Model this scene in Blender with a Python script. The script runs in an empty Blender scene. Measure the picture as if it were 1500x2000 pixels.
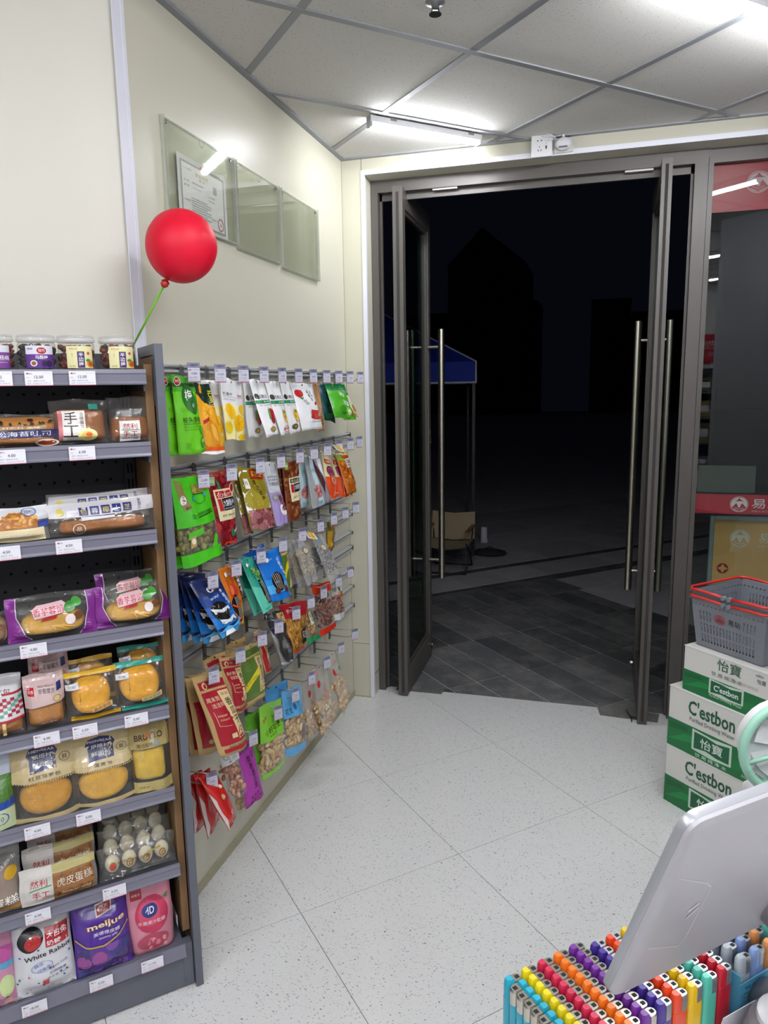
import bpy, bmesh, math, random
import numpy as np
from mathutils import Matrix, Vector
rnd = random.Random(7)
SC = bpy.context.scene
COL = SC.collection
PI = math.pi
# ---------------------------------------------------------------- camera, world, exposure
F_PX = 1425.652                                     # focal length for a 1500 x 2000 frame
cam_d = bpy.data.cameras.new('camera')
cam_d.sensor_fit = 'VERTICAL'; cam_d.sensor_height = 36.0; cam_d.lens = F_PX * 36.0 / 2000.0
cam_d.clip_start = 0.02; cam_d.clip_end = 300
cam_d.dof.use_dof = True; cam_d.dof.focus_distance = 2.2; cam_d.dof.aperture_fstop = 26.0
cam = bpy.data.objects.new('camera', cam_d); COL.objects.link(cam)
CR = Vector((0.9605048, 0.27780428, -0.0159786)); CU = Vector((-0.03125391, 0.16476289, 0.98583791)); CW = Vector((-0.27650267, 0.94640265, -0.16693801))
CAMP = Vector((1.21487, -3.52311, 1.63269))
m = Matrix((CR, CU, -CW)).transposed().to_4x4(); m.translation = CAMP
cam.matrix_world = m
SC.camera = cam
SC.view_settings.view_transform = 'Standard'
try: SC.view_settings.look = 'None'
except Exception: pass
SC.view_settings.gamma = 1.0; SC.view_settings.use_curve_mapping = False
SC.view_settings.exposure = 0.16
LAMP = 122.0                                          # emission of the led battens
w = bpy.data.worlds.new('night'); SC.world = w; w.use_nodes = True
bg = w.node_tree.nodes['Background']; bg.inputs[0].default_value = (0.0035, 0.004, 0.008, 1); bg.inputs[1].default_value = 0.45
# ---------------------------------------------------------------- geometry constants (metres)
H = 2.710
TH = 0.77682
E1 = np.array([math.cos(TH), math.sin(TH), 0.0]); E2 = np.array([-math.sin(TH), math.cos(TH), 0.0])
WC = -1.2409                                         # rear-left wall: E2 . p = WC
C0, S0 = -1.52882, -1.23639                          # shelf front plane, shelf right end
def SP(s, c, z): return E1 * (s + S0) + E2 * (c + C0) + np.array([0, 0, z])
# ---------------------------------------------------------------- helpers
def lin(h):
    if not isinstance(h, str): return tuple(h)
    h = h.lstrip('#'); c = [int(h[i:i + 2], 16) / 255 for i in (0, 2, 4)]
    return tuple(x / 12.92 if x <= .04045 else ((x + .055) / 1.055) ** 2.4 for x in c)
MATS = {}
def mat(name, col='#cccccc', rough=.5, metal=0., spec=.5, bump=0., bscale=60., coat=0., var=0., vscale=8., emit=0., sss=0., trans=0.):
    if name in MATS: return MATS[name]
    m = bpy.data.materials.new(name); m.use_nodes = True; nt = m.node_tree; b = nt.nodes['Principled BSDF']
    c = lin(col) + (1,)
    b.inputs['Base Color'].default_value = c; b.inputs['Roughness'].default_value = rough; b.inputs['Metallic'].default_value = metal
    b.inputs['Specular IOR Level'].default_value = spec; b.inputs['Coat Weight'].default_value = coat; b.inputs['Coat Roughness'].default_value = .12
    tc = nt.nodes.new('ShaderNodeTexCoord')
    if var > 0:
        n = nt.nodes.new('ShaderNodeTexNoise'); n.inputs['Scale'].default_value = vscale; n.inputs['Detail'].default_value = 4
        r = nt.nodes.new('ShaderNodeMapRange'); r.inputs[3].default_value = 1 - var; r.inputs[4].default_value = 1 + var * .6
        x = nt.nodes.new('ShaderNodeMix'); x.data_type = 'RGBA'; x.blend_type = 'MULTIPLY'; x.inputs[0].default_value = 1; x.inputs[6].default_value = c
        nt.links.new(tc.outputs['Object'], n.inputs['Vector']); nt.links.new(n.outputs[0], r.inputs[0]); nt.links.new(r.outputs[0], x.inputs[7]); nt.links.new(x.outputs[2], b.inputs['Base Color'])
    if bump > 0:
        n2 = nt.nodes.new('ShaderNodeTexNoise'); n2.inputs['Scale'].default_value = bscale; n2.inputs['Detail'].default_value = 3
        bp = nt.nodes.new('ShaderNodeBump'); bp.inputs['Strength'].default_value = bump; bp.inputs['Distance'].default_value = .004
        nt.links.new(tc.outputs['Object'], n2.inputs['Vector']); nt.links.new(n2.outputs[0], bp.inputs['Height']); nt.links.new(bp.outputs[0], b.inputs['Normal'])
    if emit > 0:
        b.inputs['Emission Color'].default_value = c; b.inputs['Emission Strength'].default_value = emit
    MATS[name] = m; return m
def clear(name, col='#ffffff', gloss=.12, rough=.08, edge=.55, haze=0., hazecol='#ffffff', bump=0., bscale=30., ior=1.35):
    """see-through film or pane: transparent + fresnel gloss (+ a little diffuse haze)"""
    if name in MATS: return MATS[name]
    m = bpy.data.materials.new(name); m.use_nodes = True; nt = m.node_tree; N = nt.nodes; L = nt.links
    N.remove(N['Principled BSDF']); out = N['Material Output']
    t = N.new('ShaderNodeBsdfTransparent'); t.inputs[0].default_value = lin(col) + (1,)
    g = N.new('ShaderNodeBsdfGlossy'); g.inputs['Roughness'].default_value = rough
    fr = N.new('ShaderNodeLayerWeight'); pw = N.new('ShaderNodeMath'); pw.operation = 'POWER'; pw.inputs[1].default_value = 5.0; L.new(fr.outputs['Facing'], pw.inputs[0])
    ad = N.new('ShaderNodeMath'); ad.operation = 'MULTIPLY_ADD'; ad.inputs[1].default_value = edge; ad.inputs[2].default_value = gloss; ad.use_clamp = True
    L.new(pw.outputs[0], ad.inputs[0])
    mx = N.new('ShaderNodeMixShader'); L.new(ad.outputs[0], mx.inputs[0]); L.new(t.outputs[0], mx.inputs[1]); L.new(g.outputs[0], mx.inputs[2])
    last = mx
    if haze > 0:
        d = N.new('ShaderNodeBsdfDiffuse'); d.inputs[0].default_value = lin(hazecol) + (1,)
        mh = N.new('ShaderNodeMixShader'); mh.inputs[0].default_value = haze; L.new(mx.outputs[0], mh.inputs[1]); L.new(d.outputs[0], mh.inputs[2]); last = mh
    if bump > 0:
        tc = N.new('ShaderNodeTexCoord'); n2 = N.new('ShaderNodeTexNoise'); n2.inputs['Scale'].default_value = bscale; n2.inputs['Distortion'].default_value = 1.2
        bp = N.new('ShaderNodeBump'); bp.inputs['Strength'].default_value = bump; bp.inputs['Distance'].default_value = .006
        L.new(tc.outputs['Object'], n2.inputs['Vector']); L.new(n2.outputs[0], bp.inputs['Height']); L.new(bp.outputs[0], g.inputs['Normal'])
    L.new(last.outputs[0], out.inputs[0]); MATS[name] = m; return m
def attr_mat(name, rough=.4, coat=0., spec=.5):
    m = bpy.data.materials.new(name); m.use_nodes = True; nt = m.node_tree; b = nt.nodes['Principled BSDF']
    a = nt.nodes.new('ShaderNodeAttribute'); a.attribute_name = 'Col'; nt.links.new(a.outputs['Color'], b.inputs['Base Color'])
    b.inputs['Roughness'].default_value = rough; b.inputs['Coat Weight'].default_value = coat; b.inputs['Specular IOR Level'].default_value = spec
    MATS[name] = m; return m
PRINT = attr_mat('ink_print', .42); PRINTG = attr_mat('gloss_print', .25, .3)
def setp(o, label=None, cat=None, group=None, kind=None):
    if label: o['label'] = label
    if cat: o['category'] = cat
    if group: o['group'] = group
    if kind: o['kind'] = kind
    return o
def thing(name, label, cat, loc=(0, 0, 0), basis=None, group=None, kind=None):
    o = bpy.data.objects.new(name, None); COL.objects.link(o); o.empty_display_size = .05
    if basis is not None:
        M = Matrix([[basis[c][r] for c in range(3)] for r in range(3)]).to_4x4(); M.translation = Vector([float(x) for x in loc]); o.matrix_world = M
    else: o.location = [float(x) for x in loc]
    return setp(o, label, cat, group, kind)
class MB:
    def __init__(s): s.v = []; s.f = []; s.mi = []; s.c = []; s.cur = 0; s.col = None
    def add(s, V, Fs):
        o = len(s.v); s.v += [tuple(map(float, p)) for p in V]
        for f in Fs: s.f.append(tuple(i + o for i in f)); s.mi.append(s.cur); s.c.append(s.col)
        return s
    def box(s, x0, x1, y0, y1, z0, z1):
        V = [(x, y, z) for z in (z0, z1) for y in (y0, y1) for x in (x0, x1)]
        return s.add(V, [(0, 2, 3, 1), (4, 5, 7, 6), (0, 1, 5, 4), (2, 6, 7, 3), (0, 4, 6, 2), (1, 3, 7, 5)])
    def rbox(s, x0, x1, y0, y1, z0, z1, r, seg=2):
        bm = bmesh.new(); bmesh.ops.create_cube(bm, size=1)
        for v in bm.verts: v.co = Vector(((x0 + x1) / 2 + v.co.x * (x1 - x0), (y0 + y1) / 2 + v.co.y * (y1 - y0), (z0 + z1) / 2 + v.co.z * (z1 - z0)))
        bmesh.ops.bevel(bm, geom=bm.edges[:], offset=r, segments=seg, affect='EDGES', profile=.5, clamp_overlap=True)
        bm.verts.index_update(); s.add([v.co[:] for v in bm.verts], [[v.index for v in f.verts] for f in bm.faces]); bm.free(); return s
    def prism(s, poly, z0, z1):
        n = len(poly); V = [(p[0], p[1], z0) for p in poly] + [(p[0], p[1], z1) for p in poly]
        return s.add(V, [tuple(range(n - 1, -1, -1)), tuple(range(n, 2 * n))] + [(i, (i + 1) % n, n + (i + 1) % n, n + i) for i in range(n)])
    def prismy(s, poly, y0, y1):
        n = len(poly); V = [(p[0], y0, p[1]) for p in poly] + [(p[0], y1, p[1]) for p in poly]
        return s.add(V, [tuple(range(n)), tuple(range(2 * n - 1, n - 1, -1))] + [(i, n + i, n + (i + 1) % n, (i + 1) % n) for i in range(n)])
    def tube(s, pts, r, n=8, closed=False):
        P = [Vector(p) for p in pts]; m = len(P); V = []; prev = None
        for i, p in enumerate(P):
            if closed: t = P[(i + 1) % m] - P[i - 1]
            else: t = P[min(i + 1, m - 1)] - P[max(i - 1, 0)]
            t.normalize()
            if prev is None: a = Vector((0, 0, 1)) if abs(t.z) < .9 else Vector((1, 0, 0)); nrm = t.cross(a).normalized()
            else: nrm = (prev - t * prev.dot(t)).normalized()
            prev = nrm; b = t.cross(nrm); rr = r[i] if isinstance(r, (list, tuple)) else r
            for k in range(n): a = 2 * PI * k / n; V.append(p + (nrm * math.cos(a) + b * math.sin(a)) * rr)
        Fs = []
        for i in range(m if closed else m - 1):
            j = (i + 1) % m
            for k in range(n): Fs.append((i * n + k, i * n + (k + 1) % n, j * n + (k + 1) % n, j * n + k))
        if not closed: Fs += [tuple(range(n - 1, -1, -1)), tuple(range((m - 1) * n, m * n))]
        return s.add(V, Fs)
    def lathe(s, prof, n=20, c=(0, 0, 0), axis='z', sx=1., sy=1.):
        V = []; m = len(prof)
        for r, z in prof:
            for k in range(n):
                a = 2 * PI * k / n; q = (r * math.cos(a) * sx, r * math.sin(a) * sy, z)
                if axis == 'y': q = (q[0], -q[2], q[1])
                if axis == 'x': q = (q[2], q[0], q[1])
                V.append((c[0] + q[0], c[1] + q[1], c[2] + q[2]))
        Fs = [(i * n + k, i * n + (k + 1) % n, (i + 1) * n + (k + 1) % n, (i + 1) * n + k) for i in range(m - 1) for k in range(n)]
        Fs += [tuple(range(n - 1, -1, -1)), tuple(range((m - 1) * n, m * n))]
        return s.add(V, Fs)
    def ell(s, c, r, nu=8, nv=5, R=None, pinch=0.):
        V = []; Fs = []
        for j in range(nv + 1):
            t = PI * j / nv
            for i in range(nu):
                a = 2 * PI * i / nu; q = Vector((math.sin(t) * math.cos(a), math.sin(t) * math.sin(a), math.cos(t)))
                k = 1 - pinch * math.exp(-(q.z / .35) ** 2); q = Vector((q.x * r[0] * k, q.y * r[1] * k, q.z * r[2]))
                if R is not None: q = R @ q
                V.append((c[0] + q.x, c[1] + q.y, c[2] + q.z))
        for j in range(nv):
            for i in range(nu): Fs.append((j * nu + i, (j + 1) * nu + i, (j + 1) * nu + (i + 1) % nu, j * nu + (i + 1) % nu))
        return s.add(V, Fs)
    def grid(s, G, flip=False):
        a, b = len(G), len(G[0]); V = [p for row in G for p in row]; Fs = []
        for i in range(a - 1):
            for j in range(b - 1):
                q = (i * b + j, i * b + j + 1, (i + 1) * b + j + 1, (i + 1) * b + j); Fs.append(q[::-1] if flip else q)
        return s.add(V, Fs)
    def build(s, name, mats, parent=None, smooth=False, loc=None, kind=None, label=None):
        me = bpy.data.meshes.new(name); me.from_pydata(s.v, [], s.f)
        if not isinstance(mats, (list, tuple)): mats = [mats]
        for m_ in mats: me.materials.append(m_)
        if len(mats) > 1: me.polygons.foreach_set('material_index', s.mi)
        if s.c and s.c[0] is not None:
            at = me.attributes.new('Col', 'FLOAT_COLOR', 'FACE'); a = np.ones((len(s.c), 4), np.float32); a[:, :3] = np.array([c if c is not None else (1, 1, 1) for c in s.c]); at.data.foreach_set('color', a.ravel())
        if smooth: me.polygons.foreach_set('use_smooth', [True] * len(s.f))
        me.update()
        o = bpy.data.objects.new(name, me); COL.objects.link(o)
        if parent is not None: o.parent = parent
        if loc is not None: o.location = [float(x) for x in loc]
        if smooth == 'auto':
            sharp_by_angle(me)
        return setp(o, label, None, None, kind)
def sharp_by_angle(me, ang=.6):
    bm = bmesh.new(); bm.from_mesh(me)
    for e in bm.edges:
        if len(e.link_faces) == 2 and e.calc_face_angle(0) > ang: e.smooth = False
    bm.to_mesh(me); bm.free()
def struct(o): o['kind'] = 'structure'; return o
def inst(o, name, parent=None, loc=None):
    c = o.copy(); c.name = name; COL.objects.link(c)
    if parent is not None: c.parent = parent
    if loc is not None: c.location = [float(x) for x in loc]
    return c
def dup(root, loc=None, matrix=None, label=None):
    r = root.copy(); COL.objects.link(r)
    if matrix is not None: r.matrix_world = matrix
    if loc is not None: r.location = [float(x) for x in loc]
    if label: r['label'] = label
    for ch in root.children:
        c = ch.copy(); COL.objects.link(c); c.parent = r
        for g in ch.children:
            d = g.copy(); COL.objects.link(d); d.parent = c
    return r
ORD = 'first second third fourth fifth sixth seventh eighth ninth tenth eleventh twelfth'.split()
# ---------------------------------------------------------------- lettering and flat print
_G = {}
def glyph(t, bold=0.):
    if any(ord(c) > 255 for c in t): bold = min(bold, .004)
    k = (t, bold)
    if k in _G: return _G[k]
    cu = bpy.data.curves.new('t', 'FONT'); cu.body = t; cu.size = 1; cu.resolution_u = 2; cu.offset = bold; cu.fill_mode = 'FRONT'
    ob = bpy.data.objects.new('t', cu); me = ob.to_mesh()
    V = np.array([v.co[:2] for v in me.vertices]) if len(me.vertices) else np.zeros((0, 2)); Fs = [tuple(p.vertices) for p in me.polygons]
    ob.to_mesh_clear(); bpy.data.objects.remove(ob); bpy.data.curves.remove(cu)
    if len(V): lo, hi = V.min(0), V.max(0); V = V - (lo + hi) / 2; wh = hi - lo
    else: wh = np.ones(2)
    _G[k] = (V, Fs, wh); return _G[k]
class Skin:
    """front surface of a package: grid[v][u] of local points, u left to right, v bottom to top; outward is -y"""
    def __init__(s, G): s.G = np.asarray(G, float); s.nv, s.nu = s.G.shape[0] - 1, s.G.shape[1] - 1; g = s.G; s.W = np.linalg.norm(g[s.nv // 2, -1] - g[s.nv // 2, 0]); s.Hh = np.linalg.norm(g[-1, s.nu // 2] - g[0, s.nu // 2])
    def at(s, u, v, off):
        u = np.clip(u, 0, 1) * s.nu; v = np.clip(v, 0, 1) * s.nv; i = np.minimum(u.astype(int), s.nu - 1); j = np.minimum(v.astype(int), s.nv - 1); a = (u - i)[:, None]; b = (v - j)[:, None]; g = s.G
        p = g[j, i] * (1 - a) * (1 - b) + g[j, i + 1] * a * (1 - b) + g[j + 1, i] * (1 - a) * b + g[j + 1, i + 1] * a * b
        p[:, 1] -= off; return p
def decals(sk, ops, name='print', parent=None, m=None, base=.0006, step=.0002):
    mb = MB(); k = 0
    def put(U, Vv, Fs, col):
        U = [float(x) for x in U]; Vv = [float(x) for x in Vv]; out = []
        if sk.nu > 1 or sk.nv > 1:                       # follow the curved surface: split faces wider than a grid cell
            st = [(f[0], f[i], f[i + 1]) for f in Fs for i in range(1, len(f) - 1)]
            while st:
                a, b, c = st.pop(); e = [max(abs(U[p] - U[q]) * sk.nu, abs(Vv[p] - Vv[q]) * sk.nv) for p, q in ((a, b), (b, c), (c, a))]; k_ = e.index(max(e))
                if e[k_] <= 1.05: out.append((a, b, c)); continue
                if k_ == 1: a, b, c = b, c, a
                elif k_ == 2: a, b, c = c, a, b
                U.append((U[a] + U[b]) / 2); Vv.append((Vv[a] + Vv[b]) / 2); n_ = len(U) - 1; st += [(a, n_, c), (n_, b, c)]
        else: out = Fs
        P = sk.at(np.asarray(U, float), np.asarray(Vv, float), base + k * step); mb.col = lin(col); mb.add(P, out)
    asp = sk.W / max(sk.Hh, 1e-6)
    for o in ops:
        t = o[0]; k += 1
        if t == 'r' or t == 'q':
            if t == 'r': (_, u0, v0, u1, v1, c) = o; C4 = [(u0, v0), (u1, v0), (u1, v1), (u0, v1)]
            else: C4, c = o[1], o[2]
            ua = [p[0] for p in C4]; va = [p[1] for p in C4]
            n = max(1, int(math.ceil((max(ua) - min(ua)) * sk.nu))); n2 = max(1, int(math.ceil((max(va) - min(va)) * sk.nv)))
            A, B = np.meshgrid(np.linspace(0, 1, n + 1), np.linspace(0, 1, n2 + 1)); A = A.ravel(); B = B.ravel()
            Cq = np.array(C4); Q = Cq[0] * ((1 - A) * (1 - B))[:, None] + Cq[1] * (A * (1 - B))[:, None] + Cq[2] * (A * B)[:, None] + Cq[3] * ((1 - A) * B)[:, None]
            put(Q[:, 0], Q[:, 1], [(j * (n + 1) + i, j * (n + 1) + i + 1, (j + 1) * (n + 1) + i + 1, (j + 1) * (n + 1) + i) for j in range(n2) for i in range(n)], c)
        elif t == 'e' or t == 'ring':
            cu_, cv_, ru, rv, c = o[1:6]; rot = o[6] if len(o) > 6 and t == 'e' else 0; N = 22; nr = 2 if max(ru * sk.nu, rv * sk.nv) < 1.5 else 4
            r0 = o[6] if t == 'ring' else 0.
            U, Vv, Fs = [], [], []
            for j in range(nr + 1):
                q = r0 + (1 - r0) * j / nr
                for i in range(N):
                    a = 2 * PI * i / N; x = q * ru * sk.W * math.cos(a); y = q * rv * sk.Hh * math.sin(a)
                    U.append(cu_ + (x * math.cos(rot) - y * math.sin(rot)) / sk.W); Vv.append(cv_ + (x * math.sin(rot) + y * math.cos(rot)) / sk.Hh)
            for j in range(nr):
                for i in range(N): Fs.append((j * N + i, (j + 1) * N + i, (j + 1) * N + (i + 1) % N, j * N + (i + 1) % N))
            put(U, Vv, Fs, c)
        elif t == 'p':
            P = np.array(o[1], float); n = len(P); cc = P.mean(0); rings = [cc + (P - cc) * q for q in (0., .5, 1.)]; A = np.vstack(rings)
            put(A[:, 0], A[:, 1], [(j * n + i, (j + 1) * n + i, (j + 1) * n + (i + 1) % n, j * n + (i + 1) % n) for j in range(2) for i in range(n)], o[2])
        elif t == 'l':
            P = o[1]; wd = o[2]
            for (a0, b0), (a1, b1) in zip(P[:-1], P[1:]):
                dx, dy = (a1 - a0) * sk.W, (b1 - b0) * sk.Hh; L = math.hypot(dx, dy) or 1; nx, ny = -dy / L * wd / 2 / sk.W, dx / L * wd / 2 / sk.Hh; n = max(1, int(L / .02))
                U = [];  Vv = []
                for i in range(n + 1): q = i / n; U += [a0 + (a1 - a0) * q + nx, a0 + (a1 - a0) * q - nx]; Vv += [b0 + (b1 - b0) * q + ny, b0 + (b1 - b0) * q - ny]
                put(U, Vv, [(2 * i, 2 * i + 1, 2 * i + 3, 2 * i + 2) for i in range(n)], o[3])
        elif t == 't' or t == 'tv':
            s_, cu_, cv_, h, c = o[1:6]; kw = o[6] if len(o) > 6 else {}; rot = math.radians(kw.get('rot', 0)); bold = kw.get('b', .0); hm = h * sk.Hh
            items = [(s_, cu_, cv_)] if t == 't' else [(ch, cu_ + kw.get('lean', 0) * i, cv_ - i * h * kw.get('gap', 1.12)) for i, ch in enumerate(s_)]
            for s2, cu2, cv2 in items:
                V, Fs, wh = glyph(s2, bold)
                if not len(V): continue
                k2 = hm / wh[1]; kx = kw['w'] * sk.W / wh[0] if 'w' in kw else k2
                x = V[:, 0] * kx + V[:, 1] * k2 * kw.get('sh', 0); y = V[:, 1] * k2; ca, sa = math.cos(rot), math.sin(rot)
                put(cu2 + (x * ca - y * sa) / sk.W, cv2 + (x * sa + y * ca) / sk.Hh, Fs, c)
        elif t == 'b':
            u0, v0, u1, v1, n, sz, cols, seed = o[1:9]; R = random.Random(seed); el = o[9] if len(o) > 9 else .6
            for _ in range(n):
                cu_ = R.uniform(u0, u1); cv_ = R.uniform(v0, v1); r = sz * R.uniform(.75, 1.25); a = R.uniform(0, PI); U, Vv = [cu_], [cv_]; k += min(.6, 8. / n)
                for i in range(9):
                    q = 2 * PI * i / 9; x = r * math.cos(q); y = r * el * math.sin(q); U.append(min(max(cu_ + (x * math.cos(a) - y * math.sin(a)) / sk.W, u0), u1)); Vv.append(min(max(cv_ + (x * math.sin(a) + y * math.cos(a)) / sk.Hh, v0), v1))
                put(U, Vv, [(0, 1 + i, 1 + (i + 1) % 9) for i in range(9)], R.choice(cols))
    if not mb.f: return None
    return mb.build(name, m or PRINT, parent)
def flat_skin(x0, x1, z0, z1, y=0., nu=1, nv=1):
    return Skin([[(x0 + (x1 - x0) * i / nu, y, z0 + (z1 - z0) * j / nv) for i in range(nu + 1)] for j in range(nv + 1)])
FX = np.array([0., 1, 0]); BW = [(0, 1, 0), (-1, 0, 0), (0, 0, 1)]        # hook wall: right = +Y, into wall = -X
BS = [tuple(E1), tuple(E2), (0, 0, 1)]                                     # shelf: right = E1, into shelf = E2
BB = [tuple(-E2), tuple(E1), (0, 0, 1)]                                    # boxes by the door: right = -E2, into stack = E1
# ================================================================ structure
def terrazzo():
    m = bpy.data.materials.new('terrazzo'); m.use_nodes = True; nt = m.node_tree; b = nt.nodes['Principled BSDF']; L = nt.links
    tc = nt.nodes.new('ShaderNodeTexCoord')
    def chips(scale, prob, dist, seed):
        mp = nt.nodes.new('ShaderNodeMapping'); mp.inputs['Location'].default_value = (seed, seed * .7, 0); mp.inputs['Rotation'].default_value = (0, 0, seed * 5); mp.inputs['Scale'].default_value = (1, 1.7, 1); L.new(tc.outputs['Object'], mp.inputs[0])
        v = nt.nodes.new('ShaderNodeTexVoronoi'); v.inputs['Scale'].default_value = scale; L.new(mp.outputs[0], v.inputs['Vector'])
        s = nt.nodes.new('ShaderNodeSeparateColor'); L.new(v.outputs['Color'], s.inputs[0])
        a = nt.nodes.new('ShaderNodeMath'); a.operation = 'LESS_THAN'; a.inputs[1].default_value = prob; L.new(s.outputs[0], a.inputs[0])
        sz = nt.nodes.new('ShaderNodeMath'); sz.operation = 'MULTIPLY'; sz.inputs[1].default_value = dist; L.new(s.outputs[1], sz.inputs[0])
        d = nt.nodes.new('ShaderNodeMath'); d.operation = 'LESS_THAN'; L.new(v.outputs['Distance'], d.inputs[0]); L.new(sz.outputs[0], d.inputs[1])
        x = nt.nodes.new('ShaderNodeMath'); x.operation = 'MULTIPLY'; L.new(a.outputs[0], x.inputs[0]); L.new(d.outputs[0], x.inputs[1]); return x
    cur = None
    for i, (sc, pr, di, se, col) in enumerate([(125, .26, .38, 1.3, '#a2a3a4'), (190, .35, .42, 4.1, '#b4b5b3'), (155, .15, .42, 7.7, '#88898a'), (85, .045, .34, 3.2, '#727475')]):
        x = chips(sc, pr, di, se); mx = nt.nodes.new('ShaderNodeMix'); mx.data_type = 'RGBA'; L.new(x.outputs[0], mx.inputs[0]); mx.inputs[7].default_value = lin(col) + (1,)
        if cur is None: mx.inputs[6].default_value = lin('#d9d9d8') + (1,)
        else: L.new(cur.outputs[2], mx.inputs[6])
        cur = mx
    L.new(cur.outputs[2], b.inputs['Base Color']); b.inputs['Roughness'].default_value = .09; b.inputs['Specular IOR Level'].default_value = .5
    MATS['terrazzo'] = m; return m
def ceiling_mat():
    m = bpy.data.materials.new('mineral_tile'); m.use_nodes = True; nt = m.node_tree; b = nt.nodes['Principled BSDF']; L = nt.links
    tc = nt.nodes.new('ShaderNodeTexCoord'); v = nt.nodes.new('ShaderNodeTexVoronoi'); v.inputs['Scale'].default_value = 130; L.new(tc.outputs['Object'], v.inputs['Vector'])
    s = nt.nodes.new('ShaderNodeSeparateColor'); L.new(v.outputs['Color'], s.inputs[0])
    k = nt.nodes.new('ShaderNodeMath'); k.operation = 'MULTIPLY'; k.inputs[1].default_value = .3; L.new(s.outputs[0], k.inputs[0])
    d = nt.nodes.new('ShaderNodeMath'); d.operation = 'LESS_THAN'; L.new(v.outputs['Distance'], d.inputs[0]); L.new(k.outputs[0], d.inputs[1])
    mx = nt.nodes.new('ShaderNodeMix'); mx.data_type = 'RGBA'; mx.inputs[6].default_value = lin('#d5d3ce') + (1,); mx.inputs[7].default_value = lin('#b2afa9') + (1,); L.new(d.outputs[0], mx.inputs[0]); L.new(mx.outputs[2], b.inputs['Base Color'])
    b.inputs['Roughness'].default_value = .9
    bp = nt.nodes.new('ShaderNodeBump'); bp.invert = True; bp.inputs['Strength'].default_value = .2; bp.inputs['Distance'].default_value = .0015; L.new(d.outputs[0], bp.inputs['Height']); L.new(bp.outputs[0], b.inputs['Normal'])
    return m
def outdoor_mat(name, c1, c2, c3=None):
    m = bpy.data.materials.new(name); m.use_nodes = True; nt = m.node_tree; b = nt.nodes['Principled BSDF']; L = nt.links
    tc = nt.nodes.new('ShaderNodeTexCoord'); n = nt.nodes.new('ShaderNodeTexNoise'); n.inputs['Scale'].default_value = 4.0; n.inputs['Detail'].default_value = 10; n.inputs['Roughness'].default_value = .72; L.new(tc.outputs['Object'], n.inputs['Vector'])
    r = nt.nodes.new('ShaderNodeValToRGB'); r.color_ramp.elements[0].position = .45; r.color_ramp.elements[0].color = lin(c1) + (1,); r.color_ramp.elements[1].position = .85; r.color_ramp.elements[1].color = lin(c2) + (1,); L.new(n.outputs[0], r.inputs[0])
    n2 = nt.nodes.new('ShaderNodeTexNoise'); n2.inputs['Scale'].default_value = 160; L.new(tc.outputs['Object'], n2.inputs['Vector'])
    mr = nt.nodes.new('ShaderNodeMapRange'); mr.inputs[3].default_value = .65; mr.inputs[4].default_value = 1.35; L.new(n2.outputs[0], mr.inputs[0])
    x = nt.nodes.new('ShaderNodeMix'); x.data_type = 'RGBA'; x.blend_type = 'MULTIPLY'; x.inputs[0].default_value = 1; L.new(r.outputs[0], x.inputs[6]); L.new(mr.outputs[0], x.inputs[7]); L.new(x.outputs[2], b.inputs['Base Color'])
    b.inputs['Roughness'].default_value = .75; b.inputs['Specular IOR Level'].default_value = .3; MATS[name] = m; return m
def plywall(name, col, rough=.34):
    return mat(name, col, rough, 0, .45, .04, 220)
CREAM = plywall('cream_panel', '#cac7b5'); CREAMD = mat('cream_skirting', '#a9a48a', .5); SEAM = mat('dark_seam', '#77745f', .8)
ALUW = mat('white_aluminium', '#dfe0ea', .35, 0, .5); CREAM2 = plywall('cream_panel_pale', '#d3d0c4', .38)
DARKF = mat('dark_bronze_frame', '#5a5652', .42, .2, .5, .05, 90, 0, .1, 6); DARKF2 = mat('dark_bronze_inner', '#2a2928', .5, .3)
GREYBAR = mat('grey_tee_bar', '#96999d', .5, .2); STEEL = mat('brushed_steel', '#b9b3a6', .28, 1., .5, .05, 300); GLASS = clear('clear_glass', '#f2f7f4', .045, .0, .9)
GLASST = clear('door_glass', '#a9bab2', .03, .0, .6)
def clip(poly, n, c):
    out = []
    for i in range(len(poly)):
        a, b = poly[i], poly[(i + 1) % len(poly)]; da = n[0] * a[0] + n[1] * a[1] - c; db = n[0] * b[0] + n[1] * b[1] - c
        if da <= 0: out.append(a)
        if (da < 0) != (db < 0) and abs(da - db) > 1e-9: t = da / (da - db); out.append((a[0] + t * (b[0] - a[0]), a[1] + t * (b[1] - a[1])))
    return out
def room_clip(poly, ymax, gap=0.):
    if not poly: return poly
    if max(E2[0] * x + E2[1] * y for x, y in poly) > WC: poly = clip(poly, (-1, 0), 0)
    if poly and max(x for x, y in poly) <= 0.001: return []
    return clip(poly, (0, 1), ymax)
def area2(poly): return abs(sum(poly[i][0] * poly[(i + 1) % len(poly)][1] - poly[(i + 1) % len(poly)][0] * poly[i][1] for i in range(len(poly)))) / 2 if len(poly) > 2 else 0
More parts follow.
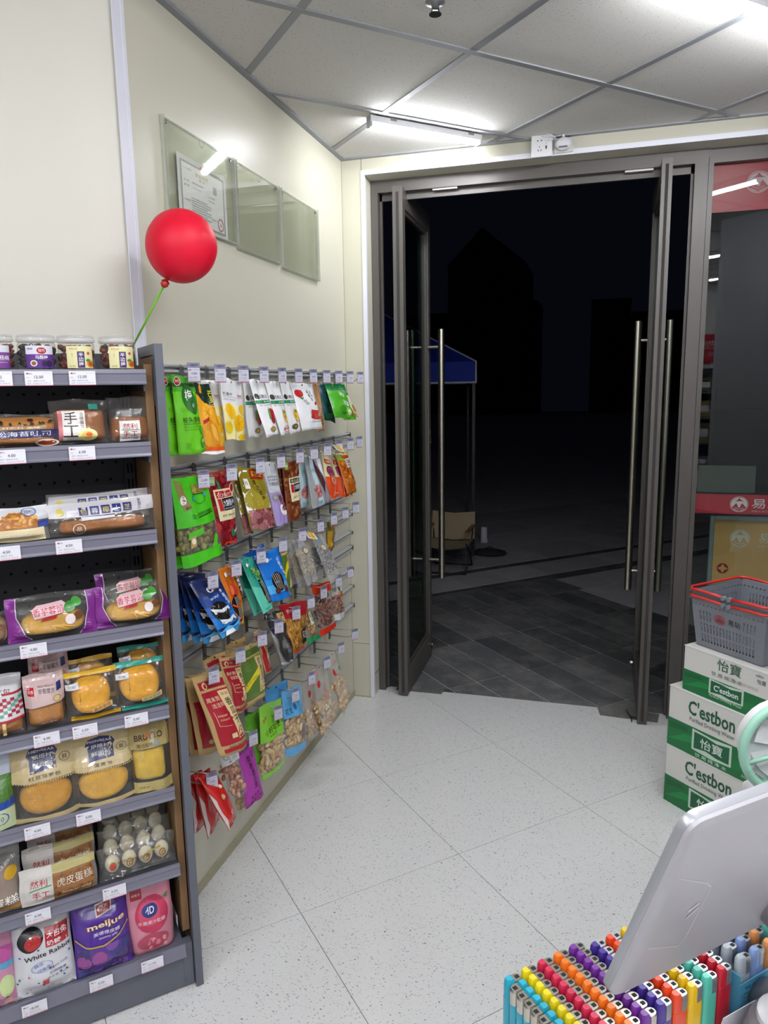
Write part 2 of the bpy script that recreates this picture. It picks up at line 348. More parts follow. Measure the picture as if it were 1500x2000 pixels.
# floor ------------------------------------------------------------
floor = MB().box(-3.8, 4.7, -5.5, .168, -.06, -.004).build('floor', mat('grout', '#83837f', .8)); struct(floor)
TZ = terrazzo(); e1, e2 = E1[:2], E2[:2]; n0 = np.array([.79103, -1.19937]); g = .0011
for i in range(-8, 6):
    for j in range(-8, 8):
        q = [n0 + .6 * (a * e1 + b * e2) + g * (sa * e1 + sb * e2) for a, b, sa, sb in ((i, j, 1, 1), (i + 1, j, -1, 1), (i + 1, j + 1, -1, -1), (i, j + 1, 1, -1))]
        P = room_clip([tuple(p) for p in q], .165)
        P = [p for p in P]
        if area2(P) > .004 and min(p[1] for p in P) > -5.3 and max(p[0] for p in P) > -3.2 and min(p[0] for p in P) < 4.2:
            MB().prism(P, -.004, 0.).build('floor_tile', TZ, floor)
# ceiling ----------------------------------------------------------
ceil = MB().box(-3.8, 4.7, -5.5, 0., H + .03, H + .08).build('ceiling', mat('plenum', '#555555', .9)); struct(ceil)
CT = ceiling_mat(); n0 = np.array([.7822, -.9442])
for i in range(-8, 7):
    for j in range(-8, 7):
        q = [n0 + .6 * (a * e1 + b * e2) + .004 * (sa * e1 + sb * e2) for a, b, sa, sb in ((i, j, 1, 1), (i + 1, j, -1, 1), (i + 1, j + 1, -1, -1), (i, j + 1, 1, -1))]
        P = room_clip([tuple(p) for p in q], -.002)
        if area2(P) > .002 and min(p[1] for p in P) > -5.3 and max(p[0] for p in P) > -3.2 and min(p[0] for p in P) < 4.2:
            MB().prism(P, H + .003, H + .018).build('ceiling_tile', CT, ceil)
def bar(a, b, wd, dz=0.):
    d = (b - a) / np.linalg.norm(b - a); n = np.array([-d[1], d[0]]) * wd / 2
    P = room_clip([tuple(a - n), tuple(b - n), tuple(b + n), tuple(a + n)], -.002)
    if area2(P) > .003: MB().prism(P, H - .001 - dz, H + .003).build('ceiling_grid_bar', GREYBAR, ceil)
for k in range(-7, 7):
    bar(n0 + .6 * (k * e1 - 7 * e2), n0 + .6 * (k * e1 + 6 * e2), .025)
    if k < 6: bar(n0 + .6 * (k * e2 - 7 * e1), n0 + .6 * (k * e2 + 6 * e1), .025, .0008)
MB().box(0, .024, -1.74, 0, H - .004, H + .004).build('ceiling_edge_angle', GREYBAR, ceil)
MB().box(.024, 4.6, -.024, 0, H - .004, H + .004).build('ceiling_edge_angle', GREYBAR, ceil)
# sprinkler head on the ceiling
t = thing('sprinkler_head', 'small dark sprinkler head hanging from the ceiling at the top edge', 'sprinkler', (.7375, -1.2887, H))
MB().lathe([(.028, 0), (.028, -.004), (.012, -.008), (.010, -.02)], 16).build('escutcheon', mat('dull_steel', '#8a8d8f', .4, .8), t, True)
mb = MB().lathe([(.002, -.03), (.018, -.032), (.018, -.034), (.002, -.034)], 12)
for k in range(2): mb.tube([(.009 * (1 - 2 * k), 0, -.018), (.011 * (1 - 2 * k), 0, -.026), (.002 * (1 - 2 * k), 0, -.033)], .0018, 6)
mb.build('deflector', mat('dark_steel', '#45484a', .4, .8), t)
# walls ------------------------------------------------------------
wl = MB().box(-.12, 0, -1.74, .25, 0, H + .1).build('wall_left', CREAM); struct(wl)
MB().box(0, .006, -1.72, 0, 0, .032).build('skirting', CREAMD, wl)
MB().box(-.0005, .0006, -.004, -.0015, 0, H).build('panel_seam', SEAM, wl)
wf = MB().box(0, .110, 0, .25, 0, H + .1).box(.110, 4.7, 0, .25, 2.6335, H + .1).box(4.0, 4.7, 0, .25, 0, 2.6335).build('wall_front', CREAM); struct(wf)
MB().box(.0012, .0955, -.0007, .0005, .2985, .3005).build('panel_seam', SEAM, wf); MB().box(.0985, .101, -.0007, .0005, 2.656, H).build('panel_seam', SEAM, wf)
MB().box(0, .097, -.004, 0, 0, .006).build('skirting', CREAMD, wf)
MB().box(.1102, .1125, .02, .109, .12, .1225).build('panel_seam', SEAM, wf)
o = MB().box(.097, .118, -.004, .0, 0.002, 2.655).box(.110, .1125, -.001, .03, 0.002, 2.633).build('trim_1', ALUW); struct(o)
o = MB().box(.118, 4.0, -.004, .0, 2.6335, 2.655).build('trim_2', ALUW); struct(o)
P0 = np.array([0., -1.74]); 
def slab(name, a, b, thick, z0, z1, m):          # wall slab: face through a-b, body behind (left of a->b)
    a = np.array(a); b = np.array(b); d = (b - a) / np.linalg.norm(b - a); n = np.array([-d[1], d[0]]) * thick
    return MB().prism([tuple(a), tuple(b), tuple(b + n), tuple(a + n)], z0, z1).build(name, m)
q = P0 - 4.6 * e1
o = slab('wall_side', tuple(q), tuple(P0), .1, 0, H + .1, CREAM2); struct(o)
o = MB().box(0, .003, -1.757, -1.721, 0, H).box(0, .0045, -1.721, -1.7075, 0, H).build('trim_3', ALUW); struct(o)
a = np.array([1.984, -1.78]); b = a + 2.75 * e1
o = slab('wall_right', tuple(b), tuple(a), .1, 0, H + .1, plywall('pale_grey_panel', '#d3d4da', .4)); struct(o)
MB().prism([tuple(a - .006 * e1 + .004 * e2), tuple(a + .03 * e1 + .004 * e2), tuple(a + .03 * e1 - .1 * e2), tuple(a - .006 * e1 - .1 * e2)], 0, H).build('edge_strip', ALUW, o)
o = MB().box(-3.8, 4.7, -5.5, -5.4, 0, H + .1).build('wall_back', mat('white_wall', '#d8d8d6', .6)); struct(o)
o = MB().box(4.6, 4.7, -5.4, 0, 0, H + .1).build('wall_far', mat('white_wall')); struct(o)
o = MB().box(-3.8, -3.7, -5.4, -3, 0, H + .1).build('wall_near', mat('white_wall')); struct(o)
# door frame -------------------------------------------------------
fr = thing('door_1', None, None); struct(fr)
MB().box(.1125, .147, .109, .20, 0.002, 2.6335).box(.147, .158, .15, .165, 0.002, 2.576).build('jamb', DARKF, fr)
MB().box(.147, 1.59, .109, .20, 2.576, 2.6335).box(.147, 1.59, .15, .165, 2.545, 2.576).build('head_rail', DARKF, fr)
MB().box(1.59, 1.645, .109, .20, 0.002, 2.6335).box(1.579, 1.59, .15, .165, 0.002, 2.576).build('jamb', DARKF, fr)
# window beside the door -------------------------------------------
wn = thing('window_1', None, None); struct(wn)
MB().box(1.647, 1.6675, .112, .19, 0.002, 2.60).build('stile', DARKF, wn); MB().box(1.6675, 3.9, .112, .19, 2.572, 2.60).build('rail', DARKF, wn); MB().box(1.645, 3.9, .118, .2, 2.60, 2.6335).build('head_rail', DARKF, wn); MB().box(1.6675, 3.9, .112, .19, 0.002, .09).build('rail', DARKF, wn); MB().box(3.9, 4.0, .112, .19, 0.002, 2.6335).build('stile', DARKF, wn)
MB().box(1.6675, 3.9, .145, .151, .09, 2.572).build('pane', GLASS, wn)
# door leaves ------------------------------------------------------
def leaf(name, x0, x1, y0, y1, xf0, xf1, hx, sgn, lab):
    """x0..x1 thickness at the pivot end, xf0..xf1 at the free end"""
    t = thing(name, None, None, (0, 0, 0)); struct(t)
    def X(y, k): q = (y - y0) / (y1 - y0); return (x0 + (xf0 - x0) * q) if k == 0 else (x1 + (xf1 - x1) * q)
    def part(nm, ya, yb, za, zb, m, ins=0.):
        P = [(X(ya, 0) + ins, ya), (X(ya, 1) - ins, ya), (X(yb, 1) - ins, yb), (X(yb, 0) + ins, yb)]; return MB().prism(P, za, zb).build(nm, m, t)
    part('stile', y0, y0 + .05, .008, 2.585, DARKF); part('stile', y1 - .05, y1, .008, 2.585, DARKF)
    part('top_rail', y0 + .05, y1 - .05, 2.49, 2.585, DARKF); part('bottom_rail', y0 + .05, y1 - .05, .008, .145, DARKF)
    part('pane', y0 + .05, y1 - .05, .145, 2.49, GLASST, .02)
    # glazing bead
    mb = MB()
    for (ya, yb, za, zb) in ((y0 + .05, y1 - .05, .145, .163), (y0 + .05, y1 - .05, 2.472, 2.49), (y0 + .05, y0 + .066, .163, 2.472), (y1 - .066, y1 - .05, .163, 2.472)):
        P = [(X(ya, 0) + .008, ya), (X(ya, 1) - .008, ya), (X(yb, 1) - .008, yb), (X(yb, 0) + .008, yb)]; mb.prism(P, za, zb)
    mb.build('glazing_bead', mat('bronze_bead', '#57534e', .4, .4), t)
    # dark brush seal along the pivot edge
    xm = (x0 + x1) / 2; MB().box(xm - .006, xm + .006, y0 - .004, y0 + .001, .02, 2.56).build('brush_seal', mat('brush_seal', '#3d3b39', .95, 0, .2, .6, 260), t)
    hy = y1 - .06
    for x in hx:
        hb = MB().lathe([(.0175, .51), (.019, .512), (.019, 1.957), (.0175, 1.959)], 16, (x, hy, 0)).build('pull_handle', STEEL, t, 'auto')
        xi = X(hy, 0) if x < xm else X(hy, 1)
        for z in (.62, 1.86): MB().lathe([(.010, min(x, xi) - 0), (.010, max(x, xi))], 12, (0, hy, z), 'x').build('bracket', STEEL, hb, 'auto')
    k = X(y1 - .02, 1) if sgn > 0 else X(y1 - .02, 0)
    MB().lathe([(.016, 0), (.018, .004), (.018, .016), (.012, .02)], 14, (k if sgn > 0 else k - .02, y1 - .03, .075), 'x').build('lock_cylinder', STEEL, t, 'auto')
    return t
la = leaf('door_2', .236, .286, .055, .70, .226, .276, (.185, .352), 1, 'left')
ra = leaf('door_3', 1.448, 1.492, .012, .68, 1.455, 1.499, (1.407, 1.562), -1, 'right')
# latch plate with yellow print on the free stile of the left leaf
MB().box(.2775, .2795, .672, .696, 1.355, 1.39).build('latch_plate', STEEL, la); MB().box(.2775, .2793, .674, .694, 1.275, 1.355).build('latch_body', mat('black_plastic', '#16181a', .4), la)
sk = Skin([[(.2801, .677, 1.29), (.2801, .691, 1.29)], [(.2801, .677, 1.35), (.2801, .691, 1.35)]])
mb = MB(); mb.col = lin('#b9a01e')
for i in range(4): mb.box(.2795, .2799, .679, .690, 1.338 - i * .009, 1.343 - i * .009)
mb.build('lettering', PRINT, la)
# floor spring covers and pivot plates
STONE = outdoor_mat('worn_dark_plate', '#5c5c5a', '#94918a')
for nm, pts, lab in (('floor_spring_cover', [(.2, .215), (.2, .125), (.452, .13), (.462, .205)], 'worn dark floor spring cover under the left glass door leaf'),
                     ('floor_spring_cover', [(1.262, .168), (1.275, .073), (1.545, .055), (1.56, .15)], 'worn dark floor spring cover under the right glass door leaf')):
    setp(MB().prism(pts[::-1], 0, .004).build(nm, STONE), lab, 'floor plate', 'floor spring covers at the doorway')
for x, y, lab in ((.55, .157, 'left'), (1.36, .157, 'right')):
    setp(MB().box(x - .13 if lab == 'left' else x - .06, x - .01 if lab == 'left' else x + .06, .118, .14, 2.568, 2.5755).build('pivot_plate', mat('worn_steel', '#a9a8a4', .4, .6)), 'thin steel pivot plate under the door head above the %s leaf' % lab, 'pivot plate', 'pivot plates')
t = MB().tube([(1.40, .075, .045), (1.405, .08, .03), (1.42, .072, .012), (1.425, .05, .006), (1.423, .03, .005)], .0032, 6).tube([(1.42, .072, .012), (1.45, .055, .012), (1.47, .05, .007)], .0032, 6).build('cable_tie', mat('black_rubber', '#141414', .5), None, True)
setp(t, 'black cable tie end sticking up beside the right door leaf', 'cable tie')
# ---------------------------------------------------------------- outdoors
gr = MB().box(-14, 18, .168, 46, -.09, -.0075).build('ground', outdoor_mat('wet_paving', '#b5b2ae', '#cdcac4')); struct(gr)
TO = .755; a1 = np.array([math.cos(TO), math.sin(TO)]); a2 = np.array([-a1[1], a1[0]])
DT = [outdoor_mat('dark_slate_%d' % i, c, d) for i, (c, d) in enumerate((('#525355', '#86847f'), ('#48494b', '#7b7a76'), ('#5c5d5f', '#928f89')))]
LT = [outdoor_mat('granite_%d' % i, c, d) for i, (c, d) in enumerate((('#a8a6aa', '#bdbabb'), ('#9f9da1', '#b5b2b3')))]
rr = random.Random(3)
for i in range(-8, 17):
    for jn, (lo, hi) in enumerate(((-1.32, -.74), (-.74, -.16), (-.16, .42), (.42, 1.0), (1.0, 1.42))):
        A0 = .687 + .184 * i; q = [A0 * a1 + lo * a2 + .004 * (a1 + a2), (A0 + .184) * a1 + lo * a2 + .004 * (-a1 + a2), (A0 + .184) * a1 + hi * a2 + .004 * (-a1 - a2), A0 * a1 + hi * a2 + .004 * (a1 - a2)]
        if A0 + .1 > 2.46: continue
        P = clip([tuple(p) for p in q], (0, -1), -.172)
        if area2(P) > .002: MB().prism(P, -.016, -.004 + rr.uniform(-.0006, .0006)).build('paving_slate', rr.choice(DT), gr)
for i in range(-14, 26):
    for (lo, hi) in ((1.50, 1.90), (2.0, 2.6), (2.6, 3.2), (3.2, 3.8), (3.8, 4.4)):
        A0 = .2 + .4 * i; q = [A0 * a1 + lo * a2 + .003 * (a1 + a2), (A0 + .4) * a1 + lo * a2 + .003 * (-a1 + a2), (A0 + .4) * a1 + hi * a2 + .003 * (-a1 - a2), A0 * a1 + hi * a2 + .003 * (a1 - a2)]
        P = clip([tuple(p) for p in q], (0, -1), -.172)
        if area2(P) > .02 and min(p[0] for p in P) > -2.2 and max(p[0] for p in P) < 4.4: MB().prism(P, -.016, -.004).build('paving_stone', rr.choice(LT), gr)
for i in range(0, 9):
    for (lo, hi) in ((1.0, 1.35), (.42, 1.0), (-.16, .42), (-.74, -.16), (-1.32, -.74), (-1.9, -1.32)):
        A0 = 2.47 + .4 * i; q = [A0 * a1 + lo * a2 + .003 * (a1 + a2), (A0 + .4) * a1 + lo * a2 + .003 * (-a1 + a2), (A0 + .4) * a1 + hi * a2 + .003 * (-a1 - a2), A0 * a1 + hi * a2 + .003 * (a1 - a2)]
        P = clip([tuple(p) for p in q], (0, -1), -.172)
        if area2(P) > .02 and max(p[0] for p in P) < 4.6: MB().prism(P, -.016, -.004).build('paving_stone', rr.choice(LT), gr)
for lo, hi, A0, A1_ in ((1.425, 1.495, -4., 9.), (1.905, 1.995, -4., 9.), (1.355, 1.425, 2.47, 6.)):
    q = [A0 * a1 + lo * a2, A1_ * a1 + lo * a2, A1_ * a1 + hi * a2, A0 * a1 + hi * a2]; P = clip([tuple(p) for p in q], (0, -1), -.172); MB().prism(P, -.016, -.0042).build('paving_band', DT[1], gr)
# ---------------------------------------------------------------- led battens
def batten(a, b, lab):
    a = np.array(a); b = np.array(b); L = np.linalg.norm(b - a); d = (b - a) / L; t = thing('led_batten', lab, 'ceiling lamp', (a[0], a[1], H - .001), [(d[0], d[1], 0), (-d[1], d[0], 0), (0, 0, 1)], 'led battens on the ceiling')
    MB().box(0, L, -.019, .019, -.026, -.003).build('housing', mat('white_plastic', '#e6e6e8', .4), t)
    mb = MB(); prof = [(-.015, -.0262), (-.0145, -.036), (-.009, -.041), (.009, -.041), (.0145, -.036), (.015, -.0262)]
    V = [(x, y, z) for x in (.008, L - .008) for y, z in prof]; n = len(prof)
    mb.add(V, [tuple(range(n - 1, -1, -1)), tuple(range(n, 2 * n))] + [(i, (i + 1) % n, n + (i + 1) % n, n + i) for i in range(n)])
    em = MATS.get('led_diffuser') or mat('led_diffuser', '#f8faff', .5, emit=LAMP); mb.build('diffuser', em, t)
    for x in (0, L - .008): MB().box(x, x + .008, -.0185, .0185, -.0425, -.002).build('end_cap', mat('grey_plastic', '#b9bcc2', .5), t)
    for x in (.09, L - .07): MB().box(x, x + .028, -.021, .021, -.012, -.001).build('mounting_clip', mat('grey_clip', '#8f8a84', .5, .4), t)
    return t
n0 = np.array([.3035, -.5162]); 
l1 = batten(n0 - .005 * e1, n0 + .535 * e1, 'short lit led batten on the ceiling just inside the doorway')
MB().tube([(.54, 0, -.03), (.565, .004, -.02), (.59, .01, -.012), (.62, .0, -.003)], .0025, 6).build('power_lead', mat('white_plastic'), l1, True)
pe = np.array([1.997, -.645]); batten(pe - .92 * e1, pe, 'lit led batten cut off by the top right corner of the frame')
for i, (x, y, lab) in enumerate(((.1, -3.7, 'lit led batten over the snack shelf behind the camera'), (1.45, -2.35, 'lit led batten above the aisle behind the camera'), (1.1, -3.9, 'lit led batten above the counter behind the camera'), (2.3, -2.9, 'lit led batten right of the counter behind the camera'), (2.6, -4.3, 'lit led batten in front of the rear goods shelf'), (-.5, -4.3, 'unseen led batten added at the rear left for frontal light'), (1.3, -4.9, 'unseen led batten added behind the aisle for frontal light'))):
    p = np.array([x, y]); batten(p - .45 * e1, p + .45 * e1, lab)  # last two battens are unseen, added for more frontal light on shelves and bags
# ================================================================ snack wall: rails, peg hooks, price tags
RAILM = mat('chrome_rail', '#b9bbbf', .3, .2, .5); WIREM = mat('dark_chrome_wire', '#9d9ea0', .3, .5)
for i, z in enumerate((1.70, 1.405, 1.107, .998, .904, .825, .713, .619, .515)):
    big = z in (1.70, 1.405, 1.107, .825, .515); h = .011 if big else .007
    t = thing('wall_rail', 'steel hook rail across the snack wall, %s from the top' % ORD[i], 'rail', (.0, -.875, z), None, 'steel rails on the snack wall')
    MB().box(.002, .024, -.845, .845, h * .35, h).box(.002, .024, -.845, .845, -h, -h * .35).box(.002, .012, -.845, .845, -h * .35, h * .35).build('channel', RAILM, t)
    for s in (-1, 1): MB().box(.001, .026, s * .845 - .003, s * .845 + .003, -h - .001, h + .001).build('end_stop', mat('black_plastic', '#16181a', .4), t)
HR = [(1.70, [-1.7211 + .147 * i for i in range(11)]),
      (1.405, [-1.702, -1.536, -1.339, -1.172, -1.002, -.857, -.710, -.565, -.418, -.284]),
      (1.107, [-1.683, -1.537, -1.361, -1.184, -1.006, -.813, -.656, -.509, -.358]),
      (.825, [-1.708, -1.540, -1.382, -1.246, -1.089, -.941, -.800, -.619, -.460]),
      (.515, [-1.753, -1.481, -1.282, -1.126, -.961, -.788, -.608, -.416])]
ROWN = ['top', 'second', 'third', 'fourth', 'lowest']
PRICES = ['9.80', '14.80', '12.80', '9.90', '6.80', '15.80', '8.80', '11.50']
def tagb(y):                                         # tags swivel on their wire towards the aisle
    a = -.62 + .12 * math.sin(y * 37); return [(-math.sin(a), math.cos(a), 0), (-math.cos(a), -math.sin(a), 0), (0, 0, 1)]
hook0 = None; TAGC = clear('tag_sleeve', '#c9cade', .10, .15, .4, haze=.35, hazecol='#b9bad0'); tagm = {}
for ri, (z, ys) in enumerate(HR):
    for hi, y in enumerate(ys):
        hl = 'steel peg hook in the %s row of the snack wall, %s from the left' % (ROWN[ri], ORD[hi])
        if hook0 is None:
            hook0 = thing('peg_hook', hl, 'hook', (0, y, z), None, 'peg hooks on the snack wall')
            MB().box(.0262, .030, -.009, .009, -.05, .006).box(.0255, .0262, -.006, .006, -.006, .012).box(.0295, .0305, -.004, .004, -.028, -.02).build('back_plate', mat('plate_steel', '#6f7174', .35, .5), hook0)
            MB().tube([(.03, 0, 0), (.10, 0, .002), (.152, 0, .004)], .0016, 6).build('tag_wire', WIREM, hook0, True)
            MB().tube([(.03, 0, -.03), (.09, 0, -.033), (.122, 0, -.033), (.133, 0, -.029), (.142, 0, -.019)], .0021, 6).build('peg_wire', WIREM, hook0, True)
        else: dup(hook0, (0, y, z), None, hl)
        pr = PRICES[(hi + 2 * ri) % 8]; tl = 'small lilac-sleeved price tag on the %s hook from the left in the %s row' % (ORD[hi], ROWN[ri])
        if pr not in tagm:
            t = thing('price_tag', tl, 'price tag', (.1545, y, z + .004), tagb(y), 'price tags on the peg hooks')
            mb = MB(); mb.box(-.0175, .0175, -.0012, .0006, -.047, .006); mb.build('sleeve', TAGC, t)
            MB().box(-.0165, .0165, -.0022, -.0013, -.046, -.008).build('card', mat('tag_paper', '#c6c5d4', .6), t)
            sk = flat_skin(-.0165, .0165, -.046, .0055, -.0022)
            decals(sk, [('r', .03, .0, .97, .05, '#b06a78'), ('t', pr, .52, .45, .13, '#77768a'), ('t', '易站', .16, .64, .08, '#7a3a40'), ('r', .5, .64, .92, .655, '#9a9aa6'), ('t', '品名 小包零食', .42, .25, .07, '#7d7d88', dict(w=.66)), ('t', '条码 6921000', .45, .13, .05, '#9a9aa4', dict(w=.7)), ('r', .2, .88, .85, .95, '#5b5d78'), ('r', .47, .80, .53, .86, '#4b4d63')], 'tag_print', t)
            tagm[pr] = t
        else:
            B3 = tagb(y); M = Matrix([[B3[c][r] for c in range(3)] for r in range(3)]).to_4x4(); M.translation = Vector((.1545, y, z + .004)); dup(tagm[pr], None, M, tl)
# ---------------------------------------------------------------- pouches
def smooth(a, b, x): t = min(max((x - a) / (b - a), 0), 1); return t * t * (3 - 2 * t)
CLEARB = clear('clear_film', '#fbfbf8', .07, .07, .6, haze=.03, bump=.9, bscale=26); CLEARH = clear('hazy_film', '#f2f0ec', .05, .12, .6, haze=.16, bump=.5, bscale=25)
def film(col, kind='foil'):
    if kind == 'foil': return mat('foil_' + col, col, .28, 0, .6, .25, 34, .25)
    if kind == 'matte': return mat('matte_' + col, col, .5, 0, .4, .2, 40)
    if kind == 'kraft': return mat('kraft_' + col, col, .65, 0, .3, .15, 60, 0, .08, 30)
    if kind == 'silver': return mat('silver_' + col, col, .18, .95, .5, .5, 30)
    if kind == 'clear': return CLEARB
    if kind == 'haze': return CLEARH
def pouch_grid(C, T, style, seed, nu=12, nv=16, wr=.0016):
    """C: 4 local corners TL,TR,BL,BR; returns front and back grids [v][u]"""
    TL, TR, BL, BR = [np.array(c) for c in C]; R = random.Random(seed); ph = [R.uniform(0, 6.28) for _ in range(6)]; Fg, Bg = [], []
    for j in range(nv + 1):
        v = j / nv; fr, bk = [], []
        for i in range(nu + 1):
            u = i / nu; p = (BL * (1 - u) + BR * u) * (1 - v) + (TL * (1 - u) + TR * u) * v
            pu = 1 - abs(2 * u - 1) ** 3.2
            if style == 'stand': pv = (.72 + .28 * smooth(0, .22, v)) * (1 - smooth(.42, .86, v)); pv += .06
            elif style == 'pillow': pv = smooth(.02, .22, v) * (1 - smooth(.72, .95, v)) + .03
            elif style == 'low': pv = smooth(.0, .12, v) * (1 - smooth(.30, .62, v)) + .03
            elif style == 'long': pv = smooth(.04, .2, v) * (1 - smooth(.66, .84, v)) + .03
            else: pv = .25
            e = 1 if 0 < i < nu else 0
            d = T * pu * pv; n = wr * (math.sin(9 * u + 5 * v + ph[0]) + .8 * math.sin(14 * v + ph[1] + 3 * u) + .7 * math.sin(17 * u - 8 * v + ph[2])) * (1 if e else .3)
            sx = .012 * (p[0] * 0 + 1) * math.sin(2.2 * v * PI + ph[3]) * (1 - 2 * u) * abs(TR[0] - TL[0]) * .8
            sx += -.03 * abs(TR[0] - TL[0]) * pv * (1 - abs(2 * u - 1)) * 0
            q = p + np.array([sx, 0, .002 * math.sin(7 * u + ph[4]) * (1 if j in (0, nv) else 0)])
            fr.append(q + np.array([0, -d * .42 - n, 0])); bk.append(q + np.array([0, d * .45 + .0007 - n * (0 if e else 1), 0]))
        Fg.append(fr); Bg.append(bk)
    return Fg, Bg
def pouch_mesh(Fg, Bg):
    mb = MB(); mb.grid(Fg, True); mb.grid(Bg)
    nv, nu = len(Fg), len(Fg[0]); o = nv * nu; per = [(0, i) for i in range(nu)] + [(j, nu - 1) for j in range(1, nv)] + [(nv - 1, i) for i in range(nu - 2, -1, -1)] + [(j, 0) for j in range(nv - 2, 0, -1)]
    ids = [j * nu + i for j, i in per]; n = len(ids)
    for a in range(n): b = (a + 1) % n; mb.f.append((ids[a], ids[b], o + ids[b], o + ids[a])); mb.mi.append(0); mb.c.append(None)
    return mb
def fill(sk, t, spec, seed, name='filling'):
    """loose pieces inside a see-through pack: spec = (u0,v0,u1,v1,n,(rx,ry,rz),colours,pinch,inset)"""
    R = random.Random(seed); mb = MB(); u0, v0, u1, v1, n, r, cols, pinch, inset = spec
    for k in range(n):
        u, v = R.uniform(u0, u1), R.uniform(v0, v1); p = sk.at(np.array([u]), np.array([v]), 0.)[0]; lay = R.random()
        p[1] += max(r[0], r[1]) * 1.02 + inset * lay; mb.col = lin(R.choice(cols)); Rm = Matrix.Rotation(R.uniform(0, PI), 3, 'Y') @ Matrix.Rotation(R.uniform(-.6, .6), 3, 'X'); s = R.uniform(.82, 1.18)
        mb.ell(p, (r[0] * s, r[1] * s, r[2] * s), 7, 6, Rm, pinch)
    return mb.build(name, attr_fill, t, True, kind='stuff')
attr_fill = attr_mat('dry_food', .6)
_bs = [0]
def pouch(key, name, label, col, kind, ops, T=.03, style='stand', cat='snack bag', group='snack bags hanging on the wall', basis=BW, corners=None, fills=None, parts=(), hole=True, pm=None, nu=12, nv=16, wr=.0016):
    _bs[0] += 1; seed = _bs[0] * 13 + 5
    if corners is None: q = BAG[key]; corners = [np.array(q[i:i + 3]) for i in (0, 3, 6, 9)]
    O = (corners[0] + corners[1]) / 2; Bm = np.array(basis); loc = [Bm @ (c - O) for c in corners]
    t = thing(name, label, cat, O, basis, group)
    Fg, Bg = pouch_grid(loc, T, style, seed, nu, nv, wr); sk = Skin(Fg)
    pouch_mesh(Fg, Bg).build('pouch', film(col, kind), t, True)
    if fills:
        for i, fs in enumerate(fills if isinstance(fills[0], (list, tuple)) else [fills]): fill(sk, t, fs, seed + i)
    pmm = pm or (PRINTG if kind in ('foil', 'clear') else PRINT)
    bands = [o1 for o1 in (ops or []) if o1[0] == 'r' and o1[2] == 0 and o1[4] <= .2]; ops = [o1 for o1 in (ops or []) if o1 not in bands]
    for o1 in bands: decals(sk, [o1], 'bottom_band', t, pmm)
    if ops and len(ops) <= 3:
        for i, o1 in enumerate(ops): decals(sk, [o1], 'print_patch', t, pmm, .0006 + .0003 * i)
    elif ops: decals(sk, ops, 'printed_front', t, pmm)
    if hole: decals(sk, [('e', .5, .955, .035, .014, '#23211f')], 'hang_hole', t, PRINT, .0004)
    for nm, o2, mm in parts: decals(sk, o2, nm, t, mm, .0016)
    return t, sk
PNUT = ['#c7a77a', '#d4b78c', '#b8966a', '#dcc49c']
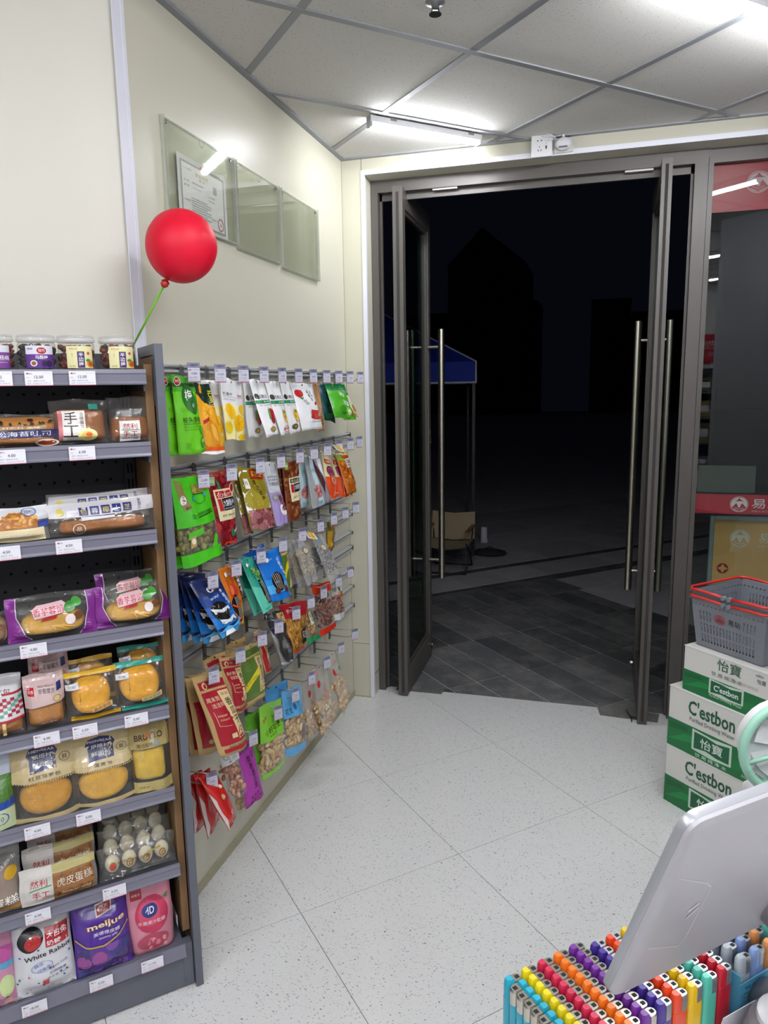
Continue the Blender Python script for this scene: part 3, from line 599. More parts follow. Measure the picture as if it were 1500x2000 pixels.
BAG = {
'a1':(.121,-1.778,1.677,.134,-1.694,1.674,.128,-1.778,1.460,.163,-1.694,1.466), 'a1b':(.097,-1.794,1.678,.105,-1.710,1.675,.104,-1.794,1.462,.133,-1.710,1.464),
'a2':(.118,-1.669,1.659,.123,-1.585,1.651,.131,-1.669,1.455,.163,-1.585,1.452), 'a3b':(.079,-1.565,1.666,.096,-1.482,1.666,.100,-1.565,1.482,.112,-1.482,1.480),
'a3':(.118,-1.512,1.675,.139,-1.410,1.660,.130,-1.512,1.486,.140,-1.410,1.478), 'a4':(.098,-1.322,1.666,.104,-1.237,1.663,.110,-1.322,1.477,.124,-1.237,1.480),
'a5':(.116,-1.318,1.670,.127,-1.234,1.666,.173,-1.318,1.480,.180,-1.234,1.490), 'a6':(.115,-1.196,1.666,.130,-1.111,1.661,.170,-1.196,1.478,.164,-1.111,1.485),
'a7':(.114,-1.066,1.667,.117,-.982,1.662,.148,-1.066,1.474,.155,-.982,1.482), 'a8':(.112,-.970,1.660,.136,-.810,1.656,.157,-.970,1.482,.175,-.810,1.482),
'a9':(.090,-.694,1.663,.090,-.620,1.655,.108,-.694,1.461,.111,-.620,1.463), 'a10':(.095,-.626,1.655,.111,-.503,1.655,.115,-.626,1.508,.118,-.503,1.488),
'a11':(.114,-.610,1.655,.133,-.465,1.657,.157,-.610,1.514,.202,-.465,1.499), 'a12':(.085,-.433,1.655,.099,-.322,1.651,.134,-.433,1.493,.165,-.322,1.504),
'b1':(.115,-1.810,1.402,.146,-1.676,1.397,.138,-1.810,1.154,.188,-1.676,1.173), 'b1b':(.080,-1.789,1.395,.110,-1.661,1.391,.105,-1.789,1.147,.154,-1.661,1.159),
'b2':(.113,-1.616,1.386,.135,-1.507,1.381,.143,-1.616,1.171,.146,-1.507,1.173), 'b2b':(.079,-1.652,1.393,.113,-1.491,1.392,.117,-1.652,1.186,.115,-1.491,1.176),
'b3b':(.090,-1.423,1.371,.090,-1.353,1.368,.130,-1.423,1.173,.121,-1.353,1.166), 'b3':(.112,-1.425,1.393,.136,-1.297,1.375,.157,-1.425,1.185,.181,-1.297,1.181),
'b4':(.116,-1.247,1.390,.127,-1.163,1.383,.164,-1.247,1.171,.165,-1.163,1.168), 'b5b':(.089,-1.066,1.371,.092,-.982,1.365,.112,-1.066,1.152,.104,-.982,1.143),
'b5':(.114,-1.073,1.372,.131,-.965,1.369,.127,-1.073,1.148,.134,-.965,1.153), 'b6b':(.100,-.890,1.366,.100,-.822,1.369,.099,-.890,1.172,.111,-.822,1.173),
'b6':(.120,-.870,1.378,.120,-.801,1.370,.147,-.870,1.168,.169,-.801,1.180), 'b7':(.096,-.774,1.367,.108,-.690,1.370,.156,-.774,1.171,.156,-.690,1.176),
'b8':(.118,-.693,1.385,.123,-.611,1.363,.151,-.693,1.182,.164,-.611,1.179), 'b9':(.100,-.529,1.358,.100,-.471,1.353,.137,-.529,1.164,.160,-.471,1.161),
'b10':(.115,-.511,1.361,.130,-.391,1.353,.169,-.511,1.172,.172,-.391,1.169), 'c1':(.116,-1.751,1.100,.143,-1.627,1.086,.213,-1.751,.940,.206,-1.627,.943),
'c1b':(.092,-1.734,1.094,.115,-1.631,1.082,.145,-1.734,.913,.156,-1.631,.906), 'c1c':(.067,-1.722,1.106,.091,-1.617,1.093,.104,-1.722,.908,.114,-1.617,.898),
'c1d':(.044,-1.709,1.107,.062,-1.626,1.099,.057,-1.709,.902,.066,-1.626,.891), 'c2':(.114,-1.579,1.098,.133,-1.483,1.087,.150,-1.579,.908,.143,-1.483,.900),
'c3':(.119,-1.442,1.094,.121,-1.358,1.088,.191,-1.442,.917,.186,-1.358,.922), 'c3b':(.086,-1.428,1.085,.099,-1.344,1.084,.152,-1.428,.904,.147,-1.344,.899),
'c4':(.112,-1.328,1.078,.137,-1.183,1.081,.173,-1.328,.922,.175,-1.183,.906), 'c4b':(.082,-1.356,1.086,.105,-1.236,1.102,.135,-1.356,.920,.146,-1.236,.914),
'c5':(.100,-1.096,1.088,.100,-1.026,1.086,.113,-1.096,.866,.108,-1.026,.862), 'c6b':(.090,-1.001,1.048,.090,-.931,1.058,.130,-1.001,.879,.137,-.931,.879),
'c6':(.115,-1.009,1.071,.129,-.920,1.078,.169,-1.009,.889,.183,-.920,.895), 'c7':(.116,-.823,1.052,.129,-.731,1.043,.196,-.823,.851,.205,-.731,.869),
'c7b':(.090,-.799,1.040,.090,-.714,1.036,.129,-.799,.854,.142,-.714,.866), 'c8':(.119,-.647,1.073,.123,-.563,1.065,.119,-.647,.943,.111,-.563,.929),
'd1':(.114,-1.270,.856,.133,-1.156,.842,.170,-1.270,.674,.164,-1.156,.653), 'd2':(.110,-1.149,.854,.140,-.954,.819,.166,-1.149,.673,.131,-.954,.631),
'd3':(.099,-.949,.798,.103,-.865,.790,.136,-.949,.640,.158,-.865,.636), 'd4':(.113,-.829,.842,.134,-.672,.821,.146,-.829,.628,.157,-.672,.624),
'd5':(.115,-.629,.790,.130,-.518,.768,.134,-.629,.631,.145,-.518,.621), 'e1':(.116,-1.766,.818,.143,-1.638,.792,.196,-1.766,.583,.214,-1.638,.567),
'e1b':(.082,-1.747,.807,.107,-1.632,.785,.113,-1.747,.568,.118,-1.632,.537), 'e1c':(.052,-1.730,.797,.076,-1.625,.779,.073,-1.730,.551,.077,-1.625,.525),
'e2':(.103,-1.585,.813,.123,-1.486,.785,.143,-1.585,.629,.134,-1.486,.613), 'e3':(.093,-1.427,.786,.113,-1.318,.780,.083,-1.427,.563,.126,-1.318,.584),
'e4':(.080,-1.296,.796,.080,-1.231,.794,.120,-1.296,.647,.107,-1.231,.639), 'f1':(.112,-1.348,.542,.135,-1.210,.524,.115,-1.348,.267,.141,-1.210,.284),
'f2':(.113,-1.161,.520,.134,-1.029,.499,.123,-1.161,.261,.148,-1.029,.243), 'f3':(.083,-.902,.457,.103,-.778,.477,.110,-.902,.195,.134,-.778,.203),
'f4':(.114,-.873,.488,.133,-.744,.502,.170,-.873,.200,.170,-.744,.245), 'f5':(.116,-.699,.509,.128,-.610,.485,.193,-.699,.223,.188,-.610,.281),
'f1b':(.073,-1.377,.517,.095,-1.252,.506,.086,-1.377,.327,.107,-1.252,.324), 'f2b':(.072,-1.221,.545,.097,-1.070,.537,.102,-1.221,.307,.119,-1.070,.286),
'e2b':(.068,-1.623,.814,.090,-1.517,.811,.111,-1.623,.651,.126,-1.517,.640), 'e3b':(.063,-1.468,.805,.084,-1.362,.810,.071,-1.468,.613,.097,-1.362,.617),
'g2b':(.082,-1.508,.433,.091,-1.424,.425,.105,-1.508,.233,.088,-1.424,.218), 'g1':(.127,-1.781,.520,.137,-1.699,.502,.219,-1.781,.363,.197,-1.699,.357),
'g1b':(.098,-1.758,.508,.103,-1.675,.489,.133,-1.758,.305,.125,-1.675,.320), 'g1c':(.070,-1.738,.493,.070,-1.665,.474,.074,-1.738,.300,.067,-1.665,.287),
'g2':(.104,-1.624,.500,.122,-1.533,.487,.153,-1.624,.361,.146,-1.533,.346), 'g3':(.117,-1.524,.484,.125,-1.440,.473,.139,-1.524,.267,.161,-1.440,.277)}
# ---------------------------------------------------------------- what hangs on the hooks
W_, K_ = '#ffffff', '#1d1b19'
def lines(u, v, w, n, dv, c, h=.004): return [('r', u, v - i * dv - h, u + w * (1 if i % 3 else .8), v - i * dv, c) for i in range(n)]
# --- top row
plum = [('r', 0, .80, 1, 1, '#4aa22e'), ('r', 0, .86, 1, .905, '#2e4f1f'), ('e', .62, .70, .30, .20, '#2f6e2c', .25), ('t', '梅', .60, .755, .14, W_, dict(b=.01)), ('t', 'の', .72, .62, .05, W_), ('e', .17, .925, .13, .055, '#e9e2d8'), ('e', .17, .925, .11, .047, '#a51e28'), ('t', '佳巧', .17, .93, .035, W_, dict(w=.15)),
        ('t', '枝头青梅', .52, .44, .075, '#26331a', dict(w=.74)), ('r', .16, .385, .90, .39, '#26331a'), ('t', 'グリーンプラム', .50, .35, .03, '#3a4a22', dict(w=.68)), ('t', 'GREEN PLUM SELECTION', .5, .315, .012, '#3a4a22', dict(w=.6)), ('e', .80, .30, .07, .055, '#56a33a'), ('e', .90, .27, .06, .06, '#4a9433'), ('e', .82, .14, .10, .075, '#4c9636'), ('e', .79, .16, .05, .03, '#86c46a')] + [('ring', .2 + .19 * i, .575, .055, .022, '#5c8a2c', .8) for i in range(3)] + lines(.16, .15, .18, 5, .018, '#3f6a1c')
pouch('a1b', 'snack_bag', 'bright green plum snack bag half hidden by the shelf end panel', '#63bd17', 'foil', plum, .022)
pouch('a1', 'snack_bag', 'bright green plum snack bag first on the top row beside the shelf end panel', '#66c418', 'foil', plum, .025)
pouch('a2', 'snack_bag', 'orange dried mango bag with a dark green top on the top row', '#e79a1c', 'foil', [('r', 0, .70, 1, 1, '#1d3527'), ('p', [(.0, .75), (.5, .70), (.85, .45), (1, .35), (1, .12), (0, .12)], '#e9a323'), ('p', [(.02, .86), (.45, .72), (.6, .5), (.55, .38), (.1, .42)], '#f0a92a'), ('e', .45, .60, .22, .13, '#f6b733', -.5), ('l', [(.25, .62), (.62, .55)], .0016, '#c77c12'), ('l', [(.35, .70), (.55, .48)], .0016, '#c77c12'), ('l', [(.3, .55), (.66, .66)], .0016, '#c77c12'), ('e', .55, .30, .28, .19, '#d8901f', .3), ('e', .60, .30, .14, .14, '#eab04a', .3), ('e', .25, .22, .13, .12, '#eaa42a'), ('r', 0, 0, 1, .045, W_), ('r', 0, .045, 1, .10, '#e25a1a'), ('q', [(.18, .42), (.42, .48), (.42, .53), (.18, .47)], '#b3241c'), ('tv', '芒果干', .82, .87, .09, '#f2e13a', dict(b=.015, lean=.03))], .022)
mg = [('r', 0, .0, 1, .57, '#f3e6a2'), ('t', '芒果干', .25, .745, .055, '#55524e', dict(w=.38)), ('t', '零食客', .80, .74, .05, '#b5242a', dict(w=.28, b=.01)), ('l', [(.05, .70), (.95, .70)], .0006, '#8b8884'), ('t', 'DRIED MANGO', .3, .66, .018, '#8b8884', dict(w=.45)), ('e', .25, .47, .19, .13, '#f0bb1e', .3), ('e', .85, .50, .2, .09, '#eec22a', -.3), ('e', .58, .28, .26, .14, '#f2b81c', .35), ('l', [(.42, .34), (.72, .20)], .0012, '#c98d10'), ('l', [(.40, .24), (.74, .32)], .0012, '#c98d10'), ('l', [(.5, .38), (.6, .16)], .0012, '#c98d10'), ('e', .10, .20, .14, .10, '#e6c31d'), ('e', .72, .05, .16, .05, '#e5c225'), ('e', .97, .08, .06, .07, '#e09a2a'), ('t', '净含量 98g', .86, .03, .014, '#6b5a20', dict(w=.16))]
pouch('a3b', 'snack_bag', 'white and yellow mango snack bag hanging behind another one on the top row', '#dedddb', 'foil', mg, .02)
pouch('a3', 'snack_bag', 'white and yellow mango snack bag with whole mangoes printed below', '#e6e6e6', 'foil', mg, .022)
def fruit(extra): return [('t', '良果记', .60, .70, .07, '#2b2a33', dict(w=.55)), ('e', .15, .70, .12, .05, '#3a342e'), ('r', 0, .575, 1, .635, '#2f8a5a'), ('t', '果干蜜饯', .68, .605, .03, W_, dict(w=.42)), ('t', 'FRUIT SNACK SELECT', .62, .545, .016, '#6a6a70', dict(w=.6)), ('ring', .16, .545, .05, .014, '#b06a6a', .7)] + extra + [('l', [(.45, .12), (1, .13)], .0008, '#54524e')]
straw = [('e', .70, .36, .24, .12, '#c21f33', .1), ('e', .70, .29, .16, .09, '#b01a2c'), ('p', [(.45, .46), (.60, .50), (.55, .30), (.42, .30)], '#5f9a48'), ('b', .52, .26, .9, .46, 26, .0016, ['#e8707a', '#8f1222'], 3), ('e', .42, .12, .16, .05, '#8f7a3c'), ('t', '甄', .42, .12, .035, '#e9dca8')]
yel = lambda c: [('e', .68, .33, .26, .13, c, .3), ('e', .68, .32, .15, .08, '#f6c63a', .3), ('e', .66, .32, .07, .035, '#b5671c'), ('p', [(.55, .46), (.80, .42), (.75, .36)], '#4b8a3a')]
pouch('a4', 'snack_bag', 'white strawberry snack bag with a green band, third behind the white row', '#e9e9ea', 'foil', fruit(straw), .02)
pouch('a5', 'snack_bag', 'white strawberry snack bag with a green band leaning out in front', '#eeeeef', 'foil', fruit(straw), .022)
pouch('a6', 'snack_bag', 'white peach snack bag with a green band and a red round stamp', '#eeeeef', 'foil', fruit(yel('#f2c32e') + [('ring', .55, .10, .20, .065, '#b8404a', .85), ('r', .28, .085, .86, .12, '#b52d38'), ('t', '零食优选', .57, .102, .025, W_, dict(w=.5))]), .022)
pouch('a7', 'snack_bag', 'white yellow-fruit snack bag with green band and a bronze seal', '#e9e9ea', 'foil', fruit(yel('#eeb91f') + [('e', .35, .13, .2, .055, '#5f5530'), ('t', '果', .35, .13, .04, '#cdbf86')]), .022)
pouch('a8', 'snack_bag', 'large white hawthorn snack bag with red fruit strips on the top row', '#ececee', 'foil', [('e', .22, .77, .17, .085, '#c0272d'), ('e', .35, .78, .10, .07, '#cc3a3c'), ('p', [(.08, .72), (.25, .68), (.42, .70), (.30, .64)], '#4e8a35'), ('tv', '山楂条', .62, .82, .075, K_, dict(lean=.05, b=.005)), ('tv', '果味', .78, .80, .06, K_, dict(lean=.04)), ('q', [(.75, .52), (.85, .54), (.87, .60), (.77, .58)], '#b8242a'), ('q', [(.48, .34), (.80, .30), (.86, .40), (.54, .43)], '#c23a34'), ('q', [(.38, .26), (.70, .20), (.82, .28), (.50, .34)], '#b52f2d'), ('q', [(.58, .26), (.88, .18), (.92, .26), (.66, .34)], '#cb4a40'), ('e', .66, .19, .30, .02, '#d9d8da'), ('tv', '酸甜', .36, .62, .05, '#4a4a4e', dict(lean=.04)), ('tv', '开胃', .43, .62, .05, '#4a4a4e', dict(lean=.04))], .03)
pouch('a9', 'snack_bag', 'narrow tan snack bag with brown nuts beside the large white bag', '#b98a62', 'foil', [('t', '又', .5, .45, .16, '#e8d7bd'), ('b', .05, .05, .95, .32, 40, .008, ['#8a4f26', '#a9693a', '#c79055'], 5)], .02)
pouch('a10', 'snack_bag', 'dark teal and blue snack bag near the right end of the top row', '#154a50', 'foil', [('p', [(.35, .9), (.9, .55), (1, .2), (.75, .1), (.45, .5)], '#3f8fc4'), ('p', [(.1, .5), (.5, .35), (.7, .1), (.2, .1)], '#0e2e30'), ('t', '海味', .62, .66, .09, '#dbe9f2', dict(rot=-35)), ('e', .3, .12, .2, .08, '#2c6a35')], .03, 'pillow')
pouch('a12', 'snack_bag', 'cream patterned snack bag peeking out at the right end of the top row', '#d9d2b4', 'foil', [('e', .8, .3, .12, .12, '#a9763a'), ('e', .75, .08, .12, .08, '#b98545'), ('r', 0, .7, 1, 1, '#1e7a3a')], .03, 'pillow')
pouch('a11', 'snack_bag', 'shiny green olive snack bag with white lettering at the right end of the top row', '#4fae2a', 'foil', [('r', 0, .82, 1, 1, '#17733b'), ('t', '溜溜', .55, .70, .12, W_, dict(rot=-20, b=.01)), ('t', '溜溜', .62, .46, .14, W_, dict(rot=-15, b=.01)), ('t', '梅', .9, .50, .12, W_, dict(rot=-15)), ('e', .38, .26, .16, .13, '#3b8a1f'), ('e', .62, .20, .18, .14, '#7cc24a'), ('e', .62, .20, .10, .08, '#cfe6a8'), ('e', .86, .22, .14, .10, '#8a8a2e')], .04, 'pillow')
# --- second row
grn = [('r', 0, .44, 1, 1, '#44b81c'), ('r', 0, .0, 1, .14, '#46c01a'), ('p', [(.06, .98), (.24, .96), (.30, .80), (.38, .64), (.20, .62), (.12, .78)], '#8a7a48'), ('e', .22, .74, .07, .055, '#efeee8', -.2), ('tv', '话梅乐', .22, .775, .03, K_), ('t', '糖米', .30, .655, .035, '#2a2616', dict(rot=12)), ('b', .48, .80, .80, .91, 34, .009, ['#8f8a3a', '#a8a24e', '#7a752c'], 9, .8), ('ring', .62, .75, .17, .075, '#1d5a14', .93), ('p', [(.46, .80), (.8, .80), (.78, .79), (.48, .79)], '#1d5a14'), ('e', .80, .77, .035, .018, '#2f8fc8'), ('e', .46, .745, .035, .018, '#2f8fc8'), ('t', '这一生的吹边糖时', .58, .565, .055, '#14240c', dict(w=.60, rot=5)), ('l', [(.40, .53), (.9, .56)], .0016, '#14240c')]
grn_fill = (.08, .15, .80, .42, 60, (.010, .008, .012), ['#77743a', '#8d8a46', '#666230', '#99934f'], 0, .012)
pouch('b1b', 'snack_bag', 'green candied snack bag with clear window hidden behind its twin in the second row', '#46b81e', 'clear', grn, .03, fills=(.08, .15, .85, .42, 30, (.010, .008, .012), ['#77743a', '#666230'], 0, .01))
pouch('b1', 'snack_bag', 'green candied snack bag with a clear window, first in the second row', '#46b81e', 'clear', grn + [('q', [(.12, .30), (.44, .34), (.46, .42), (.14, .38)], '#4fb52a'), ('q', [(.14, .20), (.26, .22), (.26, .34), (.16, .33)], '#b49a62'), ('e', .21, .28, .04, .035, '#e8ddbd'), ('p', [(.60, .14), (.72, .14), (.80, .26), (.76, .31), (.68, .28)], '#4cc222')], .045, fills=grn_fill)
red = [('b', 0, 0, 1, 1, 70, .014, ['#8a1620', '#a3212a', '#74101a', '#b03038'], 4, .9), ('p', [(.30, .95), (.42, .88), (.50, .76), (.36, .80)], '#2f7a50'), ('e', .62, .16, .10, .06, '#2f7a5a', 1.1), ('r', .02, .86, .26, .98, '#8fae78'), ('t', '新品', .14, .92, .05, '#e6eedd', dict(w=.16)), ('r', .14, .36, .96, .80, '#e8dcb0'), ('r', .20, .68, .90, .775, '#b3222a'), ('t', '农夫山庄', .54, .727, .075, '#f0e8d8', dict(w=.62)), ('r', .20, .50, .32, .67, '#b01e26'), ('r', .34, .50, .95, .67, '#1c1c2a'), ('t', '九制杨梅', .65, .60, .095, W_, dict(w=.58, b=.008)), ('t', 'NINE SYSTEM BAYBERRY', .65, .525, .02, '#d8d8e0', dict(w=.55)), ('t', '蜜饯 果脯 90克', .55, .43, .03, '#6b6140', dict(w=.6)), ('e', .90, .80, .10, .08, '#e8c8b0'), ('e', .90, .80, .07, .06, '#a3242a'), ('t', 'sweety', .80, .20, .05, W_, dict(rot=25, w=.3)), ('b', .1, .02, .9, .06, 8, .008, ['#c8402a', '#d85a38'], 8)]
pouch('b2b', 'snack_bag', 'deep red snack bag whose top edge shows behind the bayberry bag', '#9c1f24', 'foil', [('t', '特价', .85, .96, .05, '#d8a84a', dict(w=.12))], .02)
pouch('b2', 'snack_bag', 'dark red bayberry bag with a stamp-edged label in the second row', '#7e1620', 'foil', red, .028)
gold = [('e', .30, .72, .42, .24, W_), ('e', .30, .73, .36, .20, '#8d7d1e'), ('e', .45, .42, .52, .24, W_), ('e', .45, .46, .46, .20, '#a3932e'), ('e', .70, .80, .40, .25, '#8d7d1e'), ('b', .02, 0, 1, .33, 46, .016, ['#8a4a4e', '#a3646a', '#b88084', '#6f3a40'], 6, .75), ('r', .10, .66, .28, .82, '#efefe6'), ('t', '陈皮', .19, .75, .06, '#3a3a2a', dict(w=.1)), ('tv', '粤之恋梅', .50, .76, .075, K_, dict(lean=.045, b=.006)), ('r', .42, .82, .98, .98, '#b3201e'), ('t', '买就送', .70, .90, .10, '#f0dc3a', dict(w=.5, b=.01))]
pouch('b3b', 'snack_bag', 'olive gold plum bag hanging behind the one with the red promotion patch', '#756a22', 'foil', gold[:8], .02)
pouch('b3', 'snack_bag', 'olive gold plum bag with a red and yellow promotion patch', '#8d7d1e', 'foil', gold, .03)
pouch('b4', 'snack_bag', 'silver and lavender ginger plum bag in the second row', '#c9cbd2', 'foil', [('r', 0, 0, 1, .52, '#a893cf'), ('ring', .5, .66, .48, .13, '#4b4b52', .985), ('t', 'FLAVOURING ORANGE', .5, .765, .025, '#4b4b52', dict(w=.75)), ('t', 'DAY BITTER PLUM', .5, .715, .025, '#4b4b52', dict(w=.7)), ('t', '九制陈皮梅', .5, .655, .06, '#5c5c66', dict(w=.78)), ('e', .68, .24, .30, .10, '#efeef2'), ('b', .48, .22, .90, .50, 44, .008, ['#6f3a4a', '#8d5764', '#57283a', '#b0808c'], 12), ('e', .22, .44, .18, .06, '#8f8f86'), ('t', '优选', .22, .44, .03, '#e9e9e0', dict(w=.2))], .026)
brn = [('b', 0, 0, 1, 1, 90, .012, ['#7a3a20', '#93502c', '#a8683c', '#5e2a16'], 14, .6), ('r', .08, .87, .30, .99, '#8aa83a'), ('t', '新', .19, .93, .05, W_), ('r', .22, .33, 1, .73, '#e6d9ae'), ('r', .28, .64, .92, .71, '#2a2523'), ('t', '农夫山庄', .60, .675, .055, '#eee6d8', dict(w=.55)), ('r', .28, .48, .40, .62, '#b3222a'), ('r', .42, .48, 1, .62, '#23263a'), ('t', '九制橙皮', .70, .56, .08, W_, dict(w=.52)), ('t', '蜜饯 90克', .62, .40, .03, '#7a8a50', dict(w=.6))]
pouch('b5b', 'snack_bag', 'brown dried peel bag half hidden behind its twin in the second row', '#6a3520', 'foil', brn, .02)
pouch('b5', 'snack_bag', 'brown dried peel bag with a stamp-edged label in front in the second row', '#7a3f26', 'foil', brn, .026)
lb = [('e', .5, .30, .42, .13, '#c07a78'), ('b', .15, .2, .85, .42, 30, .009, ['#a85a5c', '#cf9492'], 16), ('ring', .6, .68, .4, .12, '#8fb4bf', .97), ('r', .2, .05, .7, .11, '#8aa0a8'), ('t', '冰梅', .5, .72, .08, '#7a98a8', dict(w=.5))]
pouch('b6b', 'snack_bag', 'pale blue plum bag hanging straight in the second row', '#b3c9cf', 'foil', lb, .025)
pouch('b6', 'snack_bag', 'pale blue plum bag twisted sideways showing its silver flank', '#b9d6de', 'foil', lb, .03, parts=[('silver_flank', [('p', [(0, .98), (.45, .98), (.30, .6), (.40, .2), (.35, .0), (0, 0)], '#9a9a9c')], PRINTG)])
pouch('b7', 'snack_bag', 'grey and white snack bag seen nearly edge on in the second row', '#8d8b90', 'foil', [('p', [(.6, .9), (1, .9), (1, 0), (.75, 0)], '#e3e0e6'), ('e', .85, .2, .12, .08, '#a8388a'), ('tv', '山楂球', .38, .68, .07, '#5b5a60'), ('p', [(.0, 1), (.3, 1), (.55, .4), (.3, .2)], '#4f2a2e')], .028)
rose = [('r', 0, 0, 1, .46, '#d6481a'), ('e', .5, .58, .36, .12, '#7a2a4a'), ('ring', .5, .58, .26, .08, '#a8567a', .7), ('e', .62, .38, .34, .11, '#d66a4a'), ('ring', .62, .38, .22, .07, '#f0a48a', .7), ('r', .2, .74, .75, .84, '#c8401a'), ('t', '花果', .48, .79, .06, '#f4e6d0', dict(w=.4)), ('t', 'yeah', .4, .92, .04, '#4a6a30', dict(w=.3)), ('l', [(.55, .32), (.35, .05)], .002, '#f4e6e0'), ('t', '山楂片', .7, .10, .03, W_, dict(w=.3))]
pouch('b8', 'snack_bag', 'cream and orange hawthorn bag with a red rose print in the second row', '#d9cf9a', 'foil', rose, .025)
pouch('b9', 'snack_bag', 'cream and orange hawthorn bag squeezed between two others in the second row', '#cfc492', 'foil', rose, .025)
pouch('b10', 'snack_bag', 'orange dried shred bag with a white name patch ending the second row', '#c66a1e', 'foil', [('r', 0, .88, 1, 1, '#dfd4a0'), ('r', .02, .80, .4, .94, '#86ad3a'), ('b', .05, .2, .95, .76, 80, .011, ['#b0581c', '#d07a2a', '#8f4416', '#dd9440'], 18, .35), ('q', [(.40, .62), (.95, .66), (.92, .86), (.36, .82)], '#e4dcd4'), ('t', '红薯丝', .65, .77, .09, K_, dict(w=.46, b=.01)), ('t', '农家风味', .65, .685, .05, '#3a3a34', dict(w=.4)), ('r', .3, .86, .9, .92, '#c8401c'), ('p', [(.75, 0), (1, 0), (1, .12), (.9, .12)], '#c9bf6a')], .03, 'pillow')
# --- third row
sea = [('r', 0, .52, 1, .72, '#1d3f86'), ('r', 0, .34, 1, .52, '#1d5db0'), ('r', 0, .15, 1, .34, '#2478c8'), ('r', 0, 0, 1, .10, '#3d93cf'), ('e', .50, .80, .12, .05, W_), ('e', .50, .79, .05, .03, '#24366a'), ('t', '洽洽', .64, .81, .035, '#d8dfea', dict(w=.12)), ('tv', '海盐瓜子', .80, .74, .07, W_, dict(lean=.02, b=.004)), ('t', 'SEA SALT', .45, .66, .035, W_, dict(w=.38, rot=6)), ('e', .42, .42, .33, .17, '#201b1b', .05), ('b', .14, .22, .74, .56, 30, .006, ['#3a302c', '#14100f', '#8b7f76', '#5a4c44'], 20, .25), ('p', [(.10, .50), (.40, .44), (.76, .46), (.74, .42), (.40, .39), (.12, .45)], '#e9eef2'), ('p', [(.18, .30), (.45, .24), (.78, .28), (.76, .24), (.45, .20), (.2, .25)], '#e9eef2'), ('b', .12, .40, .75, .46, 20, .005, ['#f2f5f8', '#d5dde4'], 22), ('b', .18, .21, .76, .27, 20, .005, ['#f2f5f8', '#d5dde4'], 23), ('p', [(.10, .02), (.20, .11), (.32, .14), (.46, .09), (.52, .02)], '#eef3f5'), ('p', [(0, .10), (.3, .17), (.6, .11), (1, .18), (1, .10), (0, .10)], '#58aee0')]
for k, lab in (('c1d', 'navy sea salt seed bag at the back of the four on the first hook'), ('c1c', 'navy sea salt seed bag third from the front on the first hook'), ('c1b', 'navy sea salt seed bag second from the front on the first hook'), ('c1', 'navy sea salt seed bag in front, leaning out over the kraft bags')):
    pouch(k, 'snack_bag', lab, '#1c2a5a', 'foil', sea, .024)
seed = lambda bx=.5, by=.35: [('e', bx, by, .20, .24, '#1d1716', .15)] + [('l', [(bx - .12 + .06 * i, by + .2), (bx - .06 + .06 * i, by - .18)], .0018, '#cfc4b6') for i in range(5)]
pouch('c2', 'snack_bag', 'orange spicy crayfish seed bag with a yellow foot in the third row', '#d8741a', 'foil', [('p', [(.6, 0), (1, 0), (1, .5), (.75, .3)], '#f0c41c'), ('e', .48, .58, .24, .14, '#c8422a'), ('l', [(.3, .62), (.22, .8)], .006, '#d0502e'), ('l', [(.6, .66), (.55, .82)], .006, '#d0502e'), ('e', .35, .62, .10, .08, '#e87a4a'), ('e', .45, .36, .26, .16, '#2a1a16')] + seed(.5, .30) + [('l', [(.2, .38), (.5, .30), (.8, .42)], .006, '#d8521c'), ('l', [(.3, .16), (.55, .12), (.8, .2)], .006, '#d8521c'), ('e', .25, .88, .07, .04, W_), ('t', '洽洽', .44, .88, .04, W_, dict(w=.18)), ('tv', '焦糖味', .78, .82, .07, W_, dict(lean=.02)), ('p', [(.70, .86), (.86, .87), (.92, .5), (.80, .5)], '#3a1c12'), ('tv', '焦糖味瓜子', .79, .82, .065, W_, dict(lean=.02))], .026)
tea = [('p', [(0, 0), (1, 0), (1, .35), (0, .5)], '#5ec4ac'), ('b', .35, .5, .95, .8, 26, .008, ['#2a5a34', '#8aa83a', '#b0b84a'], 24, .4)] + seed(.60, .34) + [('e', .2, .88, .08, .035, W_), ('t', '洽洽', .34, .885, .03, W_, dict(w=.16)), ('tv', '绿茶', .72, .84, .06, '#1d3a32', dict(lean=.04)), ('ring', .6, .22, .25, .07, '#d8e8dc', .93), ('t', '藤椒味瓜子', .4, .06, .03, '#1d4a40', dict(w=.5))]
pouch('c3b', 'snack_bag', 'teal green seed bag behind its twin in the third row', '#1f7f6c', 'foil', tea, .022)
pouch('c3', 'snack_bag', 'teal green seed bag with green pepper print, in front in the third row', '#2c9a84', 'foil', tea, .026)
pouch('c4b', 'snack_bag', 'blue seed bag whose top corner shows behind the bright blue one', '#1550a8', 'foil', [], .02)
pouch('c4', 'snack_bag', 'bright blue walnut flavour seed bag with a large seed print', '#1e74d2', 'foil', [('r', 0, .16, 1, .34, '#4fb0ea'), ('r', 0, .34, 1, .46, '#2f92e0'), ('r', 0, 0, 1, .12, '#1c7ad8')] + [('e', .46, .38, .24, .20, '#241a18', .1)] + [('l', [(.28 + .06 * i, .56), (.36 + .06 * i, .22)], .0024, '#c8b8a6') for i in range(5)] + [('e', .30, .20, .10, .06, '#5a2e22'), ('e', .68, .20, .08, .07, '#6a3826'), ('e', .36, .84, .09, .045, W_), ('t', '洽洽', .52, .83, .03, '#dbe8f6', dict(w=.14)), ('tv', '山核桃味', .80, .80, .085, W_, dict(lean=.015, b=.006)), ('t', '葵花籽 净含量108克', .78, .17, .04, '#1c3f7a', dict(w=.3))], .03)
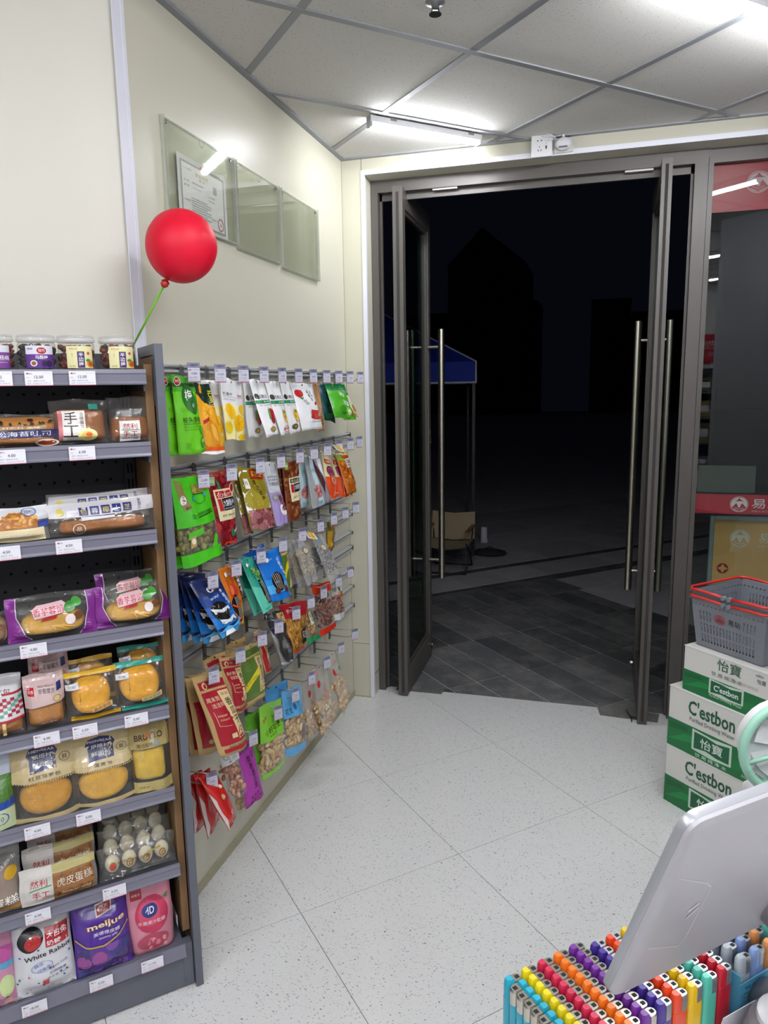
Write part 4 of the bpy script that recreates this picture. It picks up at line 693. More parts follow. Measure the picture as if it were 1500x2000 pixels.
krg = [('r', .06, .05, .94, .93, '#56762a'), ('r', .06, .72, .94, .76, '#cdb382'), ('r', .56, .14, .92, .70, '#d3ba86'), ('tv', '原香瓜子', .74, .63, .09, K_, dict(b=.01)), ('p', [(.08, .30), (.08, .42), (.55, .62), (.55, .50)], '#e6cf22')]
pouch('c5', 'snack_bag', 'green kraft seed bag seen edge on behind the bright blue bag', '#c3a874', 'kraft', krg, .025)
sfill = lambda cols: (.14, .20, .86, .70, 95, (.0038, .0032, .010), cols, 0, .014)
lab3 = [('r', .24, .79, .72, .97, '#b9bcc0'), ('e', .50, .70, .20, .06, '#8a5a30'), ('e', .50, .70, .15, .045, '#e6ddc8'), ('t', '瓜子', .50, .70, .045, K_, dict(w=.2))]
pouch('c6b', 'snack_bag', 'clear bag of pale melon seeds behind its twin in the third row', '#dddddd', 'haze', lab3, .028, 'long', fills=sfill(['#9a8a6c', '#ad9c7c', '#85765a']))
pouch('c6', 'snack_bag', 'clear bag of pale melon seeds with a round black seal in the third row', '#dddddd', 'haze', lab3, .034, 'long', fills=sfill(['#b5a688', '#c6b99c', '#9d8e70']))
pouch('c7b', 'snack_bag', 'clear bag of striped black seeds behind its twin in the third row', '#dddddd', 'haze', [], .028, 'long', fills=sfill(['#3c3c3e', '#58585a', '#2a2a2c']))
pouch('c7', 'snack_bag', 'clear bag of striped black seeds with a grey header in the third row', '#dddddd', 'haze', [('r', .18, .74, .62, .97, '#7f8d92'), ('e', .40, .72, .16, .06, '#a8744a'), ('e', .40, .72, .12, .045, '#e0d6c0'), ('t', '黑瓜子', .40, .72, .03, K_, dict(w=.18))], .036, 'long', fills=sfill(['#4a4a4c', '#6c6c6e', '#2c2c2e', '#8a8a8c', '#a2a2a2']))
pouch('c8', 'snack_bag', 'slim bag of brown and yellow dried meat near the right end of the third row', '#8a6a4a', 'foil', [('b', .3, 0, 1, 1, 40, .008, ['#8d6a52', '#a8826a', '#6f4e3a'], 27), ('r', 0, 0, .32, 1, '#b08a1c'), ('e', .25, .25, .12, .1, '#dca51e'), ('r', 0, .7, .25, 1, '#5a6a2a')], .03, 'pillow')
# --- fourth row, right group
pouch('d1', 'snack_bag', 'crumpled silver foil bag with brown lettering below the teal seed bags', '#b9babd', 'silver', [('tv', '香瓜子', .62, .62, .13, '#4a1c1c', dict(b=.012, lean=.02)), ('r', .55, .74, .95, .96, '#c79a5a'), ('b', .56, .75, .94, .95, 16, .006, ['#8a5a2a', '#e0bc82'], 28)], .04, 'stand', pm=PRINTG, wr=.004)
pouch('d2', 'snack_bag', 'golden fried peanut bag with red top and black name patch in the fourth row', '#b8843e', 'foil', [('b', 0, .04, 1, .72, 150, .0085, ['#a8742e', '#c8924a', '#d8a95e', '#8f5e22'], 29, .6), ('r', 0, .70, 1, 1, '#b0202a'), ('t', '香酥', .3, .84, .08, '#e8c8c8', dict(w=.25)), ('q', [(.5, .12), (.92, .20), (.92, .46), (.52, .40)], '#141414'), ('t', '花生', .72, .31, .15, '#e9e4d8', dict(w=.34, b=.01)), ('r', 0, 0, 1, .05, '#c8502a')], .03)
pouch('d3', 'snack_bag', 'clear bag of roasted peanuts with a green header and foot in the fourth row', '#dddddd', 'clear', [('r', 0, .84, 1, 1, '#1d5a32'), ('r', 0, 0, 1, .12, '#1f8a4a'), ('q', [(.45, .40), (.90, .46), (.88, .74), (.5, .66)], '#d9d4b0'), ('tv', '炭烧', .68, .62, .09, '#1c4a2a'), ('e', .25, .62, .14, .06, '#c87a2a')], .03, fills=(.06, .13, .94, .82, 70, (.007, .006, .009), ['#a8783e', '#c39a62', '#8d6230'], 0, .012))
pouch('d4', 'snack_bag', 'red-banded bag of brown skinned peanuts in the fourth row', '#dddddd', 'clear', [('r', 0, .80, 1, 1, '#d0381e'), ('r', 0, 0, 1, .12, '#d8321c'), ('l', [(.3, .92), (.9, .96)], .002, '#f0d8c8'), ('r', .62, .14, .72, .27, '#b5a468'), ('tv', '红皮花生米', .86, .70, .06, '#d8a8a4')], .03, fills=(.05, .13, .95, .80, 150, (.006, .0055, .0075), ['#6f3a28', '#8a4c34', '#5c2c1e', '#a0644a'], 0, .014))
pouch('d5', 'snack_bag', 'bag of red skinned peanuts with white top and green dot, ending the fourth row', '#dddddd', 'clear', [('r', 0, .70, 1, 1, '#c9c5c0'), ('r', .55, .62, 1, .78, '#b8622c'), ('e', .72, .86, .10, .075, '#2f7a2a'), ('t', '今麦', .28, .86, .12, '#26262a', dict(w=.36)), ('t', '花生', .35, .66, .10, '#c2303a', dict(w=.38, b=.01)), ('r', 0, 0, 1, .16, '#d4d3d4')], .03, fills=(.05, .17, .95, .62, 90, (.006, .0055, .0075), ['#8a5a48', '#a8745e', '#6f4434', '#b98a74'], 0, .012))
# --- kraft bags
def kraft(c1): return [('r', .08, .83, .92, .93, c1), ('e', .26, .875, .10, .045, '#d9c08c'), ('e', .27, .87, .05, .028, c1), ('t', '洽洽', .46, .885, .03, '#d8c08c', dict(w=.14)), ('r', .07, .13, .93, .80, c1), ('r', .56, .17, .90, .78, '#dcc592'), ('t', '周末到', .31, .70, .06, '#ecd9b0', dict(w=.40, b=.01)), ('t', '洽洽到', .36, .625, .055, '#ecd9b0', dict(w=.36)), ('t', '洽洽', .72, .735, .035, c1, dict(w=.22)), ('tv', '香瓜子', .73, .635, .095, K_, dict(b=.015, gap=1.2)), ('ring', .73, .235, .15, .075, c1, .88), ('tv', '瓜子', .73, .26, .035, K_), ('l', [(.14, .56), (.14, .38), (.46, .36)], .0012, '#e0cc9c'), ('t', '越嚼越香', .30, .50, .022, '#e0cc9c', dict(w=.26)), ('t', '好吃的瓜子', .33, .45, .022, '#e0cc9c', dict(w=.28)), ('r', .33, .20, .50, .26, '#dcc592'), ('r', .08, .04, .92, .09, c1), ('t', '葵花籽 净含量 260克', .5, .105, .02, '#3a2c1c', dict(w=.6))]
for k, lab in (('e1c', 'brown kraft seed bag at the very back of the first kraft hook'), ('e1b', 'brown kraft seed bag second on the first kraft hook')):
    pouch(k, 'snack_bag', lab, '#bfa16c', 'kraft', [('r', .1, .08, .6, .68, '#a3182a'), ('e', .4, .15, .09, .03, '#c8a878')], .04)
pouch('e1', 'snack_bag', 'big brown kraft seed bag with red print in front on the first kraft hook', '#c3a46e', 'kraft', kraft('#a81c2e'), .06)
pouch('e4', 'snack_bag', 'brown kraft seed bag with red edge furthest right of the kraft bags', '#bfa26e', 'kraft', [('r', .05, .10, .45, .9, '#a3182a'), ('r', .45, .1, .95, .95, '#d3ba86'), ('tv', '香瓜子', .7, .78, .14, K_, dict(b=.012)), ('ring', .7, .2, .2, .09, '#a3182a', .85), ('r', .05, .03, .95, .1, '#a3182a')], .03)
pouch('e3', 'snack_bag', 'green kraft seed bag with a yellow diagonal ribbon', '#c0a670', 'kraft', [('r', .10, .80, .95, .92, '#4e7022'), ('t', '洽洽', .42, .86, .04, '#8ea45e', dict(w=.2)), ('r', .04, .10, .95, .77, '#55762a'), ('r', .60, .16, .93, .76, '#d3ba86'), ('tv', '原香瓜子', .77, .66, .09, K_, dict(b=.012, gap=1.15)), ('ring', .77, .22, .14, .07, '#55762a', .88), ('t', '原味', .77, .22, .03, K_, dict(w=.14)), ('q', [(.05, .24), (.60, .48), (.60, .60), (.05, .36)], '#e0cb1e'), ('t', '新一季 新鲜直达', .32, .42, .035, '#5a6a1c', dict(w=.46, rot=24))] + lines(.12, .72, .22, 5, .03, '#9cae6a') + lines(.12, .2, .4, 3, .025, '#9cae6a'), .045)
pouch('e2', 'snack_bag', 'brown kraft seed bag with red print between the front one and the green one', '#bfa16c', 'kraft', kraft('#a3182c'), .05)
pouch('e3b', 'snack_bag', 'plain brown kraft bag top showing behind the green kraft bag', '#b79a66', 'kraft', [('r', .1, .84, .9, .92, '#a3884f')], .03)
pouch('e2b', 'snack_bag', 'plain brown kraft bag top showing behind the second red kraft bag', '#bb9d69', 'kraft', [('r', .1, .84, .9, .92, '#a3182c')], .03)
# --- peanuts, lowest rows
pouch('f2b', 'snack_bag', 'sky blue bag top showing behind the front sky blue peanut bag', '#4f97cc', 'matte', [], .03)
pouch('f1b', 'snack_bag', 'darker green bag behind the lime green peanut bag', '#5a9a26', 'matte', [('t', '花生', .6, .62, .09, '#1f3a10', dict(w=.4))], .03)
pouch('g2b', 'snack_bag', 'clear bag of tan peanuts hanging under the pink bean bag', '#dddddd', 'clear', [], .03, fills=(.06, .05, .94, .8, 90, (.007, .0065, .012), PNUT, .2, .012))
pf = (.06, .06, .92, .48, 130, (.0085, .008, .017), PNUT, .22, .02)
pouch('f3', 'snack_bag', 'clear peanut bag with red print squeezed between blue bag and next clear bag', '#dddddd', 'haze', [('e', .35, .70, .10, .06, '#c03a40', .4), ('t', '花生', .6, .60, .07, '#d87a80', dict(w=.35, rot=25)), ('q', [(.25, .78), (.45, .88), (.45, .92), (.25, .82)], '#d88a90')], .04, 'low', fills=(.06, .04, .94, .46, 100, (.0085, .008, .017), PNUT, .22, .014))
pouch('f4', 'snack_bag', 'large clear peanut bag with pink print hanging in front near the floor', '#dddddd', 'haze', [('e', .30, .74, .10, .055, '#c8323a', .5), ('t', '香酥', .6, .62, .06, '#d8848a', dict(w=.34, rot=25)), ('t', '花生', .55, .52, .06, '#d8848a', dict(w=.34, rot=25)), ('q', [(.15, .86), (.40, .94), (.40, .98), (.15, .90)], '#d88a90')], .045, 'low', fills=[(.06, .06, .94, .48, 130, (.0085, .008, .017), PNUT, .22, .02), (.3, .25, .6, .42, 30, (.004, .004, .004), ['#e6e0c8', '#d6cfae'], 0, .0)])
pouch('f5', 'snack_bag', 'clear peanut bag with pink and green print furthest right near the floor', '#dddddd', 'haze', [('e', .20, .66, .12, .06, '#c8323a', .5), ('t', '蒜香', .6, .80, .06, '#d8848a', dict(w=.4, rot=30)), ('t', '花生', .7, .60, .05, '#d8848a', dict(w=.4)), ('e', .82, .66, .12, .04, '#5aa878')], .045, 'low', fills=(.08, .08, .92, .50, 100, (.0085, .008, .017), PNUT, .22, .016))
pouch('f1', 'snack_bag', 'lime green topped bag of small peanuts in the lowest row', '#dddddd', 'clear', [('r', 0, .50, 1, 1, '#7cc22e'), ('r', 0, 0, 1, .07, '#7cc23a'), ('q', [(.06, .74), (.24, .80), (.26, .85), (.08, .80)], '#b33a2a'), ('t', '小籽花生', .42, .64, .085, '#1f3a10', dict(w=.62, rot=8)), ('t', '农家炒货', .40, .565, .025, '#3a5a1c', dict(w=.3, rot=8)), ('tv', '老家味道', .84, .84, .05, '#2f5a1c'), ('e', .68, .70, .05, .05, '#2f6a1c')] + lines(.5, .82, .25, 3, .02, '#4a7a2a'), .05, fills=pf)
pouch('f2', 'snack_bag', 'sky blue topped bag of peanuts beside the lime green one', '#dddddd', 'clear', [('r', 0, .58, 1, 1, '#5ea9dc'), ('r', 0, 0, 1, .13, '#5aa6dc'), ('t', '花生', .22, .68, .09, '#12263c', dict(w=.3, rot=6)), ('tv', '蒜蓉', .80, .84, .06, '#1f4a72'), ('e', .52, .72, .06, .05, '#356a98'), ('p', [(.58, .16), (.70, .16), (.86, .42), (.72, .42)], '#7a6a78')] + lines(.4, .86, .3, 3, .02, '#356a98'), .05, fills=(.06, .14, .92, .57, 120, (.0085, .008, .015), PNUT, .22, .018))
crisp = [('e', .5, .86, .14, .05, '#e8e0dc'), ('e', .5, .86, .11, .038, '#a81c20'), ('t', '佳巧', .5, .865, .028, W_, dict(w=.16)), ('e', .45, .56, .12, .05, '#e0a070'), ('e', .40, .57, .05, .025, '#efc8a0'), ('p', [(0, .70), (.09, .55), (.07, .30), (.16, 0), (0, 0)], '#cfc8c4'), ('t', '怪味豆', .72, .50, .06, '#3a5aa8', dict(w=.34, b=.01)), ('e', .58, .74, .08, .035, '#f0d8c0'), ('t', '香脆', .55, .25, .05, '#f4dcd4', dict(w=.3)), ('r', .2, .04, .9, .06, '#7a1014')]
for k, lab in (('g1c', 'red crispy bean bag at the back of the lowest left hook'), ('g1b', 'red crispy bean bag hanging lowest of all beside the shelf'), ('g1', 'red crispy bean bag in front on the lowest left hook')):
    pouch(k, 'snack_bag', lab, '#c2231f', 'foil', crisp, .04, 'pillow')
pouch('g2', 'snack_bag', 'clear bag of pink skinned beans under a white printed header', '#dddddd', 'clear', [('r', 0, .74, 1, 1, '#c9c9cc'), ('t', '生', .45, .84, .12, '#1c1c1c'), ('ring', .3, .9, .1, .05, '#55585c', .8), ('r', .62, .80, .9, .96, '#aeb4ba')], .04, fills=(.08, .05, .9, .72, 70, (.007, .0065, .010), ['#b07a62', '#c8927a', '#9c6650', '#d6a890'], 0, .016))
pouch('g3', 'snack_bag', 'magenta peanut bag with black lettering in the lowest row', '#a83aa0', 'matte', [('tv', '甜酥脆花生', .55, .72, .10, '#1a0f1a', dict(b=.012, gap=1.1, lean=.02)), ('t', '客家土特产', .42, .90, .06, '#2a122a', dict(w=.66, rot=14)), ('tv', '好味道', .82, .80, .035, '#2a122a'), ('t', '客家乡下', .55, .14, .04, '#2a122a', dict(w=.6, rot=14)), ('t', '地道小吃', .50, .07, .04, '#2a122a', dict(w=.6, rot=14)), ('l', [(.3, .78), (.38, .46)], .0008, '#6a1c66'), ('l', [(.68, .84), (.86, .50)], .0008, '#6a1c66')], .02)
# yellow shelf talkers clipped over two bags
def talker(c, lab):
    c = np.array(c); t = thing('promotion_clip', lab, 'price tag', c, [(.35, .9, -.25), (-.66, .02, -.75), (-.67, .43, .6)], 'yellow promotion clips')
    M = t.matrix_world.to_3x3(); M = M.normalized(); 
    MB().rbox(-.026, .026, -.0015, .0015, -.018, .018, .0014, 1).build('card', mat('paper_cream', '#efe6c8', .5), t)
    decals(flat_skin(-.026, .026, -.018, .018, -.0016), [('r', .34, .08, .82, .94, '#e8b418'), ('t', '特价', .58, .66, .3, '#c8601a', dict(w=.3)), ('t', '9.9', .58, .28, .3, '#8a5a10', dict(w=.3)), ('r', .06, .1, .26, .9, '#a89a98')], 'clip_print', t)
q1 = (.165, -.60, 1.385); q2 = (.165, -.94, 1.075)
talker(q1, 'cream and yellow promotion clip over the orange bag at the end of the second row'); talker(q2, 'cream and yellow promotion clip above the black seed bag')
# ================================================================ grey gondola shelf
SG = mat('shelf_grey', '#646771', .45, .1, .4, .05, 150); SGD = mat('shelf_black', '#3b3c42', .5, 0, .35); LIP = mat('price_rail_lilac', '#767585', .3, 0, .6, 0, 1, .2); WOOD = mat('end_panel_wood', '#8a6a48', .5, 0, .4, .1, 30, 0, .25, 14)
ZL = [1.651, 1.479, 1.262, 1.025, .800, .571, .348, .100]; ZT = [z + .034 for z in ZL[:7]] + [.138]
t = thing('gondola_shelf', 'dark grey metal shop shelf with wooden end panel and eight tiers of snacks', 'shelf', SP(0, 0, 0), BS); SHELF = t
bp = MB().box(-1.12, -.001, .252, .262, .10, 1.735).build('back_panel', SGD, t)
mb = MB()
for j in range(34):
    for i in range(30):
        x, z = -.07 - .035 * i - (.0175 if j % 2 else 0), .16 + .046 * j
        mb.add([(x + .0042 * math.cos(2 * PI * k / 8), .2515, z + .0042 * math.sin(2 * PI * k / 8)) for k in range(8)], [tuple(range(8))[::-1]])
mb.build('perforations', mat('hole_black', '#08080a', .9), bp, kind='stuff')
up = MB().box(-.052, -.026, .235, .262, .04, 1.74).build('upright', SGD, t); mb = MB()
for j in range(36):
    for x in (-.046, -.036): mb.box(x, x + .005, .2335, .2352, .17 + .043 * j, .17 + .043 * j + .026)
mb.build('slots', mat('hole_black'), up, kind='stuff')
ep = MB().box(-.002, .018, -.010, .014, .002, 1.747).box(-.002, .018, .014, .205, 1.722, 1.747).box(-.002, .018, .181, .205, .002, 1.722).box(-.002, .018, .014, .181, .002, .10).build('end_frame', SG, t)
MB().box(.002, .014, .014, .181, .10, 1.722).build('infill_board', WOOD, ep); MB().box(-.0045, -.002, .010, .016, 1.60, 1.712).build('catch', SGD, ep)
MB().box(-.0215, -.0025, .03, .25, .155, 1.70).build('inner_board', WOOD, ep)
for k in range(8):
    z = ZL[k]; top = ZT[k]; b = MB().box(-1.12, -.026, .002, .25, top - .022, top).build('shelf_board', SGD if k < 7 else SG, t)
    if k < 7:
        prof = [(.002, z), (-.004, z), (-.0055, z + .003), (-.003, z + .008), (-.003, z + .024), (-.0055, z + .027), (-.0045, z + .036), (.002, z + .036)]
        MB().tube([(0, 0, 0), (0, 0, 0)], 0) if False else None
        V = [(x, y, zz) for x in (-1.12, -.0235) for y, zz in prof]; n = len(prof); mb = MB(); mb.add(V, [tuple(range(n)), tuple(range(2 * n - 1, n - 1, -1))] + [(i, n + i, n + (i + 1) % n, (i + 1) % n) for i in range(n)]); mb.build('price_rail', LIP, b)
        MB().prism([(-.026, .002), (-.026, .22), (-.030, .22), (-.030, .002)][::-1], top - .05, top - .02).build('bracket', SGD, b)
    else:
        V = [(x, y, zz) for x in (-1.12, -.0235) for y, zz in ((.002, z), (-.004, z), (-.010, z + .005), (-.005, z + .02), (-.002, z + .039), (.002, z + .039))]; n = 6; mb = MB(); mb.add(V, [tuple(range(n)), tuple(range(2 * n - 1, n - 1, -1))] + [(i, n + i, n + (i + 1) % n, (i + 1) % n) for i in range(n)]); mb.build('price_rail', LIP, b)
MB().box(-1.12, -.030, .004, .012, .008, .10).build('kick_panel', SG, t); MB().box(-.030, -.004, .003, .03, .008, .135).box(-.028, -.026, .001, .004, .02, .03).build('foot', SG, t); MB().box(-1.12, -.03, .014, .25, .004, .02).build('base', SGD, t)
# shelf price tickets
TK = [(1, -.3385, '8.00', 1), (1, -.257, '12.00', 0), (1, -.166, '12.00', 0), (2, -.327, '4.00', 0), (2, -.18, '6.00', 0), (3, -.357, '4.50', 0), (3, -.226, '4.00', 0), (4, -.322, '4.00', 0), (5, -.313, '4.00', 0), (5, -.227, '5.00', 0), (5, -.106, '5.00', 0), (6, -.353, '4.00', 0), (6, -.237, '4.00', 0), (7, -.371, '6.00', 0), (7, -.192, '5.50', 0), (8, -.40, '18.00', 0), (8, -.243, '5.50', 0), (8, -.114, '11.50', 0)]
TLAB = {1: ['at the left frame edge of the jar shelf', 'under the purple plum jar', 'under the left of the two cream-labelled jars'], 2: ['under the pork floss bread', 'under the square sponge cake'], 3: ['at the left edge under the triangle sandwich', 'under the long toast pack'], 4: ['on the taro bread shelf'], 5: ['under the pink bread bag', 'between the pink bread and yellow cake', 'under the teal cake pack'], 6: ['under the left beige bread pouch', 'under the right beige bread pouch'], 7: ['under the tiger skin cakes', 'under the egg roll trays'], 8: ['under the white candy bag', 'under the purple candy bag', 'under the pink candy pouch']}
cnt = {}; tk0 = {}
for k, s, pr, _ in TK:
    i = cnt.get(k, 0); cnt[k] = i + 1; lab = 'white shelf ticket reading %s %s' % (pr, TLAB[k][i]); z = ZL[k - 1] + .016 + (.006 if k == 8 else 0)
    y = -.0072 if k < 8 else -.0118
    if pr in tk0: M = tk0[pr].matrix_basis.copy(); M.translation = Vector([float(v) for v in SP(s, y, z)]); dup(tk0[pr], None, M, lab); continue
    t = thing('shelf_ticket', lab, 'price tag', SP(s, y, z), BS, 'price tickets on the shelf rails'); tk0[pr] = t
    MB().box(-.0285, .0285, -.0004, .0006, -.016, .016).build('card', mat('paper_bright', '#e9e8f0', .55), t)
    decals(flat_skin(-.0285, .0285, -.016, .016, -.0004), [('r', 0, .0, 1, .05, '#d8899a'), ('t', pr, .50, .60, .20, '#4c4a52'), ('e', .10, .84, .035, .055, '#b03a40'), ('t', '易站', .20, .84, .09, '#5a4a50', dict(w=.13)), ('t', '零售价', .11, .56, .06, '#7d7a84', dict(w=.12)), ('t', '品名：盒装点心90克', .40, .34, .085, '#77747e', dict(w=.62)), ('t', '条码：6923450100', .34, .16, .07, '#88858f', dict(w=.54)), ('t', '规格 袋', .78, .18, .06, '#88858f', dict(w=.26)), ('t', '物价员签章', .80, .87, .05, '#b9b6c0', dict(w=.30))], 'ticket_print', t)
# ---------------------------------------------------------------- goods on the shelf
GRP = 'snacks standing on the grey shelf'
def sc(s0, s1, zb, zt, yb=.02, yt=.05, ds=0., dz=0.): return [SP(s0 + ds, yt, zt), SP(s1 + ds, yt, zt + dz), SP(s0, yb, zb), SP(s1, yb, zb + dz)]
def jar(s, lab, kind):
    t = thing('plastic_jar', lab, 'jar', SP(s, .052, ZT[0] + .001), BS, 'plastic jars on the top shelf'); r = .0405
    MB().lathe([(.002, .0), (r - .004, .0), (r, .005), (r, .058), (r - .003, .063)], 28).build('body', CLEARB, t, True)
    MB().lathe([(r - .002, .0635), (r + .0015, .0645), (r + .0015, .0705), (r - .001, .072), (r + .0005, .0735), (r + .0005, .076), (r - .003, .0785), (.004, .079)], 28).build('lid', clear('jar_lid', '#f4f4f4', .10, .1, .7, haze=.22), t, True)
    R = random.Random(int(abs(s) * 1000)); mb = MB(); cols = ['#24161c', '#2f1d22', '#1a1014'] if kind == 'plum' else ['#5a2016', '#74301f', '#471812', '#883c26']
    for k in range(130):
        a = R.uniform(0, 2 * PI); q = R.uniform(.60, .9) * r; mb.col = lin(R.choice(cols)); mb.ell((q * math.cos(a), q * math.sin(a), R.uniform(.008, .056)), (.007, .006, .005), 6, 4, Matrix.Rotation(R.uniform(0, 3), 3, 'X'))
    mb.build('dried_fruit', attr_fill, t, True, kind='stuff')
    W = 1.22; G = [[((r + .0004) * math.sin((u - .5) * 2 * W * .62 + .10), -(r + .0004) * math.cos((u - .5) * 2 * W * .62 + .10), .004 + v * .050) for u in np.linspace(0, 1, 15)] for v in np.linspace(0, 1, 5)]; sk = Skin(G)
    if kind == 'plum': ops = [('r', 0, 0, 1, 1, '#5a2a86'), ('r', 0, .62, 1, 1, '#d9d7e4'), ('e', .55, .78, .19, .17, '#e8e2e2'), ('e', .55, .78, .17, .145, '#a81e30'), ('t', '佳巧', .55, .79, .13, W_, dict(w=.22)), ('t', '乌酸梅', .54, .49, .17, W_, dict(w=.44, b=.005)), ('e', .26, .22, .12, .14, '#e6dccb'), ('e', .26, .22, .08, .09, '#8a5a1c'), ('e', .62, .20, .10, .13, '#2b1a44'), ('e', .80, .20, .12, .15, '#22143a'), ('t', '酸甜', .16, .86, .09, '#44327a', dict(w=.18))]
    elif kind == 'bay': ops = [('r', 0, 0, 1, 1, '#7a3f8e'), ('r', 0, .7, 1, 1, '#d9d7e4'), ('r', .2, .72, .62, .98, '#3a8a5a'), ('t', '杨梅', .78, .46, .22, W_, dict(w=.36)), ('t', 'bayberry', .7, .26, .08, '#e6d8ea', dict(w=.4))]
    else: ops = [('r', 0, 0, 1, 1, '#e3dca6'), ('r', .38, .02, .64, .76, '#45246a'), ('tv', '半边梅', .51, .62, .19, W_, dict(gap=1.12, b=.006)), ('t', '农夫山庄', .25, .88, .09, '#8a3a2a', dict(w=.3)), ('e', .88, .20, .17, .16, '#e08a2a'), ('e', .88, .19, .10, .10, '#b5561c'), ('e', .78, .36, .10, .07, '#5a8a2e'), ('e', .80, .68, .06, .07, '#b55a3a'), ('tv', '梅子干', .20, .64, .05, '#8a8a6a'), ('t', '80克', .2, .10, .07, '#9a8a4a', dict(w=.2))]
    decals(sk, ops, 'paper_label', t, PRINT, .0004, .00008)
jar(-.341, 'clear jar with purple label cut off by the left frame edge', 'bay'); jar(-.2525, 'clear jar of black plums with a violet and white label', 'plum'); jar(-.168, 'clear jar of red-brown fruit with cream label, left of two', 'half'); jar(-.076, 'clear jar of red-brown fruit with cream label beside the end panel', 'half')
def pack(name, lab, s0, s1, zb, zt, ops, col='#dddddd', kind='clear', T=.05, style='pillow', yb=.02, yt=.05, bread=None, cat='snack pack', fills=None, parts=(), **kw):
    C = sc(s0, s1, zb, zt, yb, yt, kw.get('ds', 0), kw.get('dz', 0))
    t, sk = pouch(None, name, lab, col, kind, ops, T, style, cat, GRP, BS, C, fills, parts, hole=False, wr=kw.get('wr', .0016))
    if bread:
        bc, (u0, v0, u1, v1), th, shape = bread; mb = MB(); n = 26; rings = []; pw = 8. if shape == 'box' else 2.2; yb_ = max(p[1] for row in sk.G for p in row) * 0
        for q, ins in ((.02, 0.), (.4, .0), (.7, .0006), (.88, .003), (.97, .008), (1., .016)):
            U, V_ = [], []
            for k in range(n):
                a = 2 * PI * k / n; ca, sa = math.cos(a), math.sin(a); f = (abs(ca) ** pw + abs(sa) ** pw) ** (-1 / pw); U.append((u0 + u1) / 2 + (u1 - u0) / 2 * q * f * ca); V_.append((v0 + v1) / 2 + (v1 - v0) / 2 * q * f * sa)
            P = sk.at(np.array(U), np.array(V_), 0.); P[:, 1] += .0022 + ins; rings.append(P)
        bk = rings[-1].copy(); bk[:, 1] = rings[0][:, 1].mean() + th; rings.append(bk); V = np.vstack(rings); m_ = len(rings)
        mb.add(V, [tuple(range(n))] + [(l * n + i, (l + 1) * n + i, (l + 1) * n + (i + 1) % n, l * n + (i + 1) % n) for l in range(m_ - 1) for i in range(n)] + [tuple(range(m_ * n - 1, (m_ - 1) * n - 1, -1))])
        mb.build('bread', mat('bread_' + bc, bc, .7, 0, .3, .9, 55, 0, .34, 45), t, True)
    return t, sk
Z2, Z3, Z4, Z5, Z6, Z7, Z8 = [z + .001 for z in ZT[1:]]
# tier two
pack('bread_pack', 'pork floss and seaweed bread pack with a navy band', -.405, -.2204, Z2, Z2 + .074, [('r', 0, .30, 1, .52, '#2e2a5e'), ('t', '肉松海苔吐司', .52, .41, .15, '#e6e6f0', dict(w=.74)), ('r', .2, .54, .84, .64, '#a88a5c'), ('t', '真材实料 美味', .52, .59, .06, '#efe4c8', dict(w=.5)), ('e', .12, .90, .13, .12, '#c2303a'), ('e', .84, .12, .14, .11, '#e8ddd6'), ('e', .84, .12, .11, .085, '#c05a2e'), ('b', .2, .66, .92, .86, 16, .005, ['#3a2a1c', '#2a3a20'], 31)], T=.055, bread=('#c27a28', (.04, .06, .94, .90), .045, 'box'), yt=.035)
pack('cake_pack', 'square sponge cake in clear wrap with a handwritten black label', -.2395, -.1117, Z2, Z2 + .104, [('r', .12, .10, .58, .76, '#e9e2dc'), ('r', .12, .10, .19, .76, '#cf7a80'), ('tv', '手工', .33, .60, .26, K_, dict(b=.02)), ('tv', '古味蛋糕', .52, .68, .08, '#5c4a40'), ('e', .60, .22, .17, .14, '#efe3a0'), ('e', .60, .22, .10, .09, '#e8c44a'), ('e', .62, .23, .055, .05, '#d8501c'), ('r', .66, .78, .82, .90, '#3a8a7a')], T=.055, bread=('#9a5c1c', (.08, .05, .94, .78), .05, 'box'), yb=.025, yt=.045)
pack('cake_pack', 'brown cake in clear wrap with a red and white square label beside the end panel', -.1115, -.0135, Z2, Z2 + .108, [('r', .22, .03, .70, .48, '#ece6e2'), ('t', '然利', .46, .36, .13, '#a82a2c', dict(w=.34, b=.01)), ('t', '手工', .46, .20, .13, '#a82a2c', dict(w=.34, b=.01)), ('r', .25, .275, .67, .29, '#3a8a5a'), ('t', '新鲜手工蛋糕', .46, .09, .04, '#a82a2c', dict(w=.36))], T=.055, bread=('#985a22', (.06, .02, .97, .56), .05, 'box'), yb=.025, yt=.05)
